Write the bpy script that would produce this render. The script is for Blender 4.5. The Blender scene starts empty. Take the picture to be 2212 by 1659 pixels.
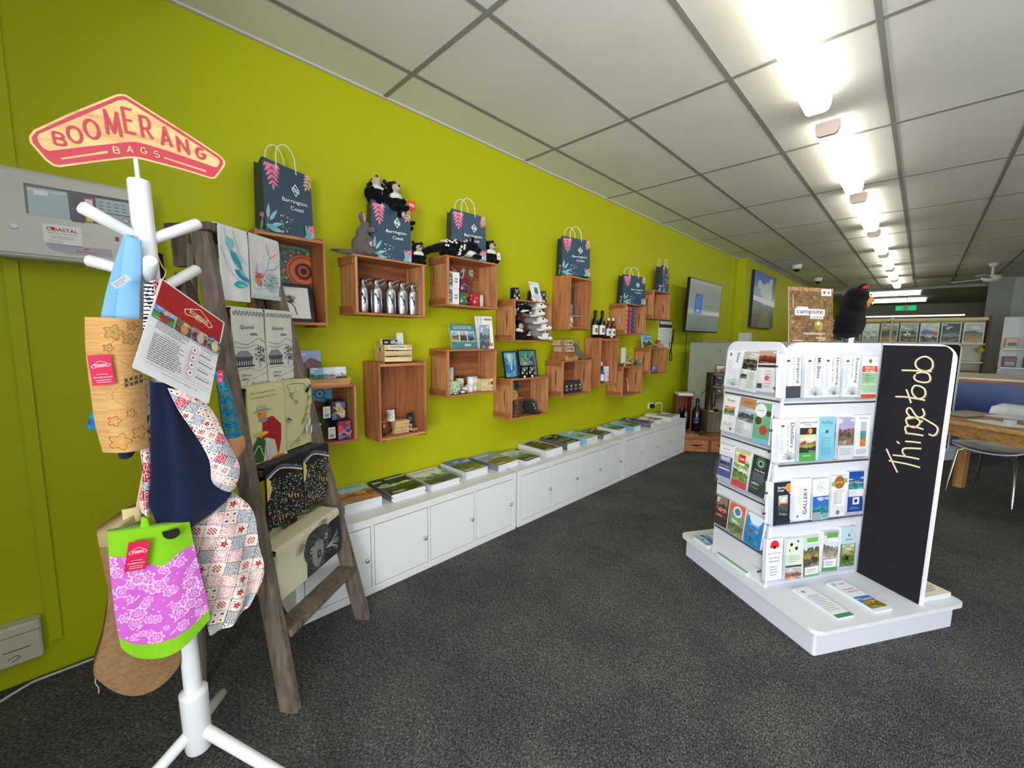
import bpy, math, random
from mathutils import Vector, Matrix, Euler
COL = bpy.context.scene.collection
PI = math.pi
RND = random.Random(7)

def lin(c):
    if isinstance(c, str):
        c = c.lstrip('#')
        c = [int(c[i:i+2], 16)/255 for i in (0, 2, 4)]
    return tuple((x/12.92 if x <= .04045 else ((x+.055)/1.055)**2.4) for x in c[:3])+(1.0,)
_lc = {}
def L(c):
    if isinstance(c, tuple) and len(c) == 4: return c
    k = c if isinstance(c, str) else tuple(c)
    if k not in _lc: _lc[k] = lin(c)
    return _lc[k]
def mix(a, b, t):
    a, b = L(a), L(b)
    return tuple(a[i]*(1-t)+b[i]*t for i in range(3))+(1.0,)

# ---------------------------------------------------------------- materials
MATS = {}
def nodes(name):
    m = bpy.data.materials.new(name); m.use_nodes = True
    nt = m.node_tree; b = nt.nodes['Principled BSDF']
    MATS[name] = m
    return m, nt, b
def nn(nt, t, **kw):
    n = nt.nodes.new(t)
    for k, v in kw.items():
        if k in n.inputs: n.inputs[k].default_value = v
        else: setattr(n, k, v)
    return n
def attr(nt):
    a = nt.nodes.new('ShaderNodeAttribute'); a.attribute_name = 'Col'; return a.outputs['Color']
def mixc(nt, fac, a, b, mode='MIX'):
    n = nt.nodes.new('ShaderNodeMix'); n.data_type = 'RGBA'; n.blend_type = mode
    for i, v in ((0, fac), (6, a), (7, b)):
        if hasattr(v, 'links'): nt.links.new(v, n.inputs[i])
        else: n.inputs[i].default_value = v
    return n.outputs[2]
def coords(nt, scale, kind='Object', rnd=False):
    tc = nt.nodes.new('ShaderNodeTexCoord'); mp = nt.nodes.new('ShaderNodeMapping')
    nt.links.new(tc.outputs[kind], mp.inputs[0]); mp.inputs['Scale'].default_value = scale
    if rnd:
        oi = nt.nodes.new('ShaderNodeObjectInfo'); v = nn(nt, 'ShaderNodeVectorMath', operation='SCALE')
        v.inputs[0].default_value = (13, 7, 5); nt.links.new(oi.outputs['Random'], v.inputs['Scale'])
        nt.links.new(v.outputs[0], mp.inputs['Location'])
    return mp.outputs[0]
def noisen(nt, vec, scale, detail=4, rough=.55):
    n = nn(nt, 'ShaderNodeTexNoise', Scale=scale, Detail=detail, Roughness=rough)
    nt.links.new(vec, n.inputs['Vector']); return n.outputs['Fac']
def ramp(nt, fac, stops):
    r = nt.nodes.new('ShaderNodeValToRGB'); e = r.color_ramp.elements
    while len(e) < len(stops): e.new(.5)
    for i, (p, c) in enumerate(stops):
        e[i].position = p; e[i].color = c if len(c) == 4 else tuple(c)+(1,)
    nt.links.new(fac, r.inputs[0]); return r.outputs[0]
def bump(nt, b, h, s=.3, d=.01):
    n = nn(nt, 'ShaderNodeBump', Strength=s, Distance=d); nt.links.new(h, n.inputs['Height'])
    nt.links.new(n.outputs[0], b.inputs['Normal'])
def simple(name, rough, metal=0, coat=0, spec=.5, sheen=0):
    m, nt, b = nodes(name)
    nt.links.new(attr(nt), b.inputs['Base Color'])
    b.inputs['Roughness'].default_value = rough; b.inputs['Metallic'].default_value = metal
    b.inputs['Coat Weight'].default_value = coat; b.inputs['Specular IOR Level'].default_value = spec
    b.inputs['Sheen Weight'].default_value = sheen
    return m, nt, b
simple('matte', .75, spec=.3); simple('satin', .42); simple('gloss', .16, coat=.4); simple('metal', .28, metal=1)
m, nt, b = simple('cloth', .9, spec=.15, sheen=.15)
bump(nt, b, noisen(nt, coords(nt, (1, 1, 1)), 420, 2), .35, .002)
m, nt, b = simple('plush', 1.0, spec=.03, sheen=.06)
bump(nt, b, noisen(nt, coords(nt, (1, 1, 1)), 260, 3), .8, .006)
m, nt, b = simple('photo', .4)
f = noisen(nt, coords(nt, (1, 1, 1)), 55, 6, .7)
nt.links.new(mixc(nt, 1.0, attr(nt), ramp(nt, f, [(.3, (.35, .35, .38)), (.5, (.95, .95, .95)), (.7, (1.7, 1.65, 1.6))]), 'MULTIPLY'), b.inputs['Base Color'])
m, nt, b = simple('burlap', .95, spec=.1)
w = nn(nt, 'ShaderNodeTexWave', Scale=190, Distortion=5, Detail=2); w.bands_direction = 'DIAGONAL'
nt.links.new(coords(nt, (1, 1, 1)), w.inputs['Vector'])
nt.links.new(mixc(nt, 1.0, attr(nt), ramp(nt, w.outputs['Fac'], [(0, (.78, .76, .74)), (1, (1.12, 1.12, 1.12))]), 'MULTIPLY'), b.inputs['Base Color'])
bump(nt, b, w.outputs['Fac'], .6, .004)
for nm, sc in (('woodx', (2.2, 26, 26)), ('woody', (26, 2.2, 26)), ('woodz', (26, 26, 2.2))):
    m, nt, b = simple(nm, .55, spec=.3)
    v = coords(nt, sc, rnd=True); f = noisen(nt, v, 1.6, 6, .62)
    nt.links.new(mixc(nt, 1.0, attr(nt), ramp(nt, f, [(.28, (.5, .42, .38)), (.48, (.95, .93, .9)), (.72, (1.35, 1.3, 1.22))]), 'MULTIPLY'), b.inputs['Base Color'])
    bump(nt, b, f, .25, .004)
m, nt, b = simple('weathered', .85, spec=.15)
v = coords(nt, (34, 34, 2.4)); f = noisen(nt, v, 1.5, 8, .7); f2 = noisen(nt, coords(nt, (6, 6, 3)), 1.3, 3)
c1 = mixc(nt, 1.0, attr(nt), ramp(nt, f, [(.3, (.42, .38, .34)), (.5, (.9, .88, .85)), (.75, (1.5, 1.45, 1.4))]), 'MULTIPLY')
nt.links.new(mixc(nt, ramp(nt, f2, [(.5, (0, 0, 0)), (.75, (.55, .55, .55))]), c1, (.34, .25, .2, 1)), b.inputs['Base Color'])
bump(nt, b, f, .7, .006)
# thin clear acrylic
m = bpy.data.materials.new('acrylic'); m.use_nodes = True; nt = m.node_tree; MATS['acrylic'] = m
nt.nodes.clear(); o = nt.nodes.new('ShaderNodeOutputMaterial')
t = nn(nt, 'ShaderNodeBsdfTransparent', Color=(.965, .975, .985, 1)); g = nn(nt, 'ShaderNodeBsdfGlossy', Roughness=.06, Color=(1, 1, 1, 1))
fz = nn(nt, 'ShaderNodeFresnel', IOR=1.4); mx = nt.nodes.new('ShaderNodeMixShader')
gm = nt.nodes.new('ShaderNodeNewGeometry'); k_ = nn(nt, 'ShaderNodeMath', operation='MULTIPLY'); k2_ = nn(nt, 'ShaderNodeMath', operation='SUBTRACT'); k2_.inputs[0].default_value = 1; nt.links.new(gm.outputs['Backfacing'], k2_.inputs[1]); nt.links.new(fz.outputs[0], k_.inputs[0]); nt.links.new(k2_.outputs[0], k_.inputs[1]); nt.links.new(k_.outputs[0], mx.inputs[0]); nt.links.new(t.outputs[0], mx.inputs[1]); nt.links.new(g.outputs[0], mx.inputs[2])
nt.links.new(mx.outputs[0], o.inputs[0])
def emis(name, col, s):
    m, nt, b = nodes(name)
    b.inputs['Base Color'].default_value = L(col); b.inputs['Emission Color'].default_value = L(col); b.inputs['Emission Strength'].default_value = s
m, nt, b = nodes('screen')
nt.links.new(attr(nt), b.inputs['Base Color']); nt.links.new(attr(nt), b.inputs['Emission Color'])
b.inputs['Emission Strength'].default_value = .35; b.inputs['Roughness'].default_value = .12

# ---------------------------------------------------------------- text
_tx = {}
def textmesh(body, shear=0, bold=0, space=1):
    if shear or len(body) > 6: bold = 0 if shear else min(bold, .012)
    k = (body, shear, bold, space)
    if k in _tx: return _tx[k]
    cu = bpy.data.curves.new('t', 'FONT'); cu.body = body; cu.size = 1; cu.shear = shear; cu.offset = bold
    cu.space_character = space; cu.resolution_u = 3; cu.align_x = 'CENTER'; cu.align_y = 'CENTER'
    ob = bpy.data.objects.new('t', cu); COL.objects.link(ob)
    dg = bpy.context.evaluated_depsgraph_get(); ev = ob.evaluated_get(dg); me = ev.to_mesh()
    vs = [(v.co.x, v.co.y) for v in me.vertices]; fs = [tuple(p.vertices) for p in me.polygons]
    ev.to_mesh_clear(); bpy.data.objects.remove(ob); bpy.data.curves.remove(cu)
    xs = [v[0] for v in vs] or [0]; ys = [v[1] for v in vs] or [0]
    cx, cy = (min(xs)+max(xs))/2, (min(ys)+max(ys))/2
    vs = [(x-cx, y-cy) for x, y in vs]
    _tx[k] = (vs, fs, max(xs)-min(xs), max(ys)-min(ys)); return _tx[k]

def clip_poly(pts, box):
    x0, y0, x1, y1 = box
    for ax, lim, sg in ((0, x0, 1), (0, x1, -1), (1, y0, 1), (1, y1, -1)):
        out = []
        for i in range(len(pts)):
            a, b = pts[i-1], pts[i]; ia, ib = (a[ax]-lim)*sg >= 0, (b[ax]-lim)*sg >= 0
            if ia != ib:
                t = (lim-a[ax])/(b[ax]-a[ax]); out.append((a[0]+t*(b[0]-a[0]), a[1]+t*(b[1]-a[1])))
            if ib: out.append(b)
        pts = out
        if not pts: return pts
    return pts
def rrect(x0, y0, x1, y1, r, n=5):
    out = []
    for cx, cy, a in ((x1-r, y1-r, 0), (x0+r, y1-r, 90), (x0+r, y0+r, 180), (x1-r, y0+r, 270)):
        for i in range(n+1):
            t = math.radians(a+90*i/n); out.append((cx+r*math.cos(t), cy+r*math.sin(t)))
    return out
def smooth(pts, k=5):
    out = []; n = len(pts)
    for i in range(n-1):
        p0, p1, p2, p3 = pts[max(i-1, 0)], pts[i], pts[i+1], pts[min(i+2, n-1)]
        for j in range(k):
            t = j/k
            out.append(tuple(.5*((2*b)+(-a+c)*t+(2*a-5*b+4*c-d)*t*t+(-a+3*b-3*c+d)*t**3) for a, b, c, d in zip(p0, p1, p2, p3)))
    out.append(tuple(pts[-1])); return out

# ---------------------------------------------------------------- mesh builder
class MB:
    def __init__(s, col='#ffffff', mat='matte'):
        s.v = []; s.f = []; s.fm = []; s.fc = []; s.fs = []; s.M = Matrix(); s.col = col; s.mat = mat; s.z = 0; s.clip = None; s.dz = .0001
    def at(s, o=(0, 0, 0), u=None, v=None):
        if u is None: s.M = Matrix.Translation(Vector(o)); s.z = 0; return s
        u = Vector(u).normalized(); v = Vector(v); v = (v-u*v.dot(u)).normalized(); w = u.cross(v)
        s.M = Matrix(((u.x, v.x, w.x, o[0]), (u.y, v.y, w.y, o[1]), (u.z, v.z, w.z, o[2]), (0, 0, 0, 1))); s.z = 0
        return s
    def raw(s, vs, fs, col=None, mat=None, sm=False, cols=None):
        n = len(s.v); s.v += [s.M @ Vector(p) for p in vs]
        col = L(col or s.col); mat = mat or s.mat
        for i, f in enumerate(fs):
            s.f.append(tuple(n+k for k in f)); s.fm.append(mat); s.fc.append(cols[i] if cols else col); s.fs.append(sm)
        return s
    def box(s, x0, x1, y0, y1, z0, z1, col=None, mat=None):
        vs = [(x, y, z) for z in (z0, z1) for y in (y0, y1) for x in (x0, x1)]
        return s.raw(vs, [(0, 2, 3, 1), (4, 5, 7, 6), (0, 1, 5, 4), (2, 6, 7, 3), (0, 4, 6, 2), (1, 3, 7, 5)], col, mat)
    def cbox(s, x0, x1, y0, y1, z0, z1, b=.003, col=None, mat=None):
        lo, hi = (x0, y0, z0), (x1, y1, z1); b = min(b, (x1-x0)*.45, (y1-y0)*.45, (z1-z0)*.45)
        vs = []; idx = {}
        for cx in (0, 1):
            for cy in (0, 1):
                for cz in (0, 1):
                    c = (cx, cy, cz)
                    for ax in range(3):
                        p = [(hi if c[i] else lo)[i] + (0 if i == ax else (-b if c[i] else b)) for i in range(3)]
                        idx[(c, ax)] = len(vs); vs.append(tuple(p))
        fs = []
        for ax in range(3):
            o1, o2 = (ax+1) % 3, (ax+2) % 3
            for sd in (0, 1):
                q = []
                for a, bb in ((0, 0), (1, 0), (1, 1), (0, 1)):
                    c = [0]*3; c[ax] = sd; c[o1] = a; c[o2] = bb; q.append(idx[(tuple(c), ax)])
                fs.append(tuple(q) if sd else tuple(q[::-1]))
        for ax in range(3):
            o1, o2 = (ax+1) % 3, (ax+2) % 3
            for a in (0, 1):
                for bb in (0, 1):
                    c0 = [0]*3; c0[o1] = a; c0[o2] = bb; c1 = list(c0); c1[ax] = 1; c0, c1 = tuple(c0), tuple(c1)
                    q = (idx[(c0, o1)], idx[(c1, o1)], idx[(c1, o2)], idx[(c0, o2)])
                    fs.append(q if (a+bb) % 2 == 1 else q[::-1])
        for cx in (0, 1):
            for cy in (0, 1):
                for cz in (0, 1):
                    c = (cx, cy, cz); q = (idx[(c, 0)], idx[(c, 1)], idx[(c, 2)])
                    fs.append(q if sum(c) % 2 == 1 else q[::-1])
        return s.raw(vs, fs, col, mat)
    def cyl(s, p0, p1, r0, r1=None, n=18, col=None, mat=None, caps=True, sm=True):
        r1 = r0 if r1 is None else r1; p0, p1 = Vector(p0), Vector(p1); d = (p1-p0).normalized()
        a = d.orthogonal().normalized(); b = d.cross(a)
        vs = [p + (a*math.cos(2*PI*i/n)+b*math.sin(2*PI*i/n))*r for p, r in ((p0, r0), (p1, r1)) for i in range(n)]
        s.raw(vs, [(i, (i+1) % n, n+(i+1) % n, n+i) for i in range(n)], col, mat, sm)
        if caps:
            s.raw(vs[:n], [tuple(range(n))[::-1]], col, mat); s.raw(vs[n:], [tuple(range(n))], col, mat)
        return s
    def tube(s, pts, r, n=8, col=None, mat=None, closed=False, caps=True):
        pts = [Vector(p) for p in pts]; m = len(pts); vs = []; prev = None
        for i, p in enumerate(pts):
            if closed: t = pts[(i+1) % m]-pts[i-1]
            else: t = pts[min(i+1, m-1)]-pts[max(i-1, 0)]
            t.normalize()
            a = t.orthogonal().normalized() if prev is None else (prev-t*prev.dot(t)).normalized()
            prev = a; b = t.cross(a); rr = r[i] if isinstance(r, (list, tuple)) else r
            vs += [p+(a*math.cos(2*PI*k/n)+b*math.sin(2*PI*k/n))*rr for k in range(n)]
        fs = [(i*n+k, i*n+(k+1) % n, ((i+1) % m)*n+(k+1) % n, ((i+1) % m)*n+k) for i in range(m if closed else m-1) for k in range(n)]
        s.raw(vs, fs, col, mat, True)
        if caps and not closed: s.raw(vs[:n], [tuple(range(n))[::-1]], col, mat); s.raw(vs[-n:], [tuple(range(n))], col, mat)
        return s
    def lathe(s, prof, n=24, col=None, mat=None, o=(0, 0, 0), sm=True):
        vs = []
        for r, z in prof: vs += [(o[0]+r*math.cos(2*PI*k/n), o[1]+r*math.sin(2*PI*k/n), o[2]+z) for k in range(n)]
        fs = [(i*n+k, i*n+(k+1) % n, (i+1)*n+(k+1) % n, (i+1)*n+k) for i in range(len(prof)-1) for k in range(n)]
        s.raw(vs, fs, col, mat, sm)
        if prof[0][0] > 1e-5: s.raw(vs[:n], [tuple(range(n))[::-1]], col, mat)
        if prof[-1][0] > 1e-5: s.raw(vs[-n:], [tuple(range(n))], col, mat)
        return s
    def ell(s, c, r, rot=(0, 0, 0), n=14, col=None, mat=None):
        if not isinstance(r, (tuple, list)): r = (r, r, r)
        E = Euler(rot).to_matrix(); m = n//2; c = Vector(c); vs = []
        for i in range(m+1):
            t = PI*i/m
            for k in range(n):
                p = 2*PI*k/n; vs.append(c+E @ Vector((r[0]*math.sin(t)*math.cos(p), r[1]*math.sin(t)*math.sin(p), r[2]*math.cos(t))))
        return s.raw(vs, [(i*n+k, (i+1)*n+k, (i+1)*n+(k+1) % n, i*n+(k+1) % n) for i in range(m) for k in range(n)], col, mat, True)
    def prism(s, pts, z0, z1, col=None, mat=None, side=None):
        n = len(pts); a = sum(pts[i-1][0]*pts[i][1]-pts[i][0]*pts[i-1][1] for i in range(n))
        if a < 0: pts = pts[::-1]
        vs = [(x, y, z0) for x, y in pts]+[(x, y, z1) for x, y in pts]
        s.raw(vs, [tuple(range(n))[::-1], tuple(range(n, 2*n))], col, mat)
        return s.raw(vs, [(i, (i+1) % n, n+(i+1) % n, n+i) for i in range(n)], side or col, mat)
    # ---- flat art on the current frame's local XY plane
    def poly(s, pts, col, mat=None):
        if s.clip:
            pts = clip_poly(list(pts), s.clip)
            if len(pts) < 3: return s
        a = sum(pts[i-1][0]*pts[i][1]-pts[i][0]*pts[i-1][1] for i in range(len(pts)))
        if a < 0: pts = pts[::-1]
        s.z += s.dz
        return s.raw([(x, y, s.z) for x, y in pts], [tuple(range(len(pts)))], col, mat)
    def rect(s, x0, y0, x1, y1, col, mat=None): return s.poly([(x0, y0), (x1, y0), (x1, y1), (x0, y1)], col, mat)
    def circ(s, x, y, r, col, ry=None, rot=0, n=14, mat=None):
        ry = r if ry is None else ry; c, q = math.cos(rot), math.sin(rot)
        return s.poly([(x+r*math.cos(2*PI*i/n)*c-ry*math.sin(2*PI*i/n)*q, y+r*math.cos(2*PI*i/n)*q+ry*math.sin(2*PI*i/n)*c) for i in range(n)], col, mat)
    def ring(s, x, y, r, w, col, inner): s.circ(x, y, r, col, n=20); return s.circ(x, y, r-w, inner, n=20)
    def leaf(s, x, y, l, w, ang, col):
        c, q = math.cos(ang), math.sin(ang); p = []
        for i in range(7): t = i/6; p.append((t*l, w*math.sin(PI*t**.8)))
        for i in range(6, -1, -1): t = i/6; p.append((t*l, -w*math.sin(PI*t**.8)))
        return s.poly([(x+a*c-b*q, y+a*q+b*c) for a, b in p], col)
    def stroke(s, pts, w, col, k=5, mat=None):
        if k > 1 and len(pts) > 2: pts = smooth(pts, k)
        le, ri = [], []
        for i in range(len(pts)):
            a, b = pts[max(i-1, 0)], pts[min(i+1, len(pts)-1)]; dx, dy = b[0]-a[0], b[1]-a[1]; d = math.hypot(dx, dy) or 1
            ww = w[i*len(w)//len(pts)] if isinstance(w, (list, tuple)) else w
            le.append((pts[i][0]-dy/d*ww/2, pts[i][1]+dx/d*ww/2)); ri.append((pts[i][0]+dy/d*ww/2, pts[i][1]-dx/d*ww/2))
        s.z += s.dz
        for i in range(len(pts)-1):
            q = [ri[i], ri[i+1], le[i+1], le[i]]
            if s.clip: q = clip_poly(q, s.clip)
            if len(q) > 2: s.raw([(x, y, s.z) for x, y in q], [tuple(range(len(q)))], col, mat)
        return s
    def text(s, body, x, y, h, col, rot=0, w=None, anchor='c', shear=0, bold=0, space=1, mat=None):
        vs, fs, tw, th = textmesh(body, shear, bold, space)
        if not vs: return s
        cap = max(th, .5) if w is None else th
        k = h/(.7 if w is None else th); kx = k if w is None else w/tw
        ox = tw*kx/2 if anchor == 'l' else (-tw*kx/2 if anchor == 'r' else 0)
        c, q = math.cos(rot), math.sin(rot); s.z += s.dz
        return s.raw([(x+(a*kx+ox)*c-b*k*q, y+(a*kx+ox)*q+b*k*c, s.z) for a, b in vs], fs, col, mat)
    def glyph(s, ch, x, y, h, w, th, col, rot=0):
        """single-weight capital drawn from strokes, centred on x, y"""
        c, q = math.cos(rot), math.sin(rot); arc = lambda cx, cy, rx, ry, a0, a1, n=14: [(cx+rx*math.cos(math.radians(a0+(a1-a0)*i/n)), cy+ry*math.sin(math.radians(a0+(a1-a0)*i/n))) for i in range(n+1)]
        G_ = {'B': [[(0, -.03), (0, 1.03)], [(0, 1), (.5, 1)]+arc(.5, .76, .38, .24, 90, -90)+[(0, .52)], [(.4, .52)]+arc(.55, .26, .45, .26, 90, -90)+[(0, 0)]],
              'O': [arc(.5, .5, .5, .5, 0, 365, 26)], 'M': [[(0, 0), (.06, 1.03), (.5, .12), (.94, 1.03), (1, 0)]], 'E': [[(.95, 1), (0, 1), (0, 0), (1, 0)], [(0, .52), (.8, .52)]],
              'R': [[(0, -.03), (0, 1.03)], [(0, 1), (.5, 1)]+arc(.5, .72, .42, .28, 90, -90)+[(0, .44)], [(.45, .44), (1, -.02)]], 'A': [[(0, -.02), (.5, 1.04), (1, -.02)], [(.2, .32), (.8, .32)]],
              'N': [[(0, 0), (0, 1.02), (1, -.02), (1, 1)]], 'G': [arc(.5, .5, .5, .5, 45, 330, 20)+[(1, .45), (.6, .45)]], 'S': [arc(.5, .75, .42, .25, 30, 270, 12)+arc(.5, .25, .46, .25, 90, -150, 12)]}
        s.z += s.dz
        for st in G_[ch]:
            P = [(x+(a-.5)*w*c-(b-.5)*h*q, y+(a-.5)*w*q+(b-.5)*h*c) for a, b in st]
            for a, b in zip(P, P[1:]):
                d = math.hypot(b[0]-a[0], b[1]-a[1]) or 1; nx, ny = -(b[1]-a[1])/d*th/2, (b[0]-a[0])/d*th/2
                s.z += 8e-6; s.raw([(a[0]+nx, a[1]+ny, s.z), (a[0]-nx, a[1]-ny, s.z), (b[0]-nx, b[1]-ny, s.z), (b[0]+nx, b[1]+ny, s.z)], [(0, 1, 2, 3)], col)
            for m in P[1:-1]:
                s.z += 8e-6; s.raw([(m[0]+th*.5*math.cos(k*PI/4), m[1]+th*.5*math.sin(k*PI/4), s.z) for k in range(8)], [tuple(range(8))], col)
        return s
    def lines(s, x0, y0, x1, y1, n, col, fill=.45, seed=1, ragged=True):
        r = random.Random(seed); st = (y1-y0)/n; h = st*fill; s.z += s.dz
        for i in range(n):
            y = y1-(i+.5)*st; x = x0; xe = x1-(r.random()*.25*(x1-x0) if ragged else 0)
            while x < xe:
                w = min((.06+.1*r.random())*(x1-x0), xe-x)
                s.raw([(x, y-h/2, s.z), (x+w, y-h/2, s.z), (x+w, y+h/2, s.z), (x, y+h/2, s.z)], [(0, 1, 2, 3)], col); x += w+.02*(x1-x0)
        return s
    def scene(s, x0, y0, x1, y1, pal, seed=1):
        """a printed landscape photograph: sky, clouds, ridges, trees and ground"""
        r = random.Random(seed); o = s.clip; s.clip = (x0, y0, x1, y1) if not o else (max(x0, o[0]), max(y0, o[1]), min(x1, o[2]), min(y1, o[3]))
        w, h = x1-x0, y1-y0; sky, far, mid, near = (list(pal)+[pal[-1]]*4)[:4]
        s.rect(x0, y0, x1, y1, sky)
        for i in range(3): s.circ(x0+w*r.random(), y0+h*(.7+.25*r.random()), w*(.12+.15*r.random()), mix(sky, '#ffffff', .5), ry=h*.05)
        for j, (c, b) in enumerate(((far, .55), (mid, .4), (near, .25))):
            n = 7; top = [(x0+w*i/n, y0+h*(b+.13*(r.random()-.4))) for i in range(n+1)]
            s.poly([(x0, y0)]+[(x1, y0)]+top[::-1], c, 'photo')
            for i in range(4): s.circ(x0+w*r.random(), y0+h*(b-.05+.1*r.random()), w*(.05+.08*r.random()), mix(c, '#101408', .35), ry=h*(.03+.05*r.random()), mat='photo')
        for i in range(3): s.circ(x0+w*r.random(), y0+h*.12*r.random(), w*.16, mix(near, '#e8e0b0', .3), ry=h*.05, mat='photo')
        s.clip = o; return s
    # ----
    def build(s, name, parent=None, label=None, cat=None, group=None, kind=None, origin=None, bevel=0):
        xs = [v.x for v in s.v]; ys = [v.y for v in s.v]; zs = [v.z for v in s.v]
        if origin is None: origin = Vector(((min(xs)+max(xs))/2, (min(ys)+max(ys))/2, min(zs)))
        origin = Vector(origin)
        me = bpy.data.meshes.new(name)
        me.from_pydata([tuple(v-origin) for v in s.v], [], s.f)
        ms = []
        for k in s.fm:
            if k not in ms: ms.append(k)
        for k in ms: me.materials.append(MATS[k])
        ix = {k: i for i, k in enumerate(ms)}
        me.polygons.foreach_set('material_index', [ix[k] for k in s.fm])
        me.polygons.foreach_set('use_smooth', s.fs)
        ca = me.color_attributes.new('Col', 'FLOAT_COLOR', 'CORNER'); buf = []
        for f, c in zip(s.f, s.fc): buf += list(c)*len(f)
        ca.data.foreach_set('color', buf); me.update()
        ob = bpy.data.objects.new(name, me); COL.objects.link(ob)
        if parent is not None: ob.parent = parent; ob.location = origin-WO[parent]
        else: ob.location = origin
        WO[ob] = origin
        if bevel:
            bv = ob.modifiers.new('b', 'BEVEL'); bv.width = bevel; bv.segments = 2; bv.limit_method = 'ANGLE'
        if label: ob['label'] = label
        if cat: ob['category'] = cat
        if group: ob['group'] = group
        if kind: ob['kind'] = kind
        return ob
WO = {}
def thing(name, label, cat, loc=(0, 0, 0), group=None):
    o = bpy.data.objects.new(name, None); COL.objects.link(o); o.location = loc; o.empty_display_size = .05
    o['label'] = label; o['category'] = cat
    if group: o['group'] = group
    WO[o] = Vector(loc); return o
def dup(src, loc=None, rot=None, scale=None, label=None, group=None):
    def cp(o, par):
        c = o.copy(); COL.objects.link(c); c.parent = par
        for ch in [x for x in KIDS.get(o, [])]: cp(ch, c)
        return c
    if not KIDS_BUILT.get(src): index_kids(); KIDS_BUILT[src] = 1
    r = cp(src, None)
    if loc is not None: r.location = loc
    if rot is not None: r.rotation_euler = rot
    if scale is not None: r.scale = scale if isinstance(scale, (tuple, list)) else (scale,)*3
    if label: r['label'] = label
    if group: r['group'] = group
    return r
KIDS = {}; KIDS_BUILT = {}
def index_kids():
    KIDS.clear()
    for o in bpy.data.objects:
        if o.parent: KIDS.setdefault(o.parent, []).append(o)
def place(o, loc, rot=None, scale=None):
    o.location = loc
    if rot is not None: o.rotation_euler = rot
    if scale is not None: o.scale = scale if isinstance(scale, (tuple, list)) else (scale,)*3
    return o

def blob(mb, parts, vox=.006, mat='plush', it=4):
    """one continuous soft body from overlapping ellipsoids, coloured by the nearest one"""
    t = MB()
    for p in parts: t.ell(p[0], p[1], p[2] if len(p) > 3 else (0, 0, 0), n=16)
    o = t.build('tmp', origin=(0, 0, 0)); rm = o.modifiers.new('r', 'REMESH'); rm.mode = 'VOXEL'; rm.voxel_size = vox
    sm = o.modifiers.new('s', 'SMOOTH'); sm.iterations = it; sm.factor = .6
    bpy.context.view_layer.update()
    ev = o.evaluated_get(bpy.context.evaluated_depsgraph_get()); me = ev.to_mesh()
    vs = [tuple(v.co) for v in me.vertices]; fs = []; cols = []
    E = []
    for p in parts:
        r = p[1] if isinstance(p[1], (tuple, list)) else (p[1],)*3
        rot = Euler(p[2] if len(p) > 3 else (0, 0, 0)).to_matrix().inverted(); E.append((Vector(p[0]), r, rot, L(p[-1])))
    for q in me.polygons:
        fs.append(tuple(q.vertices)); c = q.center; best = None
        for ce, r, rot, cl in E:
            d = rot @ (c-ce); k = (math.sqrt((d.x/r[0])**2+(d.y/r[1])**2+(d.z/r[2])**2)-1)*min(r)
            if best is None or k < best[0]: best = (k, cl)
        cols.append(best[1])
    ev.to_mesh_clear(); md = o.data; bpy.data.objects.remove(o); bpy.data.meshes.remove(md)
    return mb.raw(vs, fs, mat=mat, sm=True, cols=cols)

# ================================================================ ROOM
GREEN = '#b9bd0a'
m, nt, b = nodes('wallpaint')
nt.links.new(attr(nt), b.inputs['Base Color']); b.inputs['Roughness'].default_value = .62; b.inputs['Specular IOR Level'].default_value = .25
bump(nt, b, noisen(nt, coords(nt, (1, 1, 1)), 120, 3), .08, .002)
m, nt, b = nodes('carpet')
v = coords(nt, (1, 1, 1))
mp2 = coords(nt, (150, 60, 1)); fl = noisen(nt, mp2, 1.6, 5, .75); big = noisen(nt, v, 3.2, 4, .6)
c0 = ramp(nt, fl, [(.36, (.02, .02, .021)), (.5, (.07, .07, .071)), (.6, (.19, .19, .185)), (.74, (.42, .41, .38))])
nt.links.new(mixc(nt, 1.0, c0, ramp(nt, big, [(.3, (.72, .72, .76)), (.55, (1, 1, .98)), (.75, (1.2, 1.22, 1.05))]), 'MULTIPLY'), b.inputs['Base Color'])
b.inputs['Roughness'].default_value = .95; b.inputs['Specular IOR Level'].default_value = .1
bump(nt, b, fl, .6, .006)
m, nt, b = nodes('tile')
st = noisen(nt, coords(nt, (1, 1, 1)), 1.1, 3)
nt.links.new(ramp(nt, st, [(.3, (.76, .73, .66)), (.7, (.83, .80, .74))]), b.inputs['Base Color'])
b.inputs['Roughness'].default_value = .9; b.inputs['Specular IOR Level'].default_value = .1
bump(nt, b, noisen(nt, coords(nt, (1, 1, 1)), 240, 2), .12, .002)
emis('lamp', '#fffdf0', 4.8); emis('lampfar', '#fbfff8', 2.0); emis('exitgreen', '#12a060', 1.0)

f = MB(mat='carpet').box(-.2, 6.3, -2.3, 20.2, -.1, 0); f.build('floor', kind='structure')
w = MB(GREEN, 'wallpaint')
w.box(-.15, 0, -2.3, 7.88, 0, 2.9)
w.box(-.15, .13, 7.88, 20.2, 0, 2.9)
w.box(0, .012, 7.6, 7.625, 0, 2.767)          # conduit before the step
w.box(0, .022, -.30, -.168, 1.9, 2.767)       # boxed riser above the panel
w.build('wall_left', kind='structure')
c = MB('#c9c8bd', 'tile')
c.box(-.2, 6.3, -2.3, 14.5, 2.767, 2.9)
for i in range(-1, 10):
    x = .3205+.6*i
    if x > 0: c.box(x-.012, x+.012, -2.2, 14.5, 2.7625, 2.768, '#8f8d84', 'matte')
for j in range(-3, 12):
    y = 1.2786+1.2*j; c.box(0, 6.2, y-.012, y+.012, 2.763, 2.768, '#8f8d84', 'matte')
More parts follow.
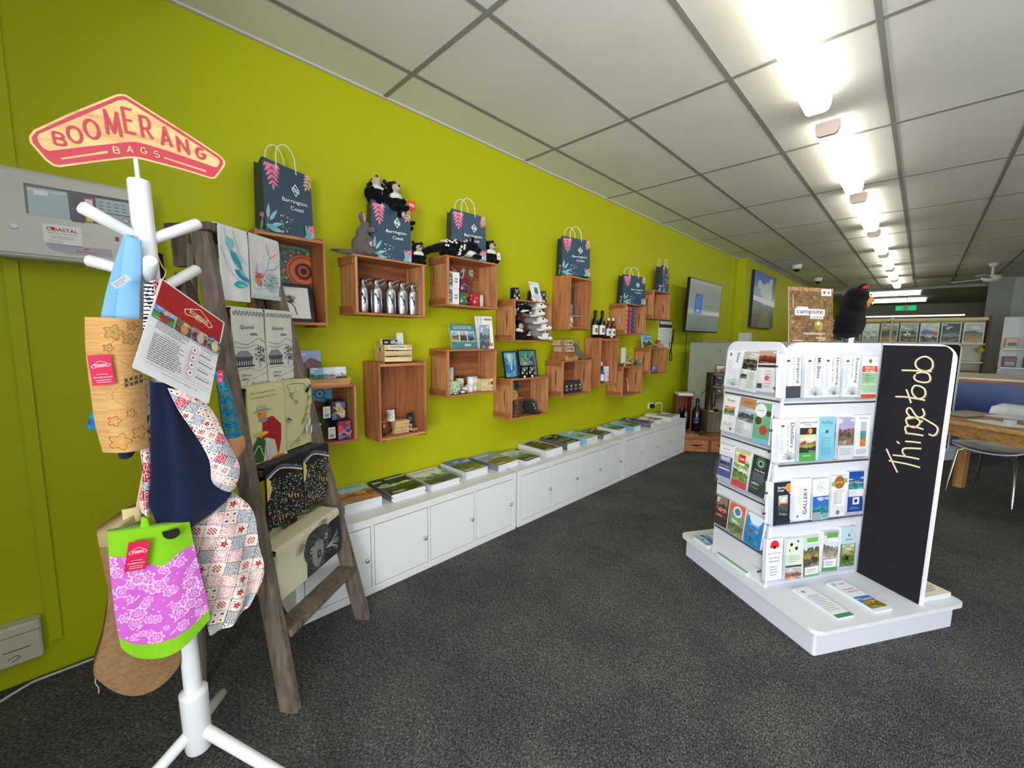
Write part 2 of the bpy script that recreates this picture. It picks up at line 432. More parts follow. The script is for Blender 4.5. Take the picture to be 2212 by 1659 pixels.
c.box(0, .02, -2.2, 7.88, 2.757, 2.767, '#cfcdc0', 'matte')
c.box(.13, .15, 7.88, 14.5, 2.757, 2.767, '#cfcdc0', 'matte')
c.box(-.2, 6.3, 14.5, 20.2, 2.70, 2.9, '#b4b6aa', 'matte')
c.build('ceiling', kind='structure')
MB('#b0b4ab', 'matte').box(-.2, 6.3, 20, 20.2, 0, 2.9).build('wall_back', kind='structure')
w = MB('#b9beb8', 'wallpaint'); w.box(3.65, 6.3, 13.8, 20, 0, 2.767); w.box(3.3, 3.65, 13.83, 14.0, 0, 2.767, '#9aa09c')
w.build('wall_far_right', kind='structure')
w = MB('#c9ccc6', 'wallpaint')
w.box(6.2, 6.3, -2.3, -1.6, 0, 2.9); w.box(6.2, 6.3, -1.6, 3.4, 0, .5); w.box(6.2, 6.3, -1.6, 3.4, 2.4, 2.9); w.box(6.2, 6.3, 3.4, 13.9, 0, 2.9)
w.build('wall_right', kind='structure')
w = MB('#c9ccc6', 'wallpaint')
w.box(0, 1.7, -2.3, -.72, 0, 2.767); w.box(1.7, 2.0, -2.3, -2.2, 0, 2.9); w.box(2.0, 5.4, -2.3, -2.2, 0, .45); w.box(2.0, 5.4, -2.3, -2.2, 2.5, 2.9); w.box(5.4, 6.3, -2.3, -2.2, 0, 2.9)  # first box: unseen block added to keep window light off the left wall
w.build('wall_front_and_light_block', kind='structure')
fr = MB('#dfe2e2', 'satin')
for x in (2.0, 3.1, 4.2, 5.36): fr.box(x, x+.04, -2.29, -2.21, .45, 2.5)
fr.box(2.0, 5.4, -2.29, -2.21, .45, .49); fr.box(2.0, 5.4, -2.29, -2.21, 2.46, 2.5); fr.box(2.02, 5.38, -2.255, -2.25, .47, 2.48, mat='acrylic')
fr.build('window_1', kind='structure')
fr = MB('#dfe2e2', 'satin')
for y in (-1.6, .05, 1.7, 3.36): fr.box(6.21, 6.29, y, y+.04, .5, 2.4)
fr.box(6.21, 6.29, -1.6, 3.4, .5, .54); fr.box(6.21, 6.29, -1.6, 3.4, 2.36, 2.4); fr.box(6.245, 6.25, -1.58, 3.38, .52, 2.38, mat='acrylic')
fr.build('window_2', kind='structure')

def area(name, loc, rot, sx, sy, e, col):
    l = bpy.data.lights.new(name, 'AREA'); l.shape = 'RECTANGLE'; l.size = sx; l.size_y = sy; l.energy = e; l.color = col
    o = bpy.data.objects.new(name, l); COL.objects.link(o); o.location = loc; o.rotation_euler = rot; return o
area('daylight_front_window', (3.7, -2.40, 1.35), (PI/2+.62, 0, 0), 3.3, 1.8, 290, (.93, .95, 1))
area('daylight_side_window', (6.40, .9, 1.35), (PI/2+.85, 0, PI/2), 4.9, 1.6, 40, (.88, .94, 1))
wd = bpy.data.worlds.new('w'); bpy.context.scene.world = wd; wd.use_nodes = True
wd.node_tree.nodes['Background'].inputs[0].default_value = (.8, .9, 1, 1); wd.node_tree.nodes['Background'].inputs[1].default_value = .6

# ---- ceiling lamps
def lamp(y0, ln, name='batten_light', mat='lamp'):
    r = thing(name, 'long batten light', 'ceiling light', (1.835, y0+ln/2, 2.767))
    y1 = y0+ln
    MB('#e8e8e4', 'satin').box(1.79, 1.88, y0+.01, y1-.01, 2.735, 2.767).build('base_plate', r)
    pr = [(1.772, 2.742), (1.772, 2.70), (1.78, 2.672), (1.795, 2.66), (1.875, 2.66), (1.89, 2.672), (1.898, 2.70), (1.898, 2.742)]
    d = MB(mat=mat); vs = [(x, y, z) for y in (y0+.03, y1-.02) for x, z in pr]; n = len(pr)
    d.raw(vs, [(i, i+1, n+i+1, n+i) for i in range(n-1)], sm=False); d.build('diffuser', r)
    for ya, yb in ((y0, y0+.03), (y1-.02, y1)):
        e = MB('#cdb9aa', 'satin') if ya == y0 else MB('#f2fff8', mat)
        vs = [(x, y, z) for y in (ya, yb) for x, z in pr]
        e.raw(vs, [tuple(range(n)), tuple(range(2*n-1, n-1, -1))]+[(i, (i+1) % n, n+(i+1) % n, n+i) for i in range(n)]); e.build('end_cap', r)
    return r
ords = ['nearest, cut off by the top edge', 'second from the camera', 'third from the camera', 'fourth from the camera',
        'fifth from the camera', 'sixth from the camera', 'seventh, before the bulkhead']
base = lamp(1.55, 1.42)
for k in range(7):
    o = base if k == 0 else dup(base, (1.835, 1.55+.71+1.75*k, 2.767))
    o['label'] = 'lit white batten light in the ceiling row, '+ords[k]; o['group'] = 'row of ceiling batten lights'
o = dup(base, (1.55, 14.75, 2.699), (0, 0, PI/2)); o['label'] = 'lit batten light set crosswise, nearer of two at the bulkhead'; o['group'] = 'crosswise lights at the back'
o = dup(base, (1.66, 17.2, 2.70), (0, 0, PI/2)); o['label'] = 'lit batten light set crosswise, farther of two near the back wall'; o['group'] = 'crosswise lights at the back'
# vent, exit sign, cameras, fan
t = MB('#6a5a34', 'matte').box(2.1, 2.75, 12.28, 12.62, 2.75, 2.767)
for i in range(5): t.box(2.13, 2.72, 12.31+i*.06, 12.335+i*.06, 2.742, 2.752, '#8a784c')
t.build('ceiling_vent', label='brown slotted air vent flush in the grey tiled ceiling', cat='vent')
t = thing('exit_sign', 'green running-man exit sign hanging from the dark rear ceiling', 'sign', (1.95, 16.5, 2.30))
MB('#0f8a55', 'exitgreen').cbox(1.73, 2.17, 16.48, 16.52, 2.30, 2.44, .01).build('sign_panel', t)
s = MB('#e9fff4', 'matte').at((1.95, 16.478, 2.37), (1, 0, 0), (0, 0, 1)); s.rect(-.075, -.055, .075, .055, '#e9fff4')
s.circ(.012, .036, .012, '#0f7a4a'); s.stroke([(0, .02), (-.012, -.01), (.012, -.028), (.004, -.05)], .012, '#0f7a4a'); s.stroke([(-.012, -.01), (-.03, -.03), (-.045, -.03)], .011, '#0f7a4a'); s.stroke([(-.03, .012), (0, .016), (.03, .0)], .009, '#0f7a4a')
s.build('running_man_pictogram', t); MB('#999999', 'satin').cyl((1.95, 16.5, 2.44), (1.95, 16.5, 2.70), .008).build('hanger', t)
def dome(x, y, lab):
    t = thing('security_camera', lab, 'security camera', (x, y, 2.767), 'dome cameras on the ceiling')
    MB('#e8e8e2', 'satin').lathe([(.0, 0), (.075, 0), (.08, -.02), (.062, -.075), (.0, -.075)], o=(x, y, 2.767)).build('housing', t)
    MB('#101010', 'gloss').ell((x, y, 2.692), (.056, .056, .05)).build('lens_dome', t)
dome(.62, 9.15, 'small white dome camera with black lens on the ceiling, nearer one'); dome(.62, 11.3, 'small white dome camera with black lens, half hidden above the campsite poster')
t = thing('ceiling_fan', 'pale ceiling fan with flat blades at the far right', 'fan', (3.13, 11.0, 2.767))
q = (3.13, 11.0)
MB('#c9ccc8', 'satin').lathe([(0, 0), (.07, 0), (.05, -.05), (.018, -.07), (.018, -.2)], o=(*q, 2.767)).build('mounting_rod', t)
MB('#d2d5d1', 'satin').lathe([(.02, -.2), (.11, -.21), (.13, -.25), (.1, -.31), (0, -.33)], o=(*q, 2.767)).build('motor_housing', t)
for k in range(3):
    a = .25+k*2*PI/3; MB('#c3c7c4', 'satin').at((*q, 2.50), (math.cos(a), math.sin(a), 0), (-math.sin(a), math.cos(a), .12)).prism([(.12, -.03), (.62, -.065), (.65, 0), (.62, .065), (.12, .03)], 0, .008).build('blade', t)

# ---- camera
cam = bpy.data.cameras.new('camera'); co = bpy.data.objects.new('camera', cam); COL.objects.link(co)
Rr = ((0.70755304, 0.70650933, 0.0146035), (-0.09113088, 0.07073358, 0.99332367), (-0.70075949, 0.70416001, -0.11443258))
rt, up, fw = (Vector(v).normalized() for v in Rr)
co.matrix_world = Matrix(((rt.x, up.x, -fw.x, 2.37693), (rt.y, up.y, -fw.y, 0), (rt.z, up.z, -fw.z, 1.37731), (0, 0, 0, 1)))
cam.sensor_width = 36; cam.lens = 36*883.214/2212; cam.clip_start = .02; cam.clip_end = 100
sc = bpy.context.scene; sc.camera = co
sc.view_settings.view_transform = 'Standard'; sc.view_settings.look = 'None'; sc.view_settings.gamma = 1; sc.view_settings.use_curve_mapping = False
sc.view_settings.exposure = 0.42
sc.cycles.max_bounces = 8; sc.cycles.diffuse_bounces = 4; sc.cycles.transparent_max_bounces = 12

# ================================================================ WHITE CUBE CABINETS ALONG THE WALL
WH = '#e9ebea'
def cabinet(lab, y0):
    x0, x1, ln, h, fr, di = .029, .4187, 1.468, .42, .038, .016
    t = thing('white_cabinet', lab, 'cabinet', ((x0+x1)/2, y0+ln/2, 0), 'low white cabinets along the green wall')
    b = MB(WH, 'satin')
    b.cbox(x0, x1, y0, y0+ln, h-.04, h, .002); b.cbox(x0, x1, y0, y0+ln, 0, .04, .002)
    b.cbox(x0, x1, y0, y0+fr, .0401, h-.0401, .002); b.cbox(x0, x1, y0+ln-fr, y0+ln, .0401, h-.0401, .002)
    for k in (1, 2, 3): yy = y0+fr+k*.352-.016; b.box(x0, x1-.002, yy, yy+di, .0401, h-.0401)
    b.box(x0, x0+.006, y0+fr, y0+ln-fr, .0401, h-.0401)
    b.build('cabinet_body', t)
    for k in range(4):
        a = y0+fr+k*.352
        d = MB('#eceeed', 'satin').cbox(x1-.018, x1-.0015, a+.004, a+.332, .0445, h-.0445, .001).build('door', t)
        kn = MB('#c8c8c8', 'metal'); kn.cyl((x1-.002, a+.305, .205), (x1+.012, a+.305, .205), .0045, n=12); kn.ell((x1+.018, a+.305, .205), (.008, .0105, .0105), n=12); kn.build('knob', d)
    return t
cabinet('low white four-door cabinet nearest the camera, behind the timber ladder', .561)
cabinet('low white four-door cabinet, middle of the three along the wall', 2.048)
cabinet('low white four-door cabinet, farthest of the three along the wall', 3.527)

# magazine stacks: (corner x, y of the back-left, width y, rotation, height, n, cover spec, label, category)
def mag(x0, y0, x1, y1, rot, h, cover, lab, cat='magazine stack', n=9, edge='#eeeff2', spine='#d8dade'):
    cx, cy = (x0+x1)/2, (y0+y1)/2; dx, dy = (x1-x0)/2, (y1-y0)/2; r = RND
    c, q = math.cos(rot), math.sin(rot); u = (c, q, 0)
    t = MB(edge, 'matte'); st = h/n
    for i in range(n):
        ox, oy = r.uniform(-.0025, .0025), r.uniform(-.004, .004); a = rot+r.uniform(-.012, .012)
        t.at((cx+ox, cy+oy, .42+i*st+.0003), (math.cos(a), math.sin(a), 0), (-math.sin(a), math.cos(a), 0))
        t.box(-dx, dx, -dy, dy, 0, st*.93, mix(edge, '#c9ccd2', r.random()*.35))
        t.box(-dx, dx, -dy-.0006, -dy+.003, st*.1, st*.85, spine)
    # cover printed facing the room (read from the aisle)
    t.at((cx+0, cy+0, .42+h+.0004), (-q, c, 0), (-c, -q, 0)); t.rect(-dy, -dx, dy, dx, '#f2f2f2', 'satin')
    cover(t, -dy, -dx, dy, dx); t.build('magazine_stack', label=lab, cat=cat, group='magazines and brochures on the white cabinets'); return t
def cv(pal, seed, title=None, tc='#ffffff', th=.028, inset=0, band=None, ty=.86):
    def f(t, x0, y0, x1, y1):
        i = inset*(x1-x0); t.scene(x0+i, y0+i, x1-i, y1-i, pal, seed)
        if band: t.rect(x0, y1-(y1-y0)*band[1], x1, y1, band[0])
        if title: t.text(title, (x0+x1)/2, y0+(y1-y0)*ty, th, tc, w=(x1-x0)*.82, bold=.01)
        t.lines(x0+.02, y0+.015, x0+.11, y0+.04, 3, tc, seed=seed)
    return f
mag(.02, .575, .30, .785, .03, .075, cv(['#3c6ea2', '#3a5c74', '#41564a', '#6b6a3a'], 31), 'dark blue and green travel magazines stacked behind the ladder on the nearest cabinet', spine='#29456b')
mag(.012, .862, .292, 1.07, -.06, .055, cv(['#b9dcdc', '#c9a27c', '#a5683f', '#c98a5a'], 3, 'CANBERRA', '#7fb7bf', .034), 'stack of magazines titled CANBERRA with red earth and pale sky')
mag(.01, 1.118, .305, 1.345, .0, .045, cv(['#2e4a25', '#d9dcd6', '#3c5a28', '#24381a'], 5), 'stack of dark green magazines with a waterfall cover', spine='#1d2a14', n=10)
mag(.028, 1.378, .316, 1.60, .0, .04, cv(['#dfe9e6', '#9fb4a0', '#6d8468', '#3f5448'], 7, 'HUNTER VALLEY', '#3d4f50', .022, band=('#e8efec', .2)), 'stack of magazines titled HUNTER VALLEY with a bare tree cover', n=12)
mag(.01, 1.665, .29, 1.865, .03, .05, cv(['#6a86b4', '#53683f', '#5f7033', '#7d8440'], 9, inset=.0), 'stack of white-edged magazines with a green valley cover, fourth from the ladder', n=11)
mag(.0+.01, 1.935, .31, 2.155, .05, .04, cv(['#8fa6c9', '#b8c3c9', '#7c7a45', '#8d8a3c'], 11), 'blue and olive magazines on the end of the nearest cabinet', spine='#5c6a8a')
mag(.06, 2.185, .35, 2.36, .06, .03, cv(['#bcd0cf', '#9fb7a1', '#7c9254', '#4f5a2e'], 13), 'thin stack of pale green brochures at the start of the middle cabinet', n=6)
mag(.01, 2.46, .325, 2.675, .0, .05, cv(['#5c6a4a', '#5a5226', '#6b5a2c', '#4a4220'], 15, inset=.07), 'thick white-bordered brochures with a brown landscape on the middle cabinet', n=10)
mag(0.005, 2.752, .315, 2.935, .0, .055, cv(['#2c2c2e', '#3a3a3c', '#77787a', '#1b1b1c'], 17), 'stack of black magazines on the middle cabinet', spine='#151515', n=8)
mag(.01, 3.03, .31, 3.225, .06, .052, cv(['#9cc7cf', '#c8ddd2', '#8fae8a', '#b9cda8'], 19), 'pale green and sky blue brochure stack beside the black magazines', spine='#6cb6d6', n=9)
mag(.07, 3.31, .31, 3.465, .05, .04, cv(['#38547c', '#7c5a3c', '#54585c', '#3c3c3c'], 21), 'small stack with a blue and brown coastal cover before the cabinet joint', spine='#5a2d20', n=6)
mag(.07, 3.585, .30, 3.755, .04, .046, cv(['#9fb9b0', '#5c8a84', '#6a8a5a', '#4c6a58'], 23), 'white-edged stack with a teal green cover on the farthest cabinet', n=9)
mag(.06, 3.835, .345, 3.985, .02, .05, cv(['#a7cfd4', '#b9a57c', '#8fa86a', '#4f6a3a'], 25), 'light blue and tan brochures, second stack on the farthest cabinet', spine='#5aa8c4', n=9)
mag(.03, 4.12, .375, 4.245, .12, .05, cv(['#22406a', '#6b5a34', '#3f5c80', '#273a58'], 27), 'navy blue magazine stack on the farthest cabinet', spine='#1c3050', n=8)
mag(.10, 4.40, .33, 4.525, .05, .04, cv(['#e7e4da', '#b46a34', '#d8c9a0', '#a8532a'], 29), 'small stack with an orange brown cover beside the navy one', n=6)
mag(.06, 4.63, .375, 4.775, .12, .05, cv(['#cfe0cc', '#a8bf7c', '#c4b48a', '#8fa06a'], 33), 'pale green and cream brochures near the far end of the cabinets', n=9)
mag(.14, 4.86, .35, 4.975, .1, .04, cv(['#c6d8e4', '#cfd6cc', '#8a9a8a', '#9db0a0'], 35), 'last small stack of grey-blue leaflets at the far cabinet end', n=6)

# ================================================================ WOODEN CRATES ON THE WALL
W1, W2, W3 = '#b0744a', '#a86a42', '#c08a5e'
def crate_template(hole):
    """lying crate: x 0..0.2 depth, y 0..0.455 long, z 0..0.318; end panels carry the hand holes"""
    t = thing('wooden_crate', 'x', 'crate', (0, 0, 0)); Ln, H, D = .455, .318, .20
    b = MB(W2, 'woody')
    for k in range(3): b.cbox(.004, .012, .012, Ln-.012, .008+k*.102, .008+k*.102+.099, .001, [W2, '#a4683f', '#8f5632'][k])
    b.build('back_boards', t)
    for nm, z0 in (('top_board', H-.012), ('bottom_board', 0)):
        MB('#b97a4e', 'woody').cbox(.001, D, 0.0, Ln, z0, z0+.012, .0015).build(nm, t)
    for y0, s in ((.010, -1), (Ln-.024, 1)):
        e = MB('#c48a5c', 'woodz').at((0, y0+.014, 0), (1, 0, 0), (0, 0, 1)); z0, z1 = .0125, H-.0125   # local z = -y
        x0, x1 = .0125, D-.002
        if hole:
            cx, hh, wd = .128, .082, .022; cz = (z0+z1)/2
            arc = [(cx-wd*math.cos(PI*i/12-PI/2)*1.0, cz+hh*math.sin(PI*i/12-PI/2)) for i in range(13)]
            e.prism([(x0, z0), (x1, z0), (x1, cz-hh), (x0, cz-hh)], 0, .014); e.prism([(x0, cz+hh), (x1, cz+hh), (x1, z1), (x0, z1)], 0, .014)
            e.prism([(cx, cz-hh), (x1, cz-hh), (x1, cz+hh), (cx, cz+hh)], 0, .014); e.prism([(x0, cz-hh)]+arc+[(x0, cz+hh)], 0, .014)
        else: e.prism([(x0, z0), (x1, z0), (x1, z1), (x0, z1)], 0, .014)
        e.at(); e.build('end_panel', t)
        for z in (z0, z1-.036):
            a, bb = (y0-.010, y0-.0005) if s < 0 else (y0+.0145, y0+.024)
            MB('#a2653a', 'woodx').cbox(.004, D-.014, a, bb, z, z+.036, .001).build('end_cleat', t)
    return t
CR = []
_tmpl = {}
def crate(lab, y0, z0, vert=False, hole=False, sy=1, sz=1):
    k = hole
    if k not in _tmpl: o = _tmpl[k] = crate_template(hole)
    else: o = dup(_tmpl[k])
    if vert: place(o, (0.001, y0+.318*sy, z0), (PI/2, 0, 0), (1, sz, sy)); y1, z1 = y0+.318*sy, z0+.455*sz
    else: place(o, (0.001, y0, z0), (0, 0, 0), (1, sy, sz)); y1, z1 = y0+.455*sy, z0+.318*sz
    o['label'] = lab; o['category'] = 'crate'; o['group'] = 'wooden crates fixed to the green wall'
    return (y0, y1, z0, z1)
c1 = crate('upright wooden crate holding a framed bird drawing, below the nearest shopping bag', .525, 1.412, True, sz=.965, sy=.98)
c2 = crate('wooden crate holding steel drink bottles', .978, 1.487)
c3 = crate('wooden crate holding boxed and stacked mugs, under the spotted plush', 1.582, 1.571)
c4 = crate('wooden crate with crescent hand hole, crammed with plush animals', 2.190, 1.341, hole=True)
c5 = crate('upright wooden crate with two handled mugs, under the fourth shopping bag', 2.880, 1.448, True, sz=1.03)
c6 = crate('wooden crate holding red and blue upright books', 3.822, 1.420, hole=True)
c7 = crate('highest far wooden crate beside the television, a framed card inside', 4.412, 1.606, hole=True)
c8 = crate('wooden crate partly hidden by the ladder, holding patterned tins and a cup', .530, .790)
c9 = crate('upright wooden crate under the little POSTCARDS crate', 1.108, .752, True, sz=1.03)
c10 = crate('wooden crate holding soaps, jars and tins', 1.580, .972)
c11 = crate('wooden crate holding a dark cap and wooden coasters', 2.174, .740, hole=True)
c12 = crate('wooden crate holding a row of dark foil packets', 2.800, .858, hole=True)
c13 = crate('upright wooden crate under the black sauce bottles', 3.388, .912, True, sz=1.03)
c14 = crate('wooden crate with torn paper lining and a green ribbon inside', 3.815, .768, hole=True)
c15 = crate('small far wooden crate with a green crescent hole showing wall', 4.405, .962, hole=True)
IN = .0135   # board thickness inside

# ---------------------------------------------------------------- paper shopping bags
def bag_template():
    t = thing('paper_bag', 'x', 'shopping bag', (0, 0, 0)); w, h, d = .26, .335, .10; NV = '#27455a'; DK = '#1f3345'
    b = MB(NV, 'satin')
    prof = [(0, .0), (.0, 0)]
    # body: four creased panels, open top, front leaning back a little
    F = [(d, 0, 0), (d, w, 0), (d-.012, w-.004, h-.016), (d-.014, .004, h+.004)]
    B = [(.0, 0, 0), (.0, w, 0), (.012, w-.004, h-.022), (.012, .004, h-.004)]
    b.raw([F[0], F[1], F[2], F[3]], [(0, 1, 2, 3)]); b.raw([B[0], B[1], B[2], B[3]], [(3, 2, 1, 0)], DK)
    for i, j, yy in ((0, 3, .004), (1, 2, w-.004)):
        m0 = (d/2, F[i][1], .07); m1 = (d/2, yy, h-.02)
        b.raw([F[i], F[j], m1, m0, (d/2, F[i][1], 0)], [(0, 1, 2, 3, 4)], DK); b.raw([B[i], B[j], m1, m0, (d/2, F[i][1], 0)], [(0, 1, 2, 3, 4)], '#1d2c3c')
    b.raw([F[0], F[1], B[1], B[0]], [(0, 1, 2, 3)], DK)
    b.at((F[0][0]+.0006, 0, 0), (0, 1, 0), (F[3][0]-F[0][0], 0, h)); b.clip = (.003, .002, w-.003, h-.014)
    PK, PE, TL, LB = '#f07f9b', '#e6b08c', '#63b3bb', '#8ec4ca'
    def fern(x, y, ln, ang, n, col, sz):
        c, q = math.cos(ang), math.sin(ang); b.stroke([(x, y), (x+ln*c, y+ln*q)], .0022, col, 1)
        for i in range(n):
            f = i/n; px, py = x+ln*f*c, y+ln*f*q; l = sz*(1-.55*f)
            for s in (-1, 1): b.leaf(px, py, l, l*.17, ang+s*.75, col)
        b.leaf(x+ln*c*.92, y+ln*q*.92, sz*.5, sz*.1, ang, col)
    fern(.050, .345, .125, -PI/2+.02, 5, PK, .062); fern(.275, .345, .10, -2.05, 5, PE, .055)
    b.stroke([(.004, .0), (.012, .05), (.016, .11)], .0016, LB)
    for x, y, a, l in ((.013, .062, 1.45, .072), (.022, .055, .95, .07), (.028, .034, .30, .066), (.018, .016, -.02, .078)): b.leaf(x, y, l, .0088, a, LB)
    b.leaf(.0, .03, .07, .013, -.1, TL)
    rr = random.Random(4)
    for i in range(26): b.circ(.075+rr.random()*.07, .012+rr.random()*.085, rr.choice((.0012, .002, .0032)), '#f4f7f8', n=8)
    b.leaf(.235, .005, .075, .014, 1.95, TL); b.leaf(.24, .0, .05, .012, 1.2, LB); b.leaf(.2, .0, .05, .014, .6, TL)
    for k in range(6): b.leaf(.243, .052, .027, .008, k*PI/3+.2, PK)
    b.circ(.243, .052, .004, '#9d3550')
    # emblem: diamond of two hooked strokes
    cx, cy = .165, .226; W_ = '#f7f7f4'
    b.poly([(cx, cy+.031), (cx+.022, cy), (cx, cy-.031), (cx-.022, cy)], W_)
    b.poly([(cx, cy+.024), (cx+.017, cy), (cx, cy-.024), (cx-.017, cy)], NV)
    b.stroke([(cx-.012, cy+.002), (cx-.004, cy+.009), (cx+.004, cy-.0), (cx+.012, cy+.006)], .0042, W_)
    b.stroke([(cx-.012, cy-.007), (cx-.004, cy+.0), (cx+.004, cy-.009), (cx+.012, cy-.003)], .0042, W_)
    b.poly([(cx-.021, cy+.012), (cx-.015, cy+.014), (cx-.02, cy+.006)], W_); b.poly([(cx+.021, cy-.012), (cx+.015, cy-.014), (cx+.02, cy-.006)], W_)
    b.text('Barrington', .158, .168, .024, W_, w=.135, bold=.006); b.text('Coast', .168, .137, .019, W_, w=.072, bold=.006)
    b.clip = None
    # side panel print (left side, faces -y)
    b.at((0, -.0008, 0), (1, 0, 0), (0, .0115, h)); b.clip = (.052, .004, .098, h-.02)
    fern(.05, .31, .07, -1.2, 5, PE, .03)
    for i, (a, c) in enumerate(((.060, .11), (.068, .13), (.076, .12))): b.rect(a, c, a+.0022, c+.09-.02*i, '#9fb4bf')
    b.leaf(.06, .005, .07, .014, 1.3, TL); b.leaf(.075, .065, .03, .012, 1.2, PK); b.leaf(.07, .075, .03, .01, 2.4, PK); b.clip = None
    b.at(); b.build('bag_body', t, bevel=0)
    for x, dz, yo in ((d-.012, .0, .0), (.012, .012, -.012)):
        hd = MB('#f3f3ea', 'matte'); p = [(x, .075+yo, h-.035), (x, .074+yo, h+.03), (x, .085+yo, h+.068+dz), (x, .118+yo, h+.092+dz), (x, .15+yo, h+.078+dz), (x, .17+yo, h+.045), (x, .178+yo, h-.03)]
        hd.tube(smooth(p, 5), .0026, 7); hd.build('handle', t)
    return t
BT = bag_template()
def bag(lab, y, z, x=.06, rot=0, s=(1, 1, 1), first=[1]):
    o = BT if first else dup(BT); first.clear()
    place(o, (x, y, z+.0008), (0, 0, rot), s); o['label'] = lab; o['category'] = 'shopping bag'; o['group'] = 'navy shopping bags standing on the wall crates'; return o
bag('navy floral paper bag nearest the camera, on the crate with the framed bird drawing', .565, c1[3], .055, .2, (1, .92, 1.0))
bag('navy floral paper bag with plush animals sitting in its top', 1.13, c2[3], .045, -.15, (1, .90, .955))
bag('navy floral paper bag behind the spotted plush quoll', 1.695, c3[3], .04, -.22, (1, .99, .93))
bag('navy floral paper bag alone on the upright crate with mugs', 2.90, c5[3], .02, -.38, (1, 1.12, .98))
bag('navy floral paper bag on the crate of red and blue books', 3.92, c6[3], .03, -.35, (1, 1.18, .9))
bag('farthest navy floral paper bag, turned side-on beside the television', 4.70, c7[3], .06, .12, (1.0, .9, .93))

# ---------------------------------------------------------------- plush animals
GY, DG, WHT, BLK = '#6f6a66', '#55504d', '#efece6', '#141416'
def wallaby_template():
    t = thing('plush_wallaby', 'x', 'plush toy', (0, 0, 0)); b = MB(mat='plush')
    blob(b, [((0, 0, .055), (.042, .05, .055), GY), ((0, .012, .10), (.032, .034, .05), (.35, 0, 0), GY), ((0, .03, .148), (.027, .03, .03), GY),
             ((0, .062, .14), (.016, .022, .015), '#7b7571'), ((.0, -.07, .018), (.016, .06, .013), GY), ((0, -.11, .02), (.011, .05, .009), DG),
             ((.03, .03, .035), (.022, .036, .022), GY), ((-.03, .03, .035), (.022, .036, .022), GY), ((.03, .055, .012), (.013, .035, .011), DG), ((-.03, .055, .012), (.013, .035, .011), DG),
             ((.02, .045, .095), (.009, .028, .010), (-.5, 0, 0), GY), ((-.02, .045, .095), (.009, .028, .010), (-.5, 0, 0), GY),
             ((0, .052, .062), (.02, .012, .026), '#cfc6bb'), ((.02, .069, .082), (.008, .008, .008), '#d8b9a6')], .0045)
    b.build('body', t)
    for s in (1, -1):
        e = MB(GY, 'plush'); e.ell((s*.019, .01, .19), (.006, .012, .03), (.25, s*.35, 0), n=12); ear = e.build('ear', t)
        i = MB('#e9bfb0', 'plush'); i.ell((s*.0205, .0155, .19), (.004, .009, .024), (.25, s*.35, 0), n=10); i.build('inner_ear', ear)
        e = MB('#0c0c0c', 'gloss'); e.ell((s*.023, .045, .153), .0048, n=10); e.build('eye', t)
    MB('#2b2726', 'matte').ell((0, .083, .143), (.006, .004, .004), n=8).build('nose', t)
    return t
WT = wallaby_template()
place(WT, (.13, 1.055, c2[3]), (0, 0, -.25), (1.0, 1.0, 1.1)); WT['label'] = 'grey plush wallaby sitting beside the shopping bag on the bottle crate'; WT['group'] = 'grey plush wallabies'
o = dup(WT, (.14, 3.10, c12[3]), (0, 0, 2.5), .85, 'grey plush wallaby with pink ears on the crate of foil packets')

def devil_template(muz='#c9b9a6', pose='sit'):
    t = thing('plush_devil', 'x', 'plush toy', (0, 0, 0)); b = MB(mat='plush')
    blob(b, [((0, 0, .042), (.04, .036, .044), BLK), ((0, .01, .098), (.034, .034, .032), BLK), ((0, .04, .094), (.019, .02, .017), muz),
             ((0, .026, .066), (.032, .014, .012), WHT), ((.036, .018, .045), (.013, .024, .015), BLK), ((-.036, .018, .045), (.013, .024, .015), BLK),
             ((.025, .045, .012), (.014, .022, .013), BLK), ((-.025, .045, .012), (.014, .022, .013), BLK)], .0045)
    b.build('body', t)
    for s in (1, -1):
        e = MB(BLK, 'plush').ell((s*.024, .004, .127), (.010, .006, .011), n=12).build('ear', t)
        MB('#7a1f2c', 'plush').ell((s*.024, .008, .127), (.0065, .0045, .007), n=10).build('inner_ear', e)
        MB('#050505', 'gloss').ell((s*.017, .038, .108), .0042, n=10).build('eye', t)
    MB('#0a0a0a', 'gloss').ell((0, .06, .097), (.006, .005, .005), n=10).build('nose', t)
    return t
DT = devil_template()
place(DT, (.13, 1.165, c2[3]+.30), (.75, 0, -.35-PI/2), 1.5)
def tagcard(parent_label, name, loc, w, h, col, rot=0, txt=None): pass
DT['label'] = 'black plush devil with white chest, snout raised, peeking from the bag'; DT['group'] = 'black plush devils'
dup(DT, (.13, 1.27, c2[3]+.275), (.1, .15, -PI/2+.1), (1.35, 1.4, 1.35), 'black plush devil with tan muzzle slumped over the bag rim')
dup(DT, (.10, 1.36, c2[3]+.21), (.3, .9, -PI/2+.7), (1.0, 1.0, 1.0), 'dark plush toy with a red tag hanging off the bag edge')
t = MB('#e4442a', 'satin').at((.155, 1.365, c2[3]+.335), (0, 1, 0), (0, .1, 1)).rect(-.024, -.03, .024, .03, '#e4442a'); t.prism(rrect(-.026, -.032, .026, .032, .004), -.002, 0, '#e4442a'); t.text('WILD', 0, .006, .016, '#ffffff', w=.036, bold=.02)
t.build('swing_tag', label='red tag with white lettering on the plush at the bag edge', cat='tag')
dup(DT, (.13, 1.415, c2[3]), (0, 0, -PI/2-.25), 1.05, 'small black and white plush at the right end of the bottle crate')
dup(DT, (.13, 2.0, c3[3]), (0, 0, -PI/2-.15), (1.3, 1.3, 1.25), 'black plush devil with white bib and white tag right of the bag')
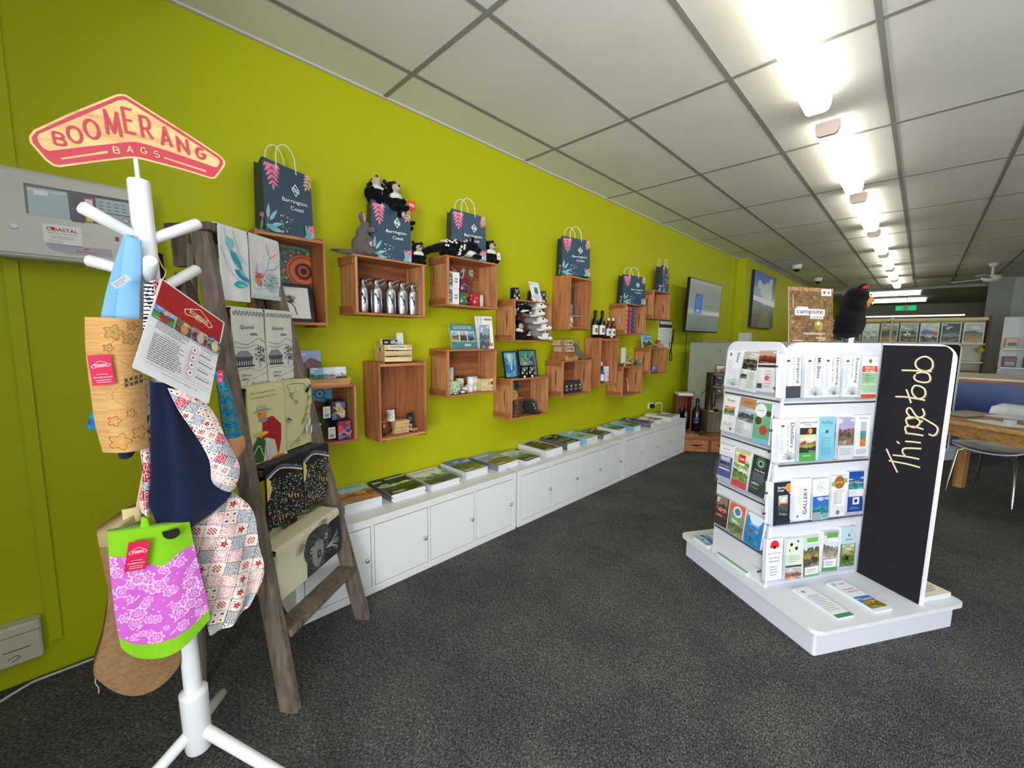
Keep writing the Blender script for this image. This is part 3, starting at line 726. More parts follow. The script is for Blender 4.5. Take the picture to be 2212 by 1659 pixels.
t = MB('#f4f4f2', 'satin').at((.19, 2.045, c3[3]+.055), (0, 1, .2), (0, -.2, 1)); t.prism(rrect(-.016, -.024, .016, .024, .004), -.002, 0); t.lines(-.011, -.015, .011, .006, 3, '#8a8a8a')
t.build('swing_tag', label='white card tag hanging on the devil plush beside the third bag', cat='tag')

def quoll_template():
    t = thing('plush_quoll', 'x', 'plush toy', (0, 0, 0)); b = MB(mat='plush')   # lies along +y, head at +y
    P = [((0, 0, .042), (.042, .075, .038), BLK), ((0, .09, .06), (.032, .035, .03), BLK), ((0, .125, .052), (.018, .026, .016), BLK), ((0, .147, .047), (.010, .012, .009), '#d9b7ad'),
         ((0, .07, .025), (.028, .05, .016), WHT), ((.03, .11, .012), (.012, .03, .011), BLK), ((.03, .135, .01), (.011, .014, .01), WHT), ((-.03, .10, .012), (.012, .03, .011), BLK),
         ((.035, -.04, .014), (.015, .035, .013), BLK), ((.035, -.005, .01), (.011, .014, .009), WHT), ((-.035, -.04, .014), (.015, .035, .013), BLK),
         ((0, -.10, .03), (.022, .06, .02), (.35, 0, 0), BLK), ((0, -.155, .008), (.018, .045, .017), (.6, 0, 0), BLK)]
    blob(b, P, .005); r = random.Random(3)
    for i in range(44):
        a, y = r.uniform(-1.4, 2.1), r.uniform(-.078, .10); k = math.sqrt(max(.3, 1-(y/.095)**2))
        b.ell((.042*k*math.sin(a)*.98, y, .044+.037*k*math.cos(a)*.97+(.014 if y > .05 else 0)), (.0062, .0068, .004), (0, a, 0), 8, WHT, 'plush')
    b.build('body', t)
    for s in (1, -1):
        e = MB(BLK, 'plush').ell((s*.022, .083, .093), (.011, .006, .013), n=10).build('ear', t); MB('#d3a296', 'plush').ell((s*.022, .088, .093), (.008, .004, .009), n=8).build('inner_ear', e)
        MB('#050505', 'gloss').ell((s*.018, .115, .068), .004, n=8).build('eye', t)
    MB('#c7909a', 'satin').ell((0, .160, .05), (.005, .004, .004), n=8).build('nose', t)
    return t
QT = quoll_template()
place(QT, (.17, 1.68, c3[3]), (0, 0, -.08), 1.35); QT['label'] = 'black plush quoll with white spots lying on the mug crate'; QT['group'] = 'spotted plush quolls'

def glider_template():
    t = thing('plush_glider', 'x', 'plush toy', (0, 0, 0)); b = MB(mat='plush')
    GL = '#8b8986'
    blob(b, [((0, -.05, .03), (.03, .06, .028), GL), ((0, .03, .033), (.029, .034, .027), WHT), ((0, .062, .028), (.017, .02, .015), WHT), ((0, .02, .054), (.014, .03, .008), GL),
             ((.03, .0, .012), (.010, .03, .010), WHT), ((-.03, .0, .012), (.010, .03, .010), WHT)], .0045); b.build('body', t)
    for s in (1, -1):
        MB('#d9c6bd', 'plush').ell((s*.024, .015, .066), (.010, .005, .013), n=10).build('ear', t)
        MB('#060606', 'gloss').ell((s*.0225, .050, .042), .0072, n=10).build('eye', t)
    MB('#d8a7a0', 'satin').ell((0, .082, .028), (.004, .004, .003), n=8).build('nose', t)
    return t
GT = glider_template()
pos = [(.155, 2.49, .235, -1.15, 0, 'topmost of the pile'), (.16, 2.475, .178, -1.3, 0, 'second from the top'), (.165, 2.50, .122, -1.1, 0, 'middle of the pile'),
       (.175, 2.535, .068, -1.0, 0, 'second from the bottom'), (.18, 2.53, .004, -.85, -.25, 'lowest, head tipping over the crate edge')]
for i, (x, y, z, rz, rx, w_) in enumerate(pos):
    o = GT if i == 0 else dup(GT); place(o, (x, y, c4[2]+IN+z), (rx, 0, rz), 1.12)
    o['label'] = 'grey and white plush possum in the packed crate, '+w_; o['category'] = 'plush toy'; o['group'] = 'grey and white plush possums'
dup(DT, (.13, 2.30, c4[2]+IN+.0), (0, -.1, -PI/2-.2), 1.15, 'black plush devil at the bottom of the packed crate, pale muzzle forward')
dup(DT, (.12, 2.27, c4[2]+IN+.125), (.1, .25, -PI/2-.3), 1.0, 'black plush devil in the packed crate, leaning under the spotted one')
dup(QT, (.11, 2.31, c4[2]+IN+.205), (.0, .2, -.9), .85, 'black spotted plush quoll lying highest in the packed crate')
dup(WT, (.10, 2.245, c4[2]+IN), (0, 0, -1.2), .75, 'grey plush wallaby squeezed at the left of the packed crate')
dup(DT, (.165, 2.395, c4[2]+IN), (0, .1, -PI/2-.1), .62, 'little black and white plush with white paws at the packed crate front')

# ================================================================ GOODS IN AND ON THE CRATES
FX = ((0, 1, 0), (0, 0, 1))
def card(name, lab, cat, x, y, z, w, h, draw, th=.004, lean=.0, yaw=0, col='#f2f2f0', group=None, mat='satin'):
    """upright sheet or panel facing +x; lean tips its top towards the wall"""
    u = (-math.sin(yaw), math.cos(yaw), 0); n = (math.cos(yaw), math.sin(yaw)); v = (-n[0]*lean, -n[1]*lean, 1)
    t = MB(col, mat).at((x, y, z), u, v); t.prism([(0, 0), (w, 0), (w, h), (0, h)], -th, 0, col); t.z = .0002
    t.clip = (.0, 0, w, h); draw(t, w, h); return t.build(name, label=lab, cat=cat, group=group)
def dots_art(pal, seed=1):
    def f(t, w, h):
        r = random.Random(seed); t.rect(0, 0, w, h, pal[0])
        for i in range(9):
            c = [(r.uniform(0, w), r.uniform(0, h)) for _ in range(4)]; t.stroke(c, .012, r.choice(pal[1:]))
        for i in range(9):
            x, y, R = r.uniform(0, w), r.uniform(0, h), r.uniform(.012, .036); a, b_ = r.sample(pal[1:], 2)
            t.circ(x, y, R, a, n=18); t.circ(x, y, R*.78, pal[0], n=18); t.circ(x, y, R*.66, b_, n=18); t.circ(x, y, R*.4, a, n=14); t.circ(x, y, R*.2, pal[0])
    return f
# crate 1: dotted canvas and framed bird drawing, pouch
def big_sun(t, w, h):
    dots_art(['#5a6a4a', '#2f8a7a', '#6fa08a', '#9a6a4a', '#3f7a90'], 5)(t, w, h)
    for R, c in ((.085, '#d9602a'), (.072, '#a83c1a'), (.066, '#e27a3a'), (.046, '#b8431d'), (.04, '#2a1a14'), (.03, '#c9502a'), (.016, '#2a1a14')): t.circ(w*.86, h*.42, R, c, n=28)
    for k in range(14): a = k*.45; t.circ(w*.86+.094*math.cos(a), h*.42+.094*math.sin(a), .006, '#e8b08a', n=8)
card('art_canvas', 'dot-painting canvas with a large orange sun inside the nearest upright crate', 'painting', .035, c1[0]+.02, c1[2]+.20, .275, .215, big_sun, .018)
fr = thing('framed_drawing', 'black framed ink drawing of a fluffy bird leaning in the nearest upright crate', 'picture frame', (.14, c1[0]+.15, c1[2]+.025))
t = MB('#17161a', 'satin').at((.155, c1[0]+.05, c1[2]+.026), (0, 1, 0), (-.25, 0, 1)); W_, H_ = .215, .195
for a in ((0, 0, W_, .016), (0, H_-.016, W_, H_), (0, .0161, .016, H_-.0161), (W_-.016, .0161, W_, H_-.0161)): t.prism([(a[0], a[1]), (a[2], a[1]), (a[2], a[3]), (a[0], a[3])], -.018, .002)
t.build('frame', fr)
t = MB('#e9e9e6', 'satin').at((.151, c1[0]+.05, c1[2]+.026), (0, 1, 0), (-.25, 0, 1)); t.rect(.014, .014, W_-.014, H_-.014, '#eeeeeb'); t.rect(.05, .038, W_-.05, H_-.034, '#f6f4ec')
r = random.Random(8); t.dz = 1e-5
for i in range(90): a = r.uniform(.1, 3.0) if i < 70 else r.uniform(0, 6.3); l = r.uniform(.012, .034); t.stroke([(.108+.012*math.cos(a), .112+.01*math.sin(a)), (.108+l*math.cos(a), .112+l*math.sin(a)*.9)], .0011, r.choice(['#3a3a40', '#6a6a70', '#1c1c22']), 1)
t.circ(.108, .112, .019, '#4b4b52'); t.circ(.098, .112, .0065, '#d8c23c'); t.circ(.122, .118, .006, '#d8c23c'); t.circ(.098, .111, .0028, '#141414'); t.circ(.122, .117, .0026, '#141414'); t.poly([(.1, .103), (.12, .106), (.106, .094)], '#2a2a2e')
t.stroke([(.112, .095), (.126, .074), (.13, .05), (.134, .036)], .0055, '#5a5a60'); t.build('drawing', fr)
b = MB('#cdbfa6', 'cloth').lathe([(.0, 0), (.03, .002), (.036, .03), (.028, .055), (.012, .07), (.018, .085), (.0, .08)], o=(.10, c1[0]+.045, c1[2]+.026)); b.tube([(.112, c1[0]+.045, c1[2]+.096), (.113, c1[0]+.052, c1[2]+.09), (.116, c1[0]+.055, c1[2]+.075)], .0012, 5, '#8a7a60')
b.build('drawstring_pouch', label='small cream drawstring pouch at the left inside the nearest crate', cat='pouch')

# crate 2: steel bottles
def bottle_t():
    t = thing('steel_bottle', 'x', 'drink bottle', (0, 0, 0))
    MB('#c3c5c8', 'metal').lathe([(.0, 0), (.033, 0), (.0345, .004), (.0345, .135), (.031, .152), (.018, .168), (.018, .178)]).build('bottle_body', t)
    MB('#8e9094', 'metal').lathe([(.020, .1785), (.021, .182), (.021, .198), (.014, .206), (0, .206)]).build('screw_cap', t)
    k = MB('#b9bbbf', 'metal'); pts = [(.012*math.cos(a)+.016, .030+.026*math.sin(a)*1.0, .185+.0*a+.02*math.sin(a+.8)) for a in [i*2*PI/14 for i in range(14)]]
    k.tube(pts, .0022, 6, closed=True); k.build('carabiner', t)
    p = MB('#1a1a1c', 'satin')
    def wrap(poly):
        vs = [(.0352*math.cos(a/.0345), .0352*math.sin(a/.0345), z) for a, z in poly]; p.raw(vs, [tuple(range(len(vs)))])
    for poly in ([(-.012, .118), (-.006, .122), (.0, .108), (-.002, .096), (-.008, .1)], [(-.002, .1), (.007, .095), (.014, .078), (.006, .07), (.0, .084)], [(.006, .072), (.012, .075), (.01, .06), (-.002, .05), (.004, .062)], [(-.01, .118), (-.017, .11), (-.012, .106)]): wrap(poly)
    p.build('printed_bird', t); return t
BO = bottle_t(); zz = c2[2]+IN
for i, (x, y, l) in enumerate([(.10, 1.075, 'leftmost and deepest in shadow'), (.14, 1.135, 'second from the left'), (.14, 1.222, 'third from the left'), (.14, 1.298, 'fourth from the left'), (.13, 1.375, 'rightmost, strap tag hanging')]):
    o = BO if i == 0 else dup(BO); place(o, (x, y, zz), (0, 0, -.35), .94); o['label'] = 'stainless steel drink bottle with black bird print, '+l; o['category'] = 'drink bottle'; o['group'] = 'steel drink bottles in the crate'
dup(BO, (.06, 1.18, zz), (0, 0, .5), .94, 'stainless steel drink bottle in the back row between the front ones')

# crate 3: mugs and boxes
zz = c3[2]+IN
card('art_canvas', 'teal and red dot-painting canvas at the back of the boxed-mug crate', 'painting', .03, c3[0]+.12, zz, .24, .27, dots_art(['#8a4a34', '#2f98a8', '#5fb8bf', '#3f7a4a', '#c9562f', '#d8c9a0'], 12), .015)
def mugbox(y, z, lab):
    t = MB('#efefec', 'satin').cbox(.06, .165, y, y+.10, z, z+.105, .0015).at((.1656, y, z), *FX)
    t.rect(.004, .006, .044, .098, '#9aa2a8', 'photo'); t.circ(.024, .052, .020, '#4a4e54', ry=.03); t.circ(.024, .052, .012, '#b9c2c8', ry=.02); t.circ(.024, .052, .005, '#3a3d42')
    t.circ(.072, .052, .016, '#8d9094'); t.rect(.055, .049, .09, .056, '#efefec'); t.build('mug_box', label=lab, cat='box', group='white mug boxes')
mugbox(1.612, zz, 'lower white mug box with a grey picture panel'); mugbox(1.614, zz+.1055, 'upper white mug box with a grey picture panel')
def mug_t(col, art):
    t = thing('mug', 'x', 'mug', (0, 0, 0))
    m = MB(col, 'gloss').lathe([(.0, 0), (.037, 0), (.040, .004), (.040, .094), (.0375, .095), (.0365, .01), (0, .008)], n=28)
    r = random.Random(5)
    if art:
        for i in range(26):
            a, z, k = r.uniform(-2.2, 2.2), r.uniform(.012, .084), r.uniform(.004, .011); vs = [(.0405*math.cos(a+k*math.cos(q)/.04), .0405*math.sin(a+k*math.cos(q)/.04), z+k*math.sin(q)) for q in [j*2*PI/10 for j in range(10)]]
            m.raw(vs, [tuple(range(10))], r.choice(art))
    m.build('mug_body', t)
    h = MB(col, 'gloss').tube(smooth([(0, .039, .078), (0, .058, .080), (0, .068, .058), (0, .060, .028), (0, .039, .022)], 5), .0055, 8); h.build('handle', t)
    return t
mg = mug_t('#6a1f4a', ['#b07aa0', '#8a3a6a', '#d0a0c0']); place(mg, (.13, 1.765, zz+.088), (0, 0, 2.6), .92); mg['label'] = 'maroon patterned mug stacked on the green and red ones'; mg['group'] = 'patterned mugs in the crate'
mg = mug_t('#2e6a3a', ['#8fc46a', '#d9e8b0', '#3a8a4a']); place(mg, (.13, 1.76, zz), (0, 0, 2.4), .92); mg['label'] = 'green patterned mug under the maroon mug'; mg['group'] = 'patterned mugs in the crate'
mg = mug_t('#b02530', ['#e86a5a', '#f0c0a0', '#7a1420']); place(mg, (.155, 1.855, zz), (0, 0, 2.9), .9); mg['label'] = 'red patterned mug at the right of the mug pile'; mg['group'] = 'patterned mugs in the crate'
mg = mug_t('#efeeea', ['#3a9a8a', '#d8603a', '#5ab0c0']); place(mg, (.10, 1.935, zz), (0, 0, 2.7), .9); mg['label'] = 'white mug with teal print behind the red mug'; mg['group'] = 'patterned mugs in the crate'

# on crate 4: black mugs and card
bm = mug_t('#121214', ['#e8e8e8', '#9a9aa0']); zz = c4[3]
for i, (x, y, l) in enumerate([(.13, 2.275, 'left of the white card'), (.10, 2.50, 'half hidden behind the white card'), (.13, 2.59, 'right of the white card')]):
    o = bm if i == 0 else dup(bm); place(o, (x, y, zz), (0, 0, 1.3), .95); o['label'] = 'black mug with white sketch on the plush crate, '+l; o['category'] = 'mug'; o['group'] = 'black printed mugs'
def info(t, w, h):
    t.rect(0, 0, w, h, '#f1f2f2'); t.circ(w*.16, h*.88, .007, '#3a4a4a'); t.rect(w*.3, h*.87, w*.85, h*.885, '#9a9aa0'); t.rect(w*.35, h*.38, w*.8, h*.74, '#a2a4a8', 'photo'); t.circ(w*.57, h*.56, .016, '#5a5c62', ry=.026); t.lines(w*.12, h*.08, w*.92, h*.34, 5, '#8c8e94', .4, 3)
card('info_card', 'white printed card leaning among black mugs on the plush crate', 'card', .185, 2.425, zz, .115, .165, info, .002, .35)

# crate 5: mugs with orange art
zz = c5[2]+.026
card('art_canvas', 'orange dotted round painting in the upright crate with two mugs', 'painting', .03, c5[0]+.03, zz+.10, .26, .27, lambda t, w, h: (t.rect(0, 0, w, h, '#54483c'), [t.circ(w*.28, h*.52, R, c, n=26) for R, c in ((.095, '#e0602a'), (.07, '#c24a20'), (.062, '#e8743a'), (.035, '#7a2414'), (.028, '#e0602a'))]), .015)
for i, (y, z, l) in enumerate([(2.975, 0, 'lower'), (2.965, .105, 'upper')]):
    o = mug_t('#e6e6e4' if i == 0 else '#6a8a9a', ['#5a5a5e', '#b03a4a', '#7a8a8a'] if i == 0 else ['#4a6a80', '#8fb0c0']); place(o, (.12, y, zz+z+(.002 if i else 0)), (0, 0, .2), .98); o['label'] = l+' mug of the stacked pair in the upright crate'; o['group'] = 'stacked pair of mugs'
MB('#a9b4b8', 'gloss').cbox(.07, .17, 2.92, 3.13, zz+.0945, zz+.1035, .003).build('coaster', label='flat grey tray laid between the two stacked mugs', cat='tray')

# crate 6: books
zz = c6[2]+IN
for i, (w_, h_, c, c2_, l) in enumerate([(.035, .275, '#e3d3c8', '#2c2028', 'cream and black patterned'), (.055, .28, '#b01f33', '#8e1626', 'thick red'), (.022, .27, '#c8552f', '#3a2a5a', 'thin orange'), (.035, .275, '#2f4a9a', '#1d2f6a', 'blue'), (.03, .26, '#243a78', '#8fa0d0', 'navy speckled')]):
    y = 3.852+sum((.035, .055, .022, .035, .03)[:i])+.002*i
    t = MB(c, 'satin').cbox(.03, .185, y, y+w_, zz, zz+h_, .002).at((.1856, y, zz), *FX)
    for k in range(5): t.rect(w_*.2, .03+k*.048, w_*.8, .045+k*.048, c2_)
    t.build('upright_book', label=l+' book standing in the book crate', cat='book', group='books standing in the far crate')
# crate 7
card('framed_card', 'small wood-framed picture leaning inside the highest far crate', 'picture frame', .13, c7[0]+.10, c7[2]+IN, .115, .19, lambda t, w, h: (t.rect(0, 0, w, h, '#a9824e'), t.rect(.01, .01, w-.01, h-.01, '#4a3a2c', 'photo'), t.circ(w*.5, h*.4, .03, '#b09a7a'), t.rect(.02, h*.78, w-.02, h*.88, '#d8c890')), .012, .15)
card('folded_leaflet', 'blue and white leaflet seen through the far crate hand hole', 'leaflet', .12, c7[1]+.02, c7[2]+.02, .08, .2, lambda t, w, h: (t.rect(0, 0, w, h, '#e9f0f4'), t.rect(0, h*.3, w, h*.75, '#5a92c9'), t.rect(0, 0, w, h*.2, '#8aa0a0')), .003, .1)

# crate 8
zz = c8[2]+IN
card('art_canvas', 'blue swirl dot-painting canvas in the crate behind the ladder', 'painting', .035, c8[0]+.04, zz, .335, .285, lambda t, w, h: (dots_art(['#6a6434', '#b5502a', '#3f7a3a', '#8a3a24', '#2f5a2a'], 4)(t, w, h), t.poly([(0, h*.75), (w*.3, h*.66), (w*.6, h*.8), (w, h*.62), (w, h), (0, h)], '#5fb0d0'), t.stroke([(0, h*.8), (w*.3, h*.72), (w*.6, h*.88), (w, h*.7)], .01, '#2a6a9a'), t.circ(w*.8, h*.86, .03, '#2f6f9f', n=18), t.circ(w*.8, h*.86, .018, '#9fd0e0', n=18), t.circ(w*.8, h*.86, .009, '#1f4f7f'), t.stroke([(0, h*.68), (w*.35, h*.6), (w*.7, h*.68)], .012, '#c4502a')), .016)
def tin(y, z, cols, lab, x=.13, seed=2):
    t = MB('#2a1a20', 'satin').cbox(x-.04, x+.04, y, y+.082, z, z+.108, .008).at((x+.0405, y, z), *FX); t.clip = (.005, .005, .077, .103); r = random.Random(seed)
    t.rect(.003, .003, .079, .105, cols[0])
    for i in range(6): t.stroke([(r.uniform(0, .08), r.uniform(0, .1)) for _ in range(3)], .006, r.choice(cols[1:])); t.circ(r.uniform(0, .08), r.uniform(0, .1), r.uniform(.01, .022), r.choice(cols[1:]))
    t.stroke([(0, .03), (.03, .045), (.06, .03), (.08, .05)], .003, '#e8dcc0'); t.clip = None
    return t.build('patterned_tin', label=lab, cat='tin', group='patterned tins in the lower crate')
tin(.845, zz+.109, ['#4a2a30', '#9a5a5a', '#e0c060', '#5a6a9a', '#c9b0a0'], 'dark maroon patterned tin, upper of the two'); tin(.872, zz, ['#2f3f8a', '#e8502f', '#5a90c9', '#d0402a', '#8a2a4a'], 'red and blue patterned tin, lower of the two', .14, 9)
for y, z, l in ((.805, zz+.13, 'upper'), (.828, zz+.015, 'lower')):
    t = MB('#eceae4', 'matte').at((.172, y, z), (0, 1, 0), (0, -.1, 1)); t.prism([(0, 0), (.038, 0), (.038, .062), (0, .062)], -.001, 0); t.rect(.008, .006, .03, .024, '#9a9a98'); t.lines(.006, .03, .034, .056, 3, '#bbbbb8'); t.build('price_tag', label=l+' white barcode tag beside the patterned tins', cat='tag', group='barcode tags')
t = thing('paper_cup', 'teal patterned paper cup with white rim at the crate front', 'cup', (.155, .755, zz))
m = MB('#2b7f92', 'satin').lathe([(.0, 0), (.03, 0), (.039, .098)], o=(.155, .755, zz)); r = random.Random(6)
for i in range(16):
    a, z = r.uniform(-1.6, .8), r.uniform(.015, .085); R = .0305+.0092*z/.098; vs = [(.155+R*math.cos(a+.007*math.cos(q)/R), .755+R*math.sin(a+.007*math.cos(q)/R), zz+z+.007*math.sin(q)) for q in [j*PI/4 for j in range(8)]]; m.raw(vs, [tuple(range(8))], r.choice(['#1b4f66', '#7fd0d8']))
m.build('cup_body', t); MB('#f2f0ea', 'satin').lathe([(.039, .095), (.042, .098), (.042, .104), (.037, .104), (.028, .01), (0, .01)], o=(.155, .755, zz)).build('rim', t)
zz = c8[3]
card('calendar', 'picture calendar with field and tree titled Gloucester on the lower left crate', 'calendar', .13, .565, zz, .26, .185, lambda t, w, h: (t.scene(0, h*.2, w, h, ['#9da8d8', '#6b5a6a', '#5a6a3a', '#4a5a2c'], 3), t.rect(0, 0, w, h*.2, '#2c3a26'), t.text('Gloucester', w*.62, h*.1, .02, '#e8ece0', bold=.02), t.circ(w*.82, h*.6, .034, '#7a5058', n=12, mat='photo'), t.rect(w*.81, h*.3, w*.83, h*.5, '#3a2c28')), .004, .12)
def tray(x, y, z, w, d, h, lab, col='#d9a86c'):
    t = MB(col, 'woody'); t.box(x-d, x, y, y+w, z, z+.005); t.raw([(x, y+.004, z), (x, y+w-.004, z), (x+.004, y+w+.006, z+h), (x+.004, y-.006, z+h), (x-.006, y+.004, z), (x-.006, y+w-.004, z), (x-.002, y+w+.006, z+h), (x-.002, y-.006, z+h)], [(0, 1, 2, 3), (7, 6, 5, 4), (3, 2, 6, 7)])
    t.box(x-d, x-d+.005, y, y+w, z+.0051, z+h); t.box(x-d+.0051, x-.0061, y, y+.005, z+.0051, z+h+.006); t.box(x-d+.0051, x-.0061, y+w-.005, y+w, z+.0051, z+h+.006)
    return t.build('wooden_tray', label=lab, cat='tray')
tray(.19, .745, zz, .20, .07, .036, 'pale wooden tray holding small picture cards, lower left crate')
for i, (p, l) in enumerate([(['#7fb8c9', '#3a6a4a', '#4f8a3a', '#2f5a2a'], 'green lake'), (['#d8dce0', '#8a8f98', '#a9aab0', '#5a5c62'], 'grey forest'), (['#f0f2f4', '#c9ccd0', '#4a5a4a', '#3a4438'], 'white topped')]):
    card('picture_card', l+' picture card standing in the pale wooden tray', 'postcard', .158-.004*i, .755+i*.062, zz+.006, .066, .088, lambda t, w, h, p=p, i=i: t.scene(0, 0, w, h, p, 40+i), .012, .08)

# crate 9: postcards crate on top, bits inside
zz = c9[3]; x0, x1, y0, y1 = .05, .17, 1.165, 1.345
t = thing('slatted_box', 'little pale slatted box lettered POSTCARDS holding postcards', 'box', (.11, 1.255, zz)); PN = '#e2c99a'
for k, (a, b_) in enumerate(((0, .028), (.035, .063), (.07, .10))):
    MB(PN, 'woody').box(x0, x0+.006, y0, y1, zz+a, zz+b_).build('slat', t)
    s = MB(PN, 'woody').box(x1-.006, x1, y0, y1, zz+a, zz+b_)
    if k == 2:
        s.at((x1+.0004, y0, zz), *FX); s.rect(.025, .0715, .145, .0985, '#efe6cf'); s.text('POSTCARDS', .085, .085, .012, '#2b2b2b', w=.095, bold=.02)
    s.build('slat', t)
for y in (y0, y1-.008):
    e = MB('#d0b080', 'woodz').at((0, y+.008, 0), (1, 0, 0), (0, 0, 1)); a, b_, c_, d_ = x0+.0065, x1-.0065, zz, zz+.10; cx = (a+b_)/2
    e.prism([(a, c_), (b_, c_), (b_, zz+.058), (a, zz+.058)], 0, .007); e.prism([(a, zz+.058), (cx-.022, zz+.058), (cx-.028, zz+.084), (a, zz+.084)], 0, .007); e.prism([(cx+.022, zz+.058), (b_, zz+.058), (b_, zz+.084), (cx+.028, zz+.084)], 0, .007); e.prism([(a, zz+.084), (b_, zz+.084), (b_, d_), (a, d_)], 0, .007)
    e.build('end_panel', t)
MB(PN, 'woody').box(x0+.0065, x1-.0065, y0+.0085, y1-.0085, zz+.0005, zz+.006).build('base', t)
for i, (y, w_, h_, c, l) in enumerate([(1.18, .085, .128, ['#1e2420', '#39423a', '#2a3026', '#101410'], 'dark forest postcards'), (1.25, .065, .126, ['#202420', '#4a5048', '#30342c', '#141812'], 'second dark stack of postcards'), (1.29, .045, .165, ['#e4e4e2', '#b8b8b6', '#9a9a98', '#d0d0ce'], 'white sketch card on a string')]):
    card('postcard', l+' standing in the POSTCARDS box', 'postcard', .12-.02*i+.02*(i == 2), y, zz+.007, w_, h_, lambda t, w, h, c=c, i=i: t.scene(.002, .002, w-.002, h-.002, c, 60+i), .02 if i < 2 else .002, .1)
zz = c9[2]+.026
o = thing('woven_ornament', 'shiny brown branching ornament in the lower upright crate', 'ornament', (.15, 1.165, zz)); t = MB('#6b3a20', 'gloss')
blob(t, [((.15, 1.165, zz+.05), (.022, .026, .045), '#6b3a20'), ((.15, 1.165, zz+.012), (.016, .012, .014), '#2a1a14'), ((.15, 1.195, zz+.03), (.014, .022, .02), '#3a2418'), ((.155, 1.16, zz+.085), (.014, .03, .012), '#8a4a28')], .004, 'gloss'); t.build('body', o)
t = MB('#8a5030', 'gloss'); r = random.Random(2)
for i in range(7): t.tube([(.15, 1.165, zz+.08), (.15+r.uniform(-.02, .02), 1.165+r.uniform(-.03, .03), zz+.13), (.15+r.uniform(-.03, .03), 1.165+r.uniform(-.05, .05), zz+.155)], [.004, .003, .0012], 6)
t.build('branches', o)
for i in range(2): t = MB('#dcb884', 'woody').cbox(.10, .16, 1.225+.006*i, 1.325+.004*i, zz+.039*i+.0005, zz+.038+.039*i, .002); t.at((.1605, 1.225, zz+.039*i), *FX).rect(.046, 0.002, .0475, .036, '#6a4a2a') if i == 0 else None; t.build('wooden_box', label='small pale wooden box, '+('lower' if i == 0 else 'upper')+' of the pair in the lower upright crate', cat='box', group='pair of small pale boxes')
card('price_card', 'tilted white price card behind the small pale boxes', 'card', .12, 1.20, zz+.075, .05, .07, lambda t, w, h: t.lines(.006, .01, w-.006, h-.01, 6, '#a9a9a9'), .001, .1)
card('keyring_card', 'black keyring card with silver ring leaning at the right', 'keyring', .14, 1.33, zz, .042, .115, lambda t, w, h: (t.rect(0, 0, w, h, '#141214'), t.circ(w/2, h*.66, .012, '#b9b9bc'), t.circ(w/2, h*.66, .009, '#141214'), t.circ(w/2, h*.3, .012, '#9aa0a4')), .004, .15, col='#141214')
t = MB('#d79a90', 'gloss'); r = random.Random(12)
for i in range(12): a = r.uniform(0, 6.28); R = r.uniform(.005, .04); t.ell((.165+R*math.cos(a)*.45, 1.345+R*math.sin(a), zz+.008+r.uniform(0, .012)), (.008, .013, .006), (r.random(), r.random(), r.random()*3), 10, r.choice(['#d79a90', '#e8bdb4', '#c9857c', '#f0d8d0']))
t.build('shell_bracelet', label='pink shell bracelet heaped at the crate front edge', cat='bracelet')

# crate 10
zz = c10[3]-.0
def glo(t, w, h):
    t.rect(0, 0, w, h, '#4f8480'); t.text('GLOUCESTER', w/2, h*.88, .022, '#dfeeea', w=w*.72)
    t.rect(.008, h*.30, w-.008, h*.74, '#eef2f0')
    for k, p in enumerate((['#8fb0d8', '#7a6048', '#8a7a3a', '#a08a4a'], ['#a9a8a0', '#4a4038', '#5a5048', '#2f2c28'], ['#6f9fd0', '#6a8ab0', '#3a5a6a', '#3a4a2a'])): t.scene(.012+k*(w-.02)/3, h*.32, .004+(k+1)*(w-.02)/3, h*.72, p, 70+k)
    t.text('NSW', w*.62, h*.15, .017, '#f2f8f4', bold=.03)
card('calendar', 'teal calendar lettered GLOUCESTER NSW with three photographs', 'calendar', .14, 1.70-.03, zz, .22, .17, glo, .004, .2)
card('grey_brochure', 'dark grey mountain brochure leaning beside the lighthouse brochures', 'brochure', .15, 1.90, zz, .075, .175, lambda t, w, h: (t.rect(0, 0, w, h, '#f0f2f4'), t.scene(.004, 0, w, h-.004, ['#8a98a8', '#4a5a6a', '#5f6f80', '#3a4654'], 71)), .006, .12, -.4)
for i in range(3): card('lighthouse_brochure', 'white brochure with a tan lighthouse drawing, '+('front one', 'middle one', 'rear one')[i], 'brochure', .15-.022*i, 1.935-.012*i+.01, zz, .092, .235, lambda t, w, h: (t.rect(0, 0, w, h, '#f4f3f0'), t.rect(w*.2, h*.87, w*.95, h*.93, '#b98468'), t.poly([(w*.42, h*.12), (w*.72, h*.12), (w*.66, h*.56), (w*.48, h*.56)], '#c9a07a', 'photo'), t.rect(w*.44, h*.56, w*.70, h*.6, '#8a6a50'), t.circ(w*.57, h*.65, w*.11, '#b9a890', ry=h*.035), t.poly([(w*.3, h*.14), (w*.9, h*.18), (w*.95, h*.08), (w*.3, h*.08)], '#b08a6a', 'photo')), .008, .14, -.1, group='lighthouse brochures')
zz = c10[2]+IN
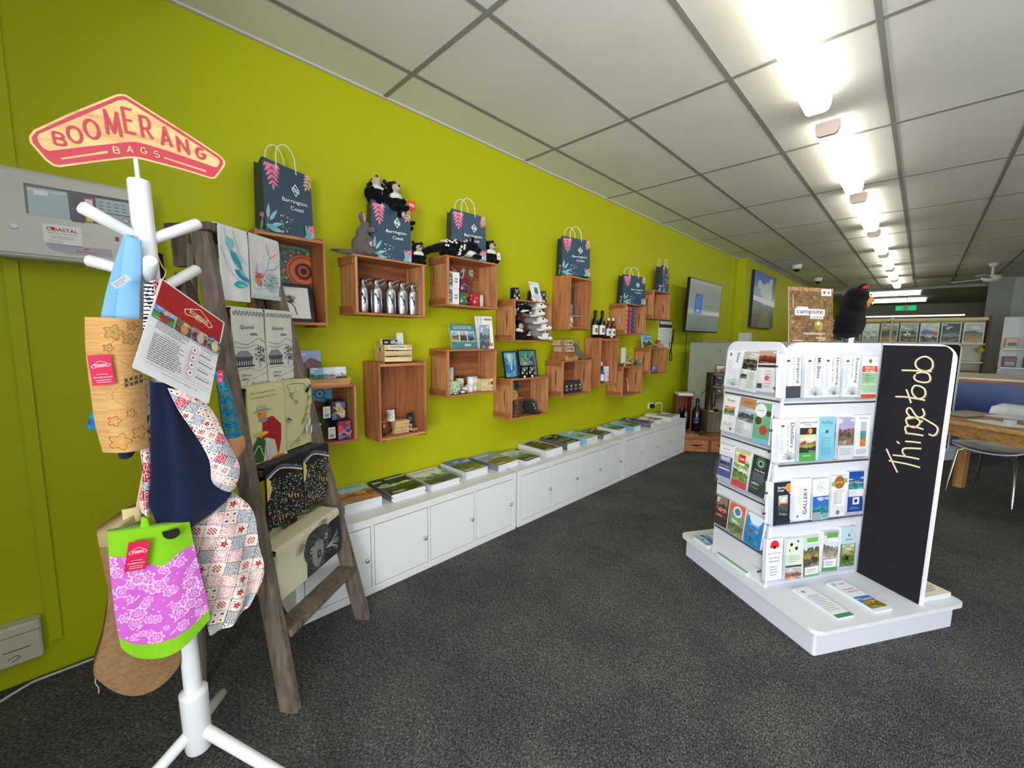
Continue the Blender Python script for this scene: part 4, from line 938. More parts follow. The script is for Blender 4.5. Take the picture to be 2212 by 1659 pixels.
for i, y in enumerate((1.625, 1.668)):
    t = thing('cylinder_tube', 'tall floral tube with frosted lid, '+('left', 'right')[i]+' of the pair', 'container', (.10, y+.02, zz)); t['group'] = 'floral tubes'
    b = MB('#e6dccb', 'satin').lathe([(0, 0), (.020, 0), (.020, .125)], o=(.10, y+.02, zz)); r = random.Random(i)
    for k in range(14): a, z = r.uniform(-1.4, 1.4), r.uniform(.01, .11); vs = [(.10+.0204*math.cos(a+.005*math.cos(q)/.02), y+.02+.0204*math.sin(a+.005*math.cos(q)/.02), zz+z+.006*math.sin(q)) for q in [j*PI/4 for j in range(8)]]; b.raw(vs, [tuple(range(8))], r.choice(['#8a9a5a', '#c97a5a', '#b9a04a', '#e8f0e0']))
    b.build('tube_body', t); MB('#c9ccca', 'satin').lathe([(.0205, .1255), (.0205, .178), (0, .178)], o=(.10, y+.02, zz)).build('lid', t)
for i in range(2):
    t = MB('#bcd0a8', 'satin').cbox(.13, .165, 1.618+.052*i, 1.668+.052*i, zz, zz+.088, .003).at((.1655, 1.618+.052*i, zz), *FX); r = random.Random(i+3)
    for k in range(22): t.circ(r.uniform(.006, .044), r.uniform(.008, .08), r.uniform(.003, .007), r.choice(['#7f9f6a', '#dfe8c8', '#6a8a9a', '#c9c07a']), n=8)
    t.build('soap_packet', label='green botanical soap packet, '+('left', 'right')[i]+' of the pair before the tubes', cat='soap packet', group='green soap packets')
def jar(x, y, z, R, h, body, lid, lab, g='small jars in the soap crate'):
    t = thing('jar', lab, 'jar', (x, y, z), g); b = MB(body, 'gloss').lathe([(0, 0), (R, 0), (R, h*.72), (R*.9, h*.76)], o=(x, y, z))
    vs = []
    for zf in (.15, .6):
        for k in range(7): a = -1.2+k*.4; vs.append((x+R*1.012*math.cos(a), y+R*1.012*math.sin(a), z+h*zf))
    b.raw(vs, [(k, k+1, k+8, k+7) for k in range(6)], '#efe9da'); b.build('jar_body', t)
    MB(lid, 'satin').lathe([(R*.92, h*.761), (R*1.02, h*.77), (R*1.02, h*.98), (R*.9, h), (0, h)], o=(x, y, z)).build('lid', t)
jar(.09, 1.775, zz, .028, .052, '#d8c9a4', '#b0a080', 'tan jar under the black-lidded cream jar'); jar(.09, 1.775, zz+.0525, .028, .06, '#ead9a6', '#1c1a1a', 'cream jar with a black lid, stacked')
jar(.13, 1.83, zz, .028, .05, '#efece4', '#dedad2', 'white jar, bottom left of the white-lidded group'); jar(.12, 1.852, zz+.0505, .028, .055, '#f2f1ee', '#e6e4e0', 'white jar stacked on the white jar beneath'); jar(.105, 1.885, zz, .028, .05, '#e8e6e2', '#d8d6d2', 'white jar, bottom right of the white-lidded group'); jar(.145, 1.78, zz, .024, .042, '#e9e2c8', '#cfcac0', 'short cream jar at the front left'); jar(.10, 1.895, zz+.0505, .026, .055, '#efefee', '#d9d9d8', 'white jar stacked at the back right')
MB('#b9bcbe', 'metal').lathe([(0, 0), (.032, 0), (.034, .006), (.034, .02), (.031, .024), (0, .025)], o=(.165, 1.742, zz)).build('round_tin', label='flat silver round tin on the crate lip, larger one', cat='tin', group='flat silver tins'); MB('#b9bcbe', 'metal').lathe([(0, 0), (.022, 0), (.024, .004), (.024, .014), (0, .016)], o=(.17, 1.672, zz)).build('round_tin', label='small flat silver tin at the left crate lip', cat='tin', group='flat silver tins')
for i in range(4):
    t = MB('#d9c486', 'satin').cbox(.11+.0*i, .175, 1.912+.024*i+.0, 1.934+.024*i+(.018 if i == 3 else 0), zz, zz+.088, .002)
    if i == 3: t.at((.1755, 1.985, zz), *FX); t.rect(0, 0, .038, .088, '#e8d8a0'); t.circ(.019, .055, .014, '#5a4a34', mat='photo'); t.rect(.006, .015, .032, .022, '#6a5a3a')
    else: t.at((.1755, 1.912+.024*i, zz), *FX); t.rect(.002, .04, .020, .06, '#efe2b4' if i != 2 else '#e2b83a')
    t.build('soap_box', label='yellow soap box in the row, '+('leftmost', 'second', 'third with orange seal', 'rightmost facing front')[i], cat='soap box', group='row of yellow soap boxes')

# crate 11
zz = c11[3]
def frame2(y, w_, h_, cols, lab, yaw=0):
    fr = thing('framed_drawing', lab, 'picture frame', (.12, y+w_/2, zz)); t = MB('#1e1c22', 'satin').at((.13, y, zz), (-math.sin(yaw), math.cos(yaw), 0), (-.2, 0, 1)); g = .008
    for a in ((0, 0, w_, g), (0, h_-g, w_, h_), (0, g+.0001, g, h_-g-.0001), (w_-g, g+.0001, w_, h_-g-.0001)): t.prism([(a[0], a[1]), (a[2], a[1]), (a[2], a[3]), (a[0], a[3])], -.012, .001)
    t.build('frame', fr); t = MB(mat='gloss').at((.127, y, zz), (-math.sin(yaw), math.cos(yaw), 0), (-.2, 0, 1)); t.clip = (g, g, w_-g, h_-g); t.rect(g, g, w_-g, h_-g, cols[0]); r = random.Random(int(y*100))
    for i in range(9): t.poly([(r.uniform(0, w_), r.uniform(0, h_)) for _ in range(3)], r.choice(cols[1:]))
    for i in range(4): t.stroke([(r.uniform(0, w_), r.uniform(0, h_)) for _ in range(4)], .005, r.choice(cols[1:]))
    t.build('print', fr)
frame2(2.19, .15, .21, ['#5fb0cf', '#2f7fae', '#8fd0e0', '#3a5a9a', '#c9e0c0'], 'framed turquoise abstract print on the cap crate'); frame2(2.36, .21, .22, ['#5a9a8a', '#3a8a6a', '#c97a8a', '#2f5a8a', '#d8a0a8', '#8fc09a'], 'black-framed green and pink abstract print behind two mugs')
for i in range(2): o = dup(bm, (.165, 2.34+.088*i, zz), (0, 0, 1.3), .98, 'black mug on the cap crate, '+('left', 'right')[i]+' of the pair')
zz = c11[2]+IN
card('art_canvas', 'teal swirl dot-painting canvas in the cap crate', 'painting', .03, 2.225, zz+.02, .21, .25, dots_art(['#274a34', '#2f98a8', '#5fb8bf', '#c9a23a', '#1f6a7a'], 22), .015)
r = random.Random(4)
for i in range(6):
    t = MB('#2a1c16', 'satin'); pts = [(.12+(.055+r.uniform(-.012, .014))*math.cos(a), 2.31+(.062+r.uniform(-.012, .014))*math.sin(a)) for a in [k*2*PI/14 for k in range(14)]]; z0 = zz+.024*i
    t.prism(pts, z0+.0005, z0+.0225, '#d9a984' if i % 2 else '#caa07c', 'woody', side='#5a4034'); t.build('wood_slab', label='bark-edged wood slab coaster in the stack, '+('bottom', 'second', 'third', 'fourth', 'fifth', 'top')[i]+' one', cat='coaster', group='stack of wood slab coasters')
for i in range(3): MB('#c08a58', 'woodx').at((.17-.014*i, 2.245-.004*i, zz+.175), (0, 1, 0), (-.12, 0, 1)).prism([(.04*math.cos(a), .04*math.sin(a)) for a in [k*PI/12 for k in range(24)]], -.012, 0).build('round_coaster', label='round tan wooden coaster standing on edge, '+('front', 'middle', 'back')[i]+' one', cat='coaster', group='round tan coasters')
t = thing('baseball_cap', 'dark green cap with white kangaroo motif in the lower crate', 'cap', (.11, 2.50, zz)); b = MB('#252b20', 'cloth')
blob(b, [((.10, 2.49, zz+.052), (.062, .075, .058), '#252b20'), ((.10, 2.49, zz+.03), (.064, .078, .035), '#252b20')], .006, 'cloth'); b.build('crown', t)
br = MB('#1c2118', 'cloth'); vs = []
for i in range(13): a = -1.25+2.5*i/12; vs.append((.10+.056*math.cos(a), 2.50+.062*math.sin(a), zz+.022)); 
for i in range(13): a = -1.25+2.5*i/12; vs.append((.10+.10*math.cos(a), 2.505+.085*math.sin(a), zz+.004+.008*math.cos(a)))
br.raw(vs+[(x, y, z-.003) for x, y, z in vs], [(i, i+1, i+14, i+13) for i in range(12)]+[(i+26, i+39, i+40, i+27) for i in range(12)]+[(i+13, i+14, i+40, i+39) for i in range(12)]).build('brim', t)
e = MB('#e6e6e0', 'satin').at((.166, 2.475, zz+.06), (-.1, 1, 0), (-.45, 0, 1)); e.stroke([(0, .03), (.006, .018), (.016, .012), (.012, 0), (.02, -.01)], .005, '#e6e6e0'); e.stroke([(.016, .012), (.024, .022)], .004, '#e6e6e0'); e.rect(-.002, -.022, .026, -.018, '#e6e6e0'); e.build('kangaroo_motif', t)

# crate 12
zz = c12[3]
MB('#a06a3e', 'woody').cbox(.05, .15, 2.815, 3.08, zz, zz+.075, .002).build('wooden_box', label='brown wooden box with flat packs on it, beside the small wallaby', cat='box')
for i in range(2):
    t = MB('#c9a884', 'matte').cbox(.06, .145, 2.825+.02*(1-i), 3.02+.02*(1-i), zz+.0755+.056*i, zz+.124+.056*i, .002)
    for k in range(4): t.box(.1451, .147, 2.83+k*.016+.02*(1-i), 2.838+k*.016+.02*(1-i), zz+.079+.056*i, zz+.12+.056*i, '#8a6440')
    t.at((.1456, 2.90+.02*(1-i), zz+.0755+.056*i), *FX); t.rect(0, 0, .118, .048, '#d0b494'); t.text('FARM', .055, .025, .022, '#4a3424', w=.09, bold=.02); t.circ(.05, .014, .008, '#f0ece4', ry=.005); t.build('flat_pack', label='cardboard pack with brown lettering, '+('lower', 'upper')[i]+' of two on the wooden box', cat='packet', group='cardboard packs')
tray(.19, 2.905, zz, .13, .075, .034, 'small pale wooden tray on the foil-packet crate')
zz = c12[2]+IN
for i in range(5):
    t = MB('#2c3242', 'gloss'); y = 2.835+.074*i; X0 = .118-.004*i
    vs = [(X0+a, y+b, zz+z) for z, aa, b0, b1 in ((0, .014, .003, .067), (.02, .028, 0, .07), (.07, .026, .001, .069), (.098, .004, .003, .067), (.112, .0015, .002, .068)) for a, b in ((-aa, b0), (aa, b0), (aa, b1), (-aa, b1))]
    t.raw(vs, [(0, 3, 2, 1), (16, 17, 18, 19)]+[(4*k+q, 4*k+(q+1) % 4, 4*k+4+(q+1) % 4, 4*k+4+q) for k in range(4) for q in range(4)])
    t.at((.149-.004*i, y+.006, zz+.02), *FX); t.circ(.028, .048, .014, '#d8c98a', ry=.011); t.rect(.01, .018, .052, .026, '#a9b4c0'); t.rect(.014, .006, .046, .012, '#d8a86a' if i % 2 else '#7fa0b0')
    t.build('foil_packet', label='dark foil packet in the crate row, '+('leftmost', 'second from left', 'middle', 'second from right', 'rightmost')[i], cat='packet', group='row of dark foil packets')

# crate 13
zz = c13[3]
def sauce(x, y, col, lab, h=.25, R=.03, lid='#111111', grp='black sauce bottles', lb='#e6e4e2'):
    t = thing('sauce_bottle', lab, 'bottle', (x, y, zz), grp)
    MB(col, 'gloss').lathe([(0, 0), (R, 0), (R, h*.55), (R*.8, h*.66), (R*.42, h*.76), (R*.42, h*.86)], o=(x, y, zz)).build('glass', t)
    MB(lid, 'satin').lathe([(R*.46, h*.861), (R*.46, h), (0, h)], o=(x, y, zz)).build('cap', t)
    b = MB(lb, 'satin'); vs = [(x+R*1.02*math.cos(a), y+R*1.02*math.sin(a), zz+h*f) for f in (.12, .46) for a in [-1.7+k*.4 for k in range(7)]]; b.raw(vs, [(k, k+1, k+8, k+7) for k in range(6)], sm=True)
    vs = [(x+R*1.03*math.cos(a), y+R*1.03*math.sin(a), zz+h*f) for f in (.2, .36) for a in [-.9+k*.2 for k in range(5)]]; b.raw(vs, [(k, k+1, k+6, k+5) for k in range(4)], '#7a6a5a'); b.build('bottle_label', t)
sauce(.10, 3.425, '#0d0c0e', 'black sauce bottle with white label, left of the group', .265, .034); sauce(.13, 3.50, '#0d0c0e', 'black sauce bottle with white label, middle of the group', .265, .034); sauce(.09, 3.565, '#0d0c0e', 'black sauce bottle with white label, right of the black ones', .265, .034)
sauce(.14, 3.605, '#6a1a18', 'red sauce bottle with white cap, left of the two', .20, .028, '#ece4d0', 'red sauce bottles'); sauce(.15, 3.672, '#5a1614', 'red sauce bottle with white cap at the crate corner', .20, .028, '#ece4d0', 'red sauce bottles')
MB('#f0efec', 'gloss').ell((.185, 3.60, zz+.012), (.012, .02, .012), n=12).build('white_pebble', label='white pebble lying before the red sauce bottles', cat='pebble')
zz = c13[2]+.026
t = thing('lotion_bottle', 'blue bottle with a white label in the tall narrow crate', 'bottle', (.14, 3.50, zz)); MB('#1c3fae', 'gloss').lathe([(0, 0), (.033, 0), (.035, .01), (.035, .095), (.022, .115), (.012, .125)], o=(.14, 3.50, zz)).build('bottle_body', t); MB('#14161c', 'satin').lathe([(.014, .1255), (.014, .165), (0, .165)], o=(.14, 3.50, zz)).build('pump_cap', t); b = MB('#eceef2', 'satin'); vs = [(.14+.0356*math.cos(a), 3.5+.0356*math.sin(a), zz+f) for f in (.02, .085) for a in [-1.0+k*.3 for k in range(7)]]; b.raw(vs, [(k, k+1, k+8, k+7) for k in range(6)], sm=True).build('bottle_label', t)
for x, y, h_, w_, l in ((.16, 3.41, .10, .035, 'short white carton at the left of the blue bottle'), (.09, 3.555, .20, .05, 'tall white carton behind the blue bottle'), (.13, 3.62, .155, .045, 'white carton with small print at the right of the blue bottle')):
    t = MB('#eef0f3', 'satin').cbox(x-.04, x, y, y+w_, zz, zz+h_, .001).at((x+.0005, y, zz), *FX); t.rect(w_*.3, h_*.55, w_*.6, h_*.62, '#3a4a6a'); t.lines(w_*.15, h_*.1, w_*.85, h_*.4, 4, '#9aa0ac'); t.build('carton', label=l, cat='carton', group='white cartons')
# crate 14
zz = c14[3]
card('landscape_book', 'blue and green wildlife book standing on the ribbon crate', 'book', .07, 3.80, zz, .14, .24, lambda t, w, h: (t.scene(0, 0, w, h, ['#6fa8d0', '#4a8a9a', '#3a6a6a', '#5a8a7a'], 81), t.stroke([(w*.3, h*.5), (w*.45, h*.35), (w*.6, h*.55), (w*.7, h*.3)], .01, '#1c2a2c')), .015, .1)
MB('#e9e8dd', 'satin').cbox(.12, .145, 3.90, 3.965, zz, zz+.195, .002).build('slim_carton', label='tall slim cream carton beside the wildlife book', cat='carton')
for i, (y, cs, l, k) in enumerate([(3.875, ['#5a3a28', '#2a1c18', '#7a5a40', '#3a2a20'], 'brown', .8), (4.02, ['#f0c22c', '#1c1a18', '#e8a020', '#8fa8b0'], 'yellow and black', 1.25), (4.20, ['#2f9a8a', '#3a7ab0', '#1f3a3a', '#6fc0b0'], 'teal and green', 1.1)]):
    t = thing('glass_lizard', l+' glass lizard ornament on the ribbon crate', 'ornament', (.15, y, zz), 'glass lizard ornaments'); b = MB(mat='gloss')
    blob(b, [((.15, y, zz+.022*k), (.016*k, .05*k, .015*k), cs[0]), ((.15, y+.02*k, zz+.03*k), (.014*k, .02*k, .014*k), cs[1]), ((.16, y-.035*k, zz+.028*k), (.013*k, .02*k, .013*k), cs[2]), ((.15, y+.055*k, zz+.03*k), (.014*k, .022*k, .013*k), cs[3]), ((.17, y-.02*k, zz+.008), (.016*k, .008, .007), cs[1]), ((.13, y+.03*k, zz+.008), (.016*k, .008, .007), cs[0])], .004, 'gloss', 2); b.build('body', t)
    e = MB('#f2f2f2', 'gloss').ell((.16, y+.066*k, zz+.038*k), .004, n=8).build('eye', t)
t = thing('bird_ornament', 'grey-blue pigeon ornament perched behind the yellow lizard', 'ornament', (.10, 4.10, zz)); b = MB(mat='satin'); blob(b, [((.10, 4.10, zz+.055), (.022, .045, .022), '#8a98b4'), ((.10, 4.145, zz+.085), (.014, .017, .015), '#a9b4cc'), ((.10, 4.16, zz+.08), (.005, .014, .004), '#d98a8a'), ((.10, 4.06, zz+.04), (.012, .04, .01), '#6a7690'), ((.10, 4.10, zz+.02), (.012, .014, .024), '#6a7690')], .004, 'satin', 3); b.build('body', t); MB('#141414', 'gloss').ell((.113, 4.15, zz+.09), .003, n=8).build('eye', t)
zz = c14[2]+IN
b = MB('#1f7a4a', 'satin')
pts = smooth([(.15, 3.90+.012*math.sin(i*2), zz+.18-.026*i) for i in range(8)], 4)
for i in range(0, len(pts)-1): p, q = pts[i], pts[i+1]; b.raw([(p[0], p[1]-.014, p[2]), (p[0], p[1]+.016, p[2]), (q[0], q[1]+.016, q[2]), (q[0], q[1]-.014, q[2]), (p[0]-.004, p[1]-.014, p[2]), (p[0]-.004, p[1]+.016, p[2]), (q[0]-.004, q[1]+.016, q[2]), (q[0]-.004, q[1]-.014, q[2])], [(0, 1, 2, 3), (7, 6, 5, 4), (0, 3, 7, 4), (1, 5, 6, 2)], ['#2f9a5a', '#123a2a', '#8fd09a', '#14181a'][(i//3) % 4])
b.build('patterned_ribbon', label='green and black ribbon hanging inside the ribbon crate', cat='ribbon')
MB('#d9c0b0', 'gloss').tube([(.15, 4.0, zz+.17), (.15, 4.045, zz+.02)], .0035, 8).tube([(.15, 4.05, zz+.09), (.15, 4.03, zz+.03)], .003, 8, '#cfd4d8').build('metal_straws', label='thin metal straws leaning inside the ribbon crate', cat='straws')
# crate 15
zz = c15[3]
card('sky_book', 'blue sky picture book standing on the farthest low crate', 'book', .10, 4.42, zz, .22, .15, lambda t, w, h: (t.scene(0, 0, w, h, ['#4f8fd8', '#9fc8e8', '#4a6a34', '#3a5a2a'], 91), t.text('Great Lakes', w*.5, h*.86, .012, '#e8f2fa')), .012, .12)
tray(.185, 4.64, zz, .13, .07, .03, 'small pale wooden tray on the farthest low crate')
t = MB('#9a3a44', 'satin').cbox(.12, .15, 4.68, 4.755, zz+.006, zz+.085, .003).at((.1505, 4.68, zz+.006), *FX); t.rect(.01, .02, .065, .06, '#c98a8a'); t.build('red_packet', label='small dark red packet standing in the far wooden tray', cat='packet')
b = MB('#5a6a3a', 'cloth'); blob(b, [((.15, 4.55, zz+.012), (.03, .05, .014), '#55663a'), ((.15, 4.50, zz+.015), (.02, .03, .014), '#8a9a5a'), ((.16, 4.60, zz+.012), (.02, .03, .012), '#39482a')], .005, 'cloth', 2); b.build('plant_sachet', label='small green sachets lying before the sky book', cat='sachet')
zz = c15[2]+IN
b = MB(mat='gloss'); blob(b, [((.13, 4.66, zz+.04), (.04, .055, .042), '#7a6aa0'), ((.14, 4.63, zz+.05), (.02, .03, .035), '#9a92b4')], .005, 'gloss', 3); b.build('organza_pouch', label='shiny purple pouch inside the farthest low crate', cat='pouch')
b = MB(mat='satin'); blob(b, [((.15, 4.50, zz+.02), (.02, .035, .02), '#c9a080'), ((.14, 4.48, zz+.06), (.016, .02, .035), '#b9a0a8'), ((.15, 4.54, zz+.014), (.02, .025, .014), '#8a6a50')], .004, 'satin', 2); b.build('carved_shell', label='small tan carved shell beside the purple pouch', cat='ornament')

# ================================================================ BROCHURE STAND (local frame: a = along u1, b = along u2)
GO = (2.172, 2.08); GU = (.856, -.517); GV = (.517, .856)
class G(MB):
    def at(s, o=(0, 0, 0), u=None, v=None):
        T = Matrix(((GU[0], GV[0], 0, GO[0]), (GU[1], GV[1], 0, GO[1]), (0, 0, 1, 0), (0, 0, 0, 1)))
        MB.at(s, o, u, v); s.M = T @ s.M; return s
    def __init__(s, col='#ffffff', mat='matte'): MB.__init__(s, col, mat); s.at()
PW = '#dfe0e6'
def stand(lab, blackboard_text=True):
    t = thing('brochure_stand', lab, 'display stand', (1.95, 2.55, 0), 'white slatwall stands with a blackboard')
    p = G('#dadce4', 'satin').prism(rrect(-.90, .03, -.028, .885, .012), 0, .115); p.build('plinth', t)
    G('#e2e3e6', 'satin').prism(rrect(-.928, 0, 0, .917, .045), .1155, .135).build('base_shelf', t)
    def panel(u, v, o, w, nm, slots, face, round_sides, back='#e4e4e8'):
        """vertical board: outline in (along, z); face colour on +normal side"""
        z0, z1, R = .1355, 1.372, .07
        l = R if 'l' in round_sides else .002; r_ = R if 'r' in round_sides else .002
        pts = [(0, z0), (w, z0)]+[(w-r_+r_*math.cos(a*PI/12), z1-r_+r_*math.sin(a*PI/12)) for a in range(7)]+[(l+l*math.cos(a*PI/12), z1-l+l*math.sin(a*PI/12)) for a in range(6, 13)]
        b = G(PW, 'satin').at(o, u, v); b.prism(pts, -.018, 0, back, side='#f3f1ea'); b.z = .0002; dk = face == '#17181b'
        e = .0085; ins = [(min(max(x, e), w-e), min(y, z1-e)) for x, y in pts]; b.poly(ins, face, 'matte' if dk else None)
        for z in slots: b.rect(.006, z-.0045, w-.006, z+.0045, '#4c4844' if face != '#17181b' else '#222222'); b.rect(.006, z+.0045, w-.006, z+.0065, '#c9c6c2')
        return b.build(nm, t)
    SL = (1.085, .835, .555, .30)
    panel((1, 0, 0), (0, 0, 1), (-.685, .045, 0), .369, 'slatwall_panel', SL, PW, 'lr')
    panel((0, 1, 0), (0, 0, 1), (-.325, .064, 0), .60, 'slatwall_panel', (1.072, .765, .46), PW, 'l')
    bb = panel((-1, 0, 0), (0, 0, 1), (-.325, .665, 0), 0.02, 'hinge_strip', (), PW, '')
    b = panel((1, 0, 0), (0, 0, 1), (-.66, .665, 0), .625, 'blackboard_panel', (), '#17181b', 'r')
    panel((0, -1, 0), (0, 0, 1), (-.64, .90, 0), .60, 'slatwall_panel', SL, PW, 'l')
    return t
st = stand('white brochure stand with chalk-lettered blackboard standing in the aisle')
# chalk lettering, reading upwards: strokes in (a, z)
K = '#f3dcb0'; lt = G(K, 'matte').at((0, .6645, 0), (1, 0, 0), (0, 0, 1))
def chalk(px):
    pts = []
    for q in px: pts.append(q)
    return pts
CH = [[(-0.2536, 0.8421), (-0.2234, 0.7877), (-0.1941, 0.7368)], [(-0.237, 0.7852), (-0.1635, 0.7918), (-0.1065, 0.7913)], [(-0.2232, 0.8184), (-0.1672, 0.8267), (-0.1137, 0.8302)], [(-0.1671, 0.8252), (-0.1834, 0.8432), (-0.1808, 0.862), (-0.159, 0.8711), (-0.1112, 0.8811)], [(-0.1783, 0.8995), (-0.1468, 0.9052), (-0.116, 0.9086)], [(-0.2125, 0.8907), (-0.2008, 0.8819)], [(-0.1826, 0.9397), (-0.1477, 0.9433), (-0.1095, 0.9449)], [(-0.1727, 0.9389), (-0.1843, 0.9564), (-0.1828, 0.9723), (-0.1641, 0.9779), (-0.1389, 0.9781), (-0.1126, 0.9741)], [(-0.1214, 1.0157), (-0.145, 0.9767), (-0.1739, 0.9804), (-0.186, 1.0026), (-0.1781, 1.0196), (-0.1531, 1.023), (-0.1311, 1.01), (-0.1326, 0.9893)], [(-0.1805, 1.0114), (-0.1318, 1.0272), (-0.0941, 1.0139), (-0.0629, 0.9949), (-0.0613, 0.9697), (-0.0729, 0.9537), (-0.091, 0.9568)], [(-0.1701, 1.0227), (-0.1846, 1.0376), (-0.1883, 1.0546), (-0.1785, 1.0655), (-0.1661, 1.0563), (-0.1548, 1.0393), (-0.138, 1.0274), (-0.1215, 1.0344), (-0.1172, 1.0501), (-0.1272, 1.0707)], [(-0.2007, 1.1525), (-0.1854, 1.1179), (-0.1747, 1.0891)], [(-0.2428, 1.1111), (-0.1916, 1.1155), (-0.1213, 1.1111)], [(-0.1721, 1.1713), (-0.1777, 1.1532), (-0.171, 1.1314), (-0.1505, 1.1156), (-0.1297, 1.1224), (-0.1228, 1.1419), (-0.1293, 1.1632), (-0.1475, 1.1743), (-0.165, 1.1752), (-0.1721, 1.1713)], [(-0.1718, 1.2269), (-0.175, 1.2101), (-0.1592, 1.1968), (-0.1314, 1.1939), (-0.1143, 1.2017), (-0.1133, 1.22), (-0.124, 1.2372), (-0.1485, 1.2409), (-0.1693, 1.2331)], [(-0.23, 1.2431), (-0.18, 1.2457), (-0.1103, 1.2471)], [(-0.1618, 1.3079), (-0.1756, 1.2923), (-0.1751, 1.27), (-0.159, 1.2526), (-0.1311, 1.2475), (-0.1117, 1.26), (-0.1099, 1.2818), (-0.1192, 1.3029), (-0.1413, 1.3148), (-0.1618, 1.3079)]]
for s_ in CH:
    lt.z = .0016; lt.stroke([(a+.002, z-.0015) for a, z in s_], .0105, '#55524c', 4)
    lt.z = .0026; lt.stroke(s_, .0068, K, 4)
lt.build('chalk_lettering', st)
s2 = dup(st, (1.95+.218, 2.55+4.328, 0), None, None, 'second white stand with a blackboard, mostly hidden behind the nearer one')

# ---- leaflets in acrylic pockets
def grass(t, x, y, s, col):
    for k in range(9): a = .25+k*.33; l = s*(1-.25*abs(k-4)/4); t.stroke([(x, y), (x+l*.6*math.cos(a), y+l*.65*math.sin(a)), (x+l*math.cos(a)*1.05, y+l*.85*math.sin(a))], s*.06, mix(col, '#dfe6dc', k % 3*.15), 2)
def leaf_art(t, w, h, spec, seed):
    t.clip = (0, 0, w, h); bg = spec[0]; t.rect(0, 0, w, h, bg)
    for it in spec[1:]:
        k = it[0]
        if k == 'b': t.rect(0, h*it[1], w, h*it[2], it[3])
        elif k == 'r': t.rect(w*it[1], h*it[2], w*it[3], h*it[4], it[5])
        elif k == 'p': t.scene(w*it[1], h*it[2], w*it[3], h*it[4], it[5], seed)
        elif k == 'c': t.circ(w*it[1], h*it[2], w*it[3], it[4], n=18)
        elif k == 'l': t.lines(w*it[1], h*it[2], w*it[3], h*it[4], it[5], it[6], .4, seed)
        elif k == 't': t.text(it[1], w*it[2], h*it[3], it[4], it[5], rot=it[6] if len(it) > 6 else 0, w=it[7] if len(it) > 7 else None, bold=.012)
        elif k == 'g': grass(t, w*.66, h*.05, w*.52, it[1])
    t.clip = None
def leaflet(lab, face, a, z, spec, seed, th=.012, w=.10, h=.21, lean=.06, off=.034, fan=0, roll=0):
    """a pile of folded leaflets standing in a pocket. face 'B' looks along +a, 'P' looks along -b"""
    c, q = math.cos(roll), math.sin(roll); n = max(2, int(th/.003)); st_ = th/n
    t = G('#f4f4f6', 'satin')
    for i in range(n):
        d = off-th+st_*(i+1); k = (i-n+1)*fan
        o, u, v = ((-.325+d, a+k, z), (0, c, q), (-lean*1.0, -q, c)) if face == 'B' else ((a+k, .045-d, z), (c, 0, q), (-q, lean, c))
        t.at(o, u, v); t.prism([(0, 0), (w, 0), (w, h), (0, h)], -st_*.8, 0, '#f2f2f5' if i % 2 else '#dcdde2')
    leaf_art(t, w, h, spec, seed)
    return t.build('leaflet_pile', label=lab, cat='leaflets', group='leaflets in the stand pockets')
WHT_ = '#f3f3f7'
def guide(word, sub, col): return [WHT_, ('l', .08, .2, .34, .9, 14, '#c3c4cc'), ('t', word, .82, .92-.03*len(word), .022, '#1c1c20', -PI/2, .0122*len(word)), ('t', sub, .56, .92-.0215*len(sub), .0105, '#6a6a74', -PI/2, .0088*len(sub)), ('r', .16, .82, .34, .86, '#333338'), ('g', col)]
B1 = [(.028, 1.108, guide('Stargazing', 'Dark Sky Country', '#3a3c40')+[('r', .12, .0, .98, .27, '#3a3d42')], 'white Stargazing leaflets with a dark foot, leftmost top pocket', .028),
      (.150, 1.108, guide('Mt Bikes', 'Barrington Coast', '#5f7f6a'), 'white Mt Bikes leaflets with grass tuft, top row', .02),
      (.266, 1.108, guide('Horseriding', 'Trails & Treks', '#4c6a44'), 'white Horseriding leaflets with grass tuft, top row', .024),
      (.382, 1.108, guide('Fossicking', 'Gold Trails', '#8a7a52'), 'white Fossicking leaflets with tan grass tuft, top row', .018),
      (.505, 1.100, ['#efeee6', ('b', .0, .09, '#e0562a'), ('b', .62, .76, '#e0562a'), ('b', .34, .60, '#9fca96'), ('b', .12, .32, '#b9d4a8'), ('t', 'HOW CAN', .5, .715, .009, '#ffffff'), ('t', 'YOU HELP?', .5, .65, .009, '#ffffff'), ('c', .5, .88, .1, '#7a7a4a'), ('l', .2, .38, .8, .56, 4, '#6a9a68')], 'orange and green HOW CAN YOU HELP leaflets, right top pocket', .02)]
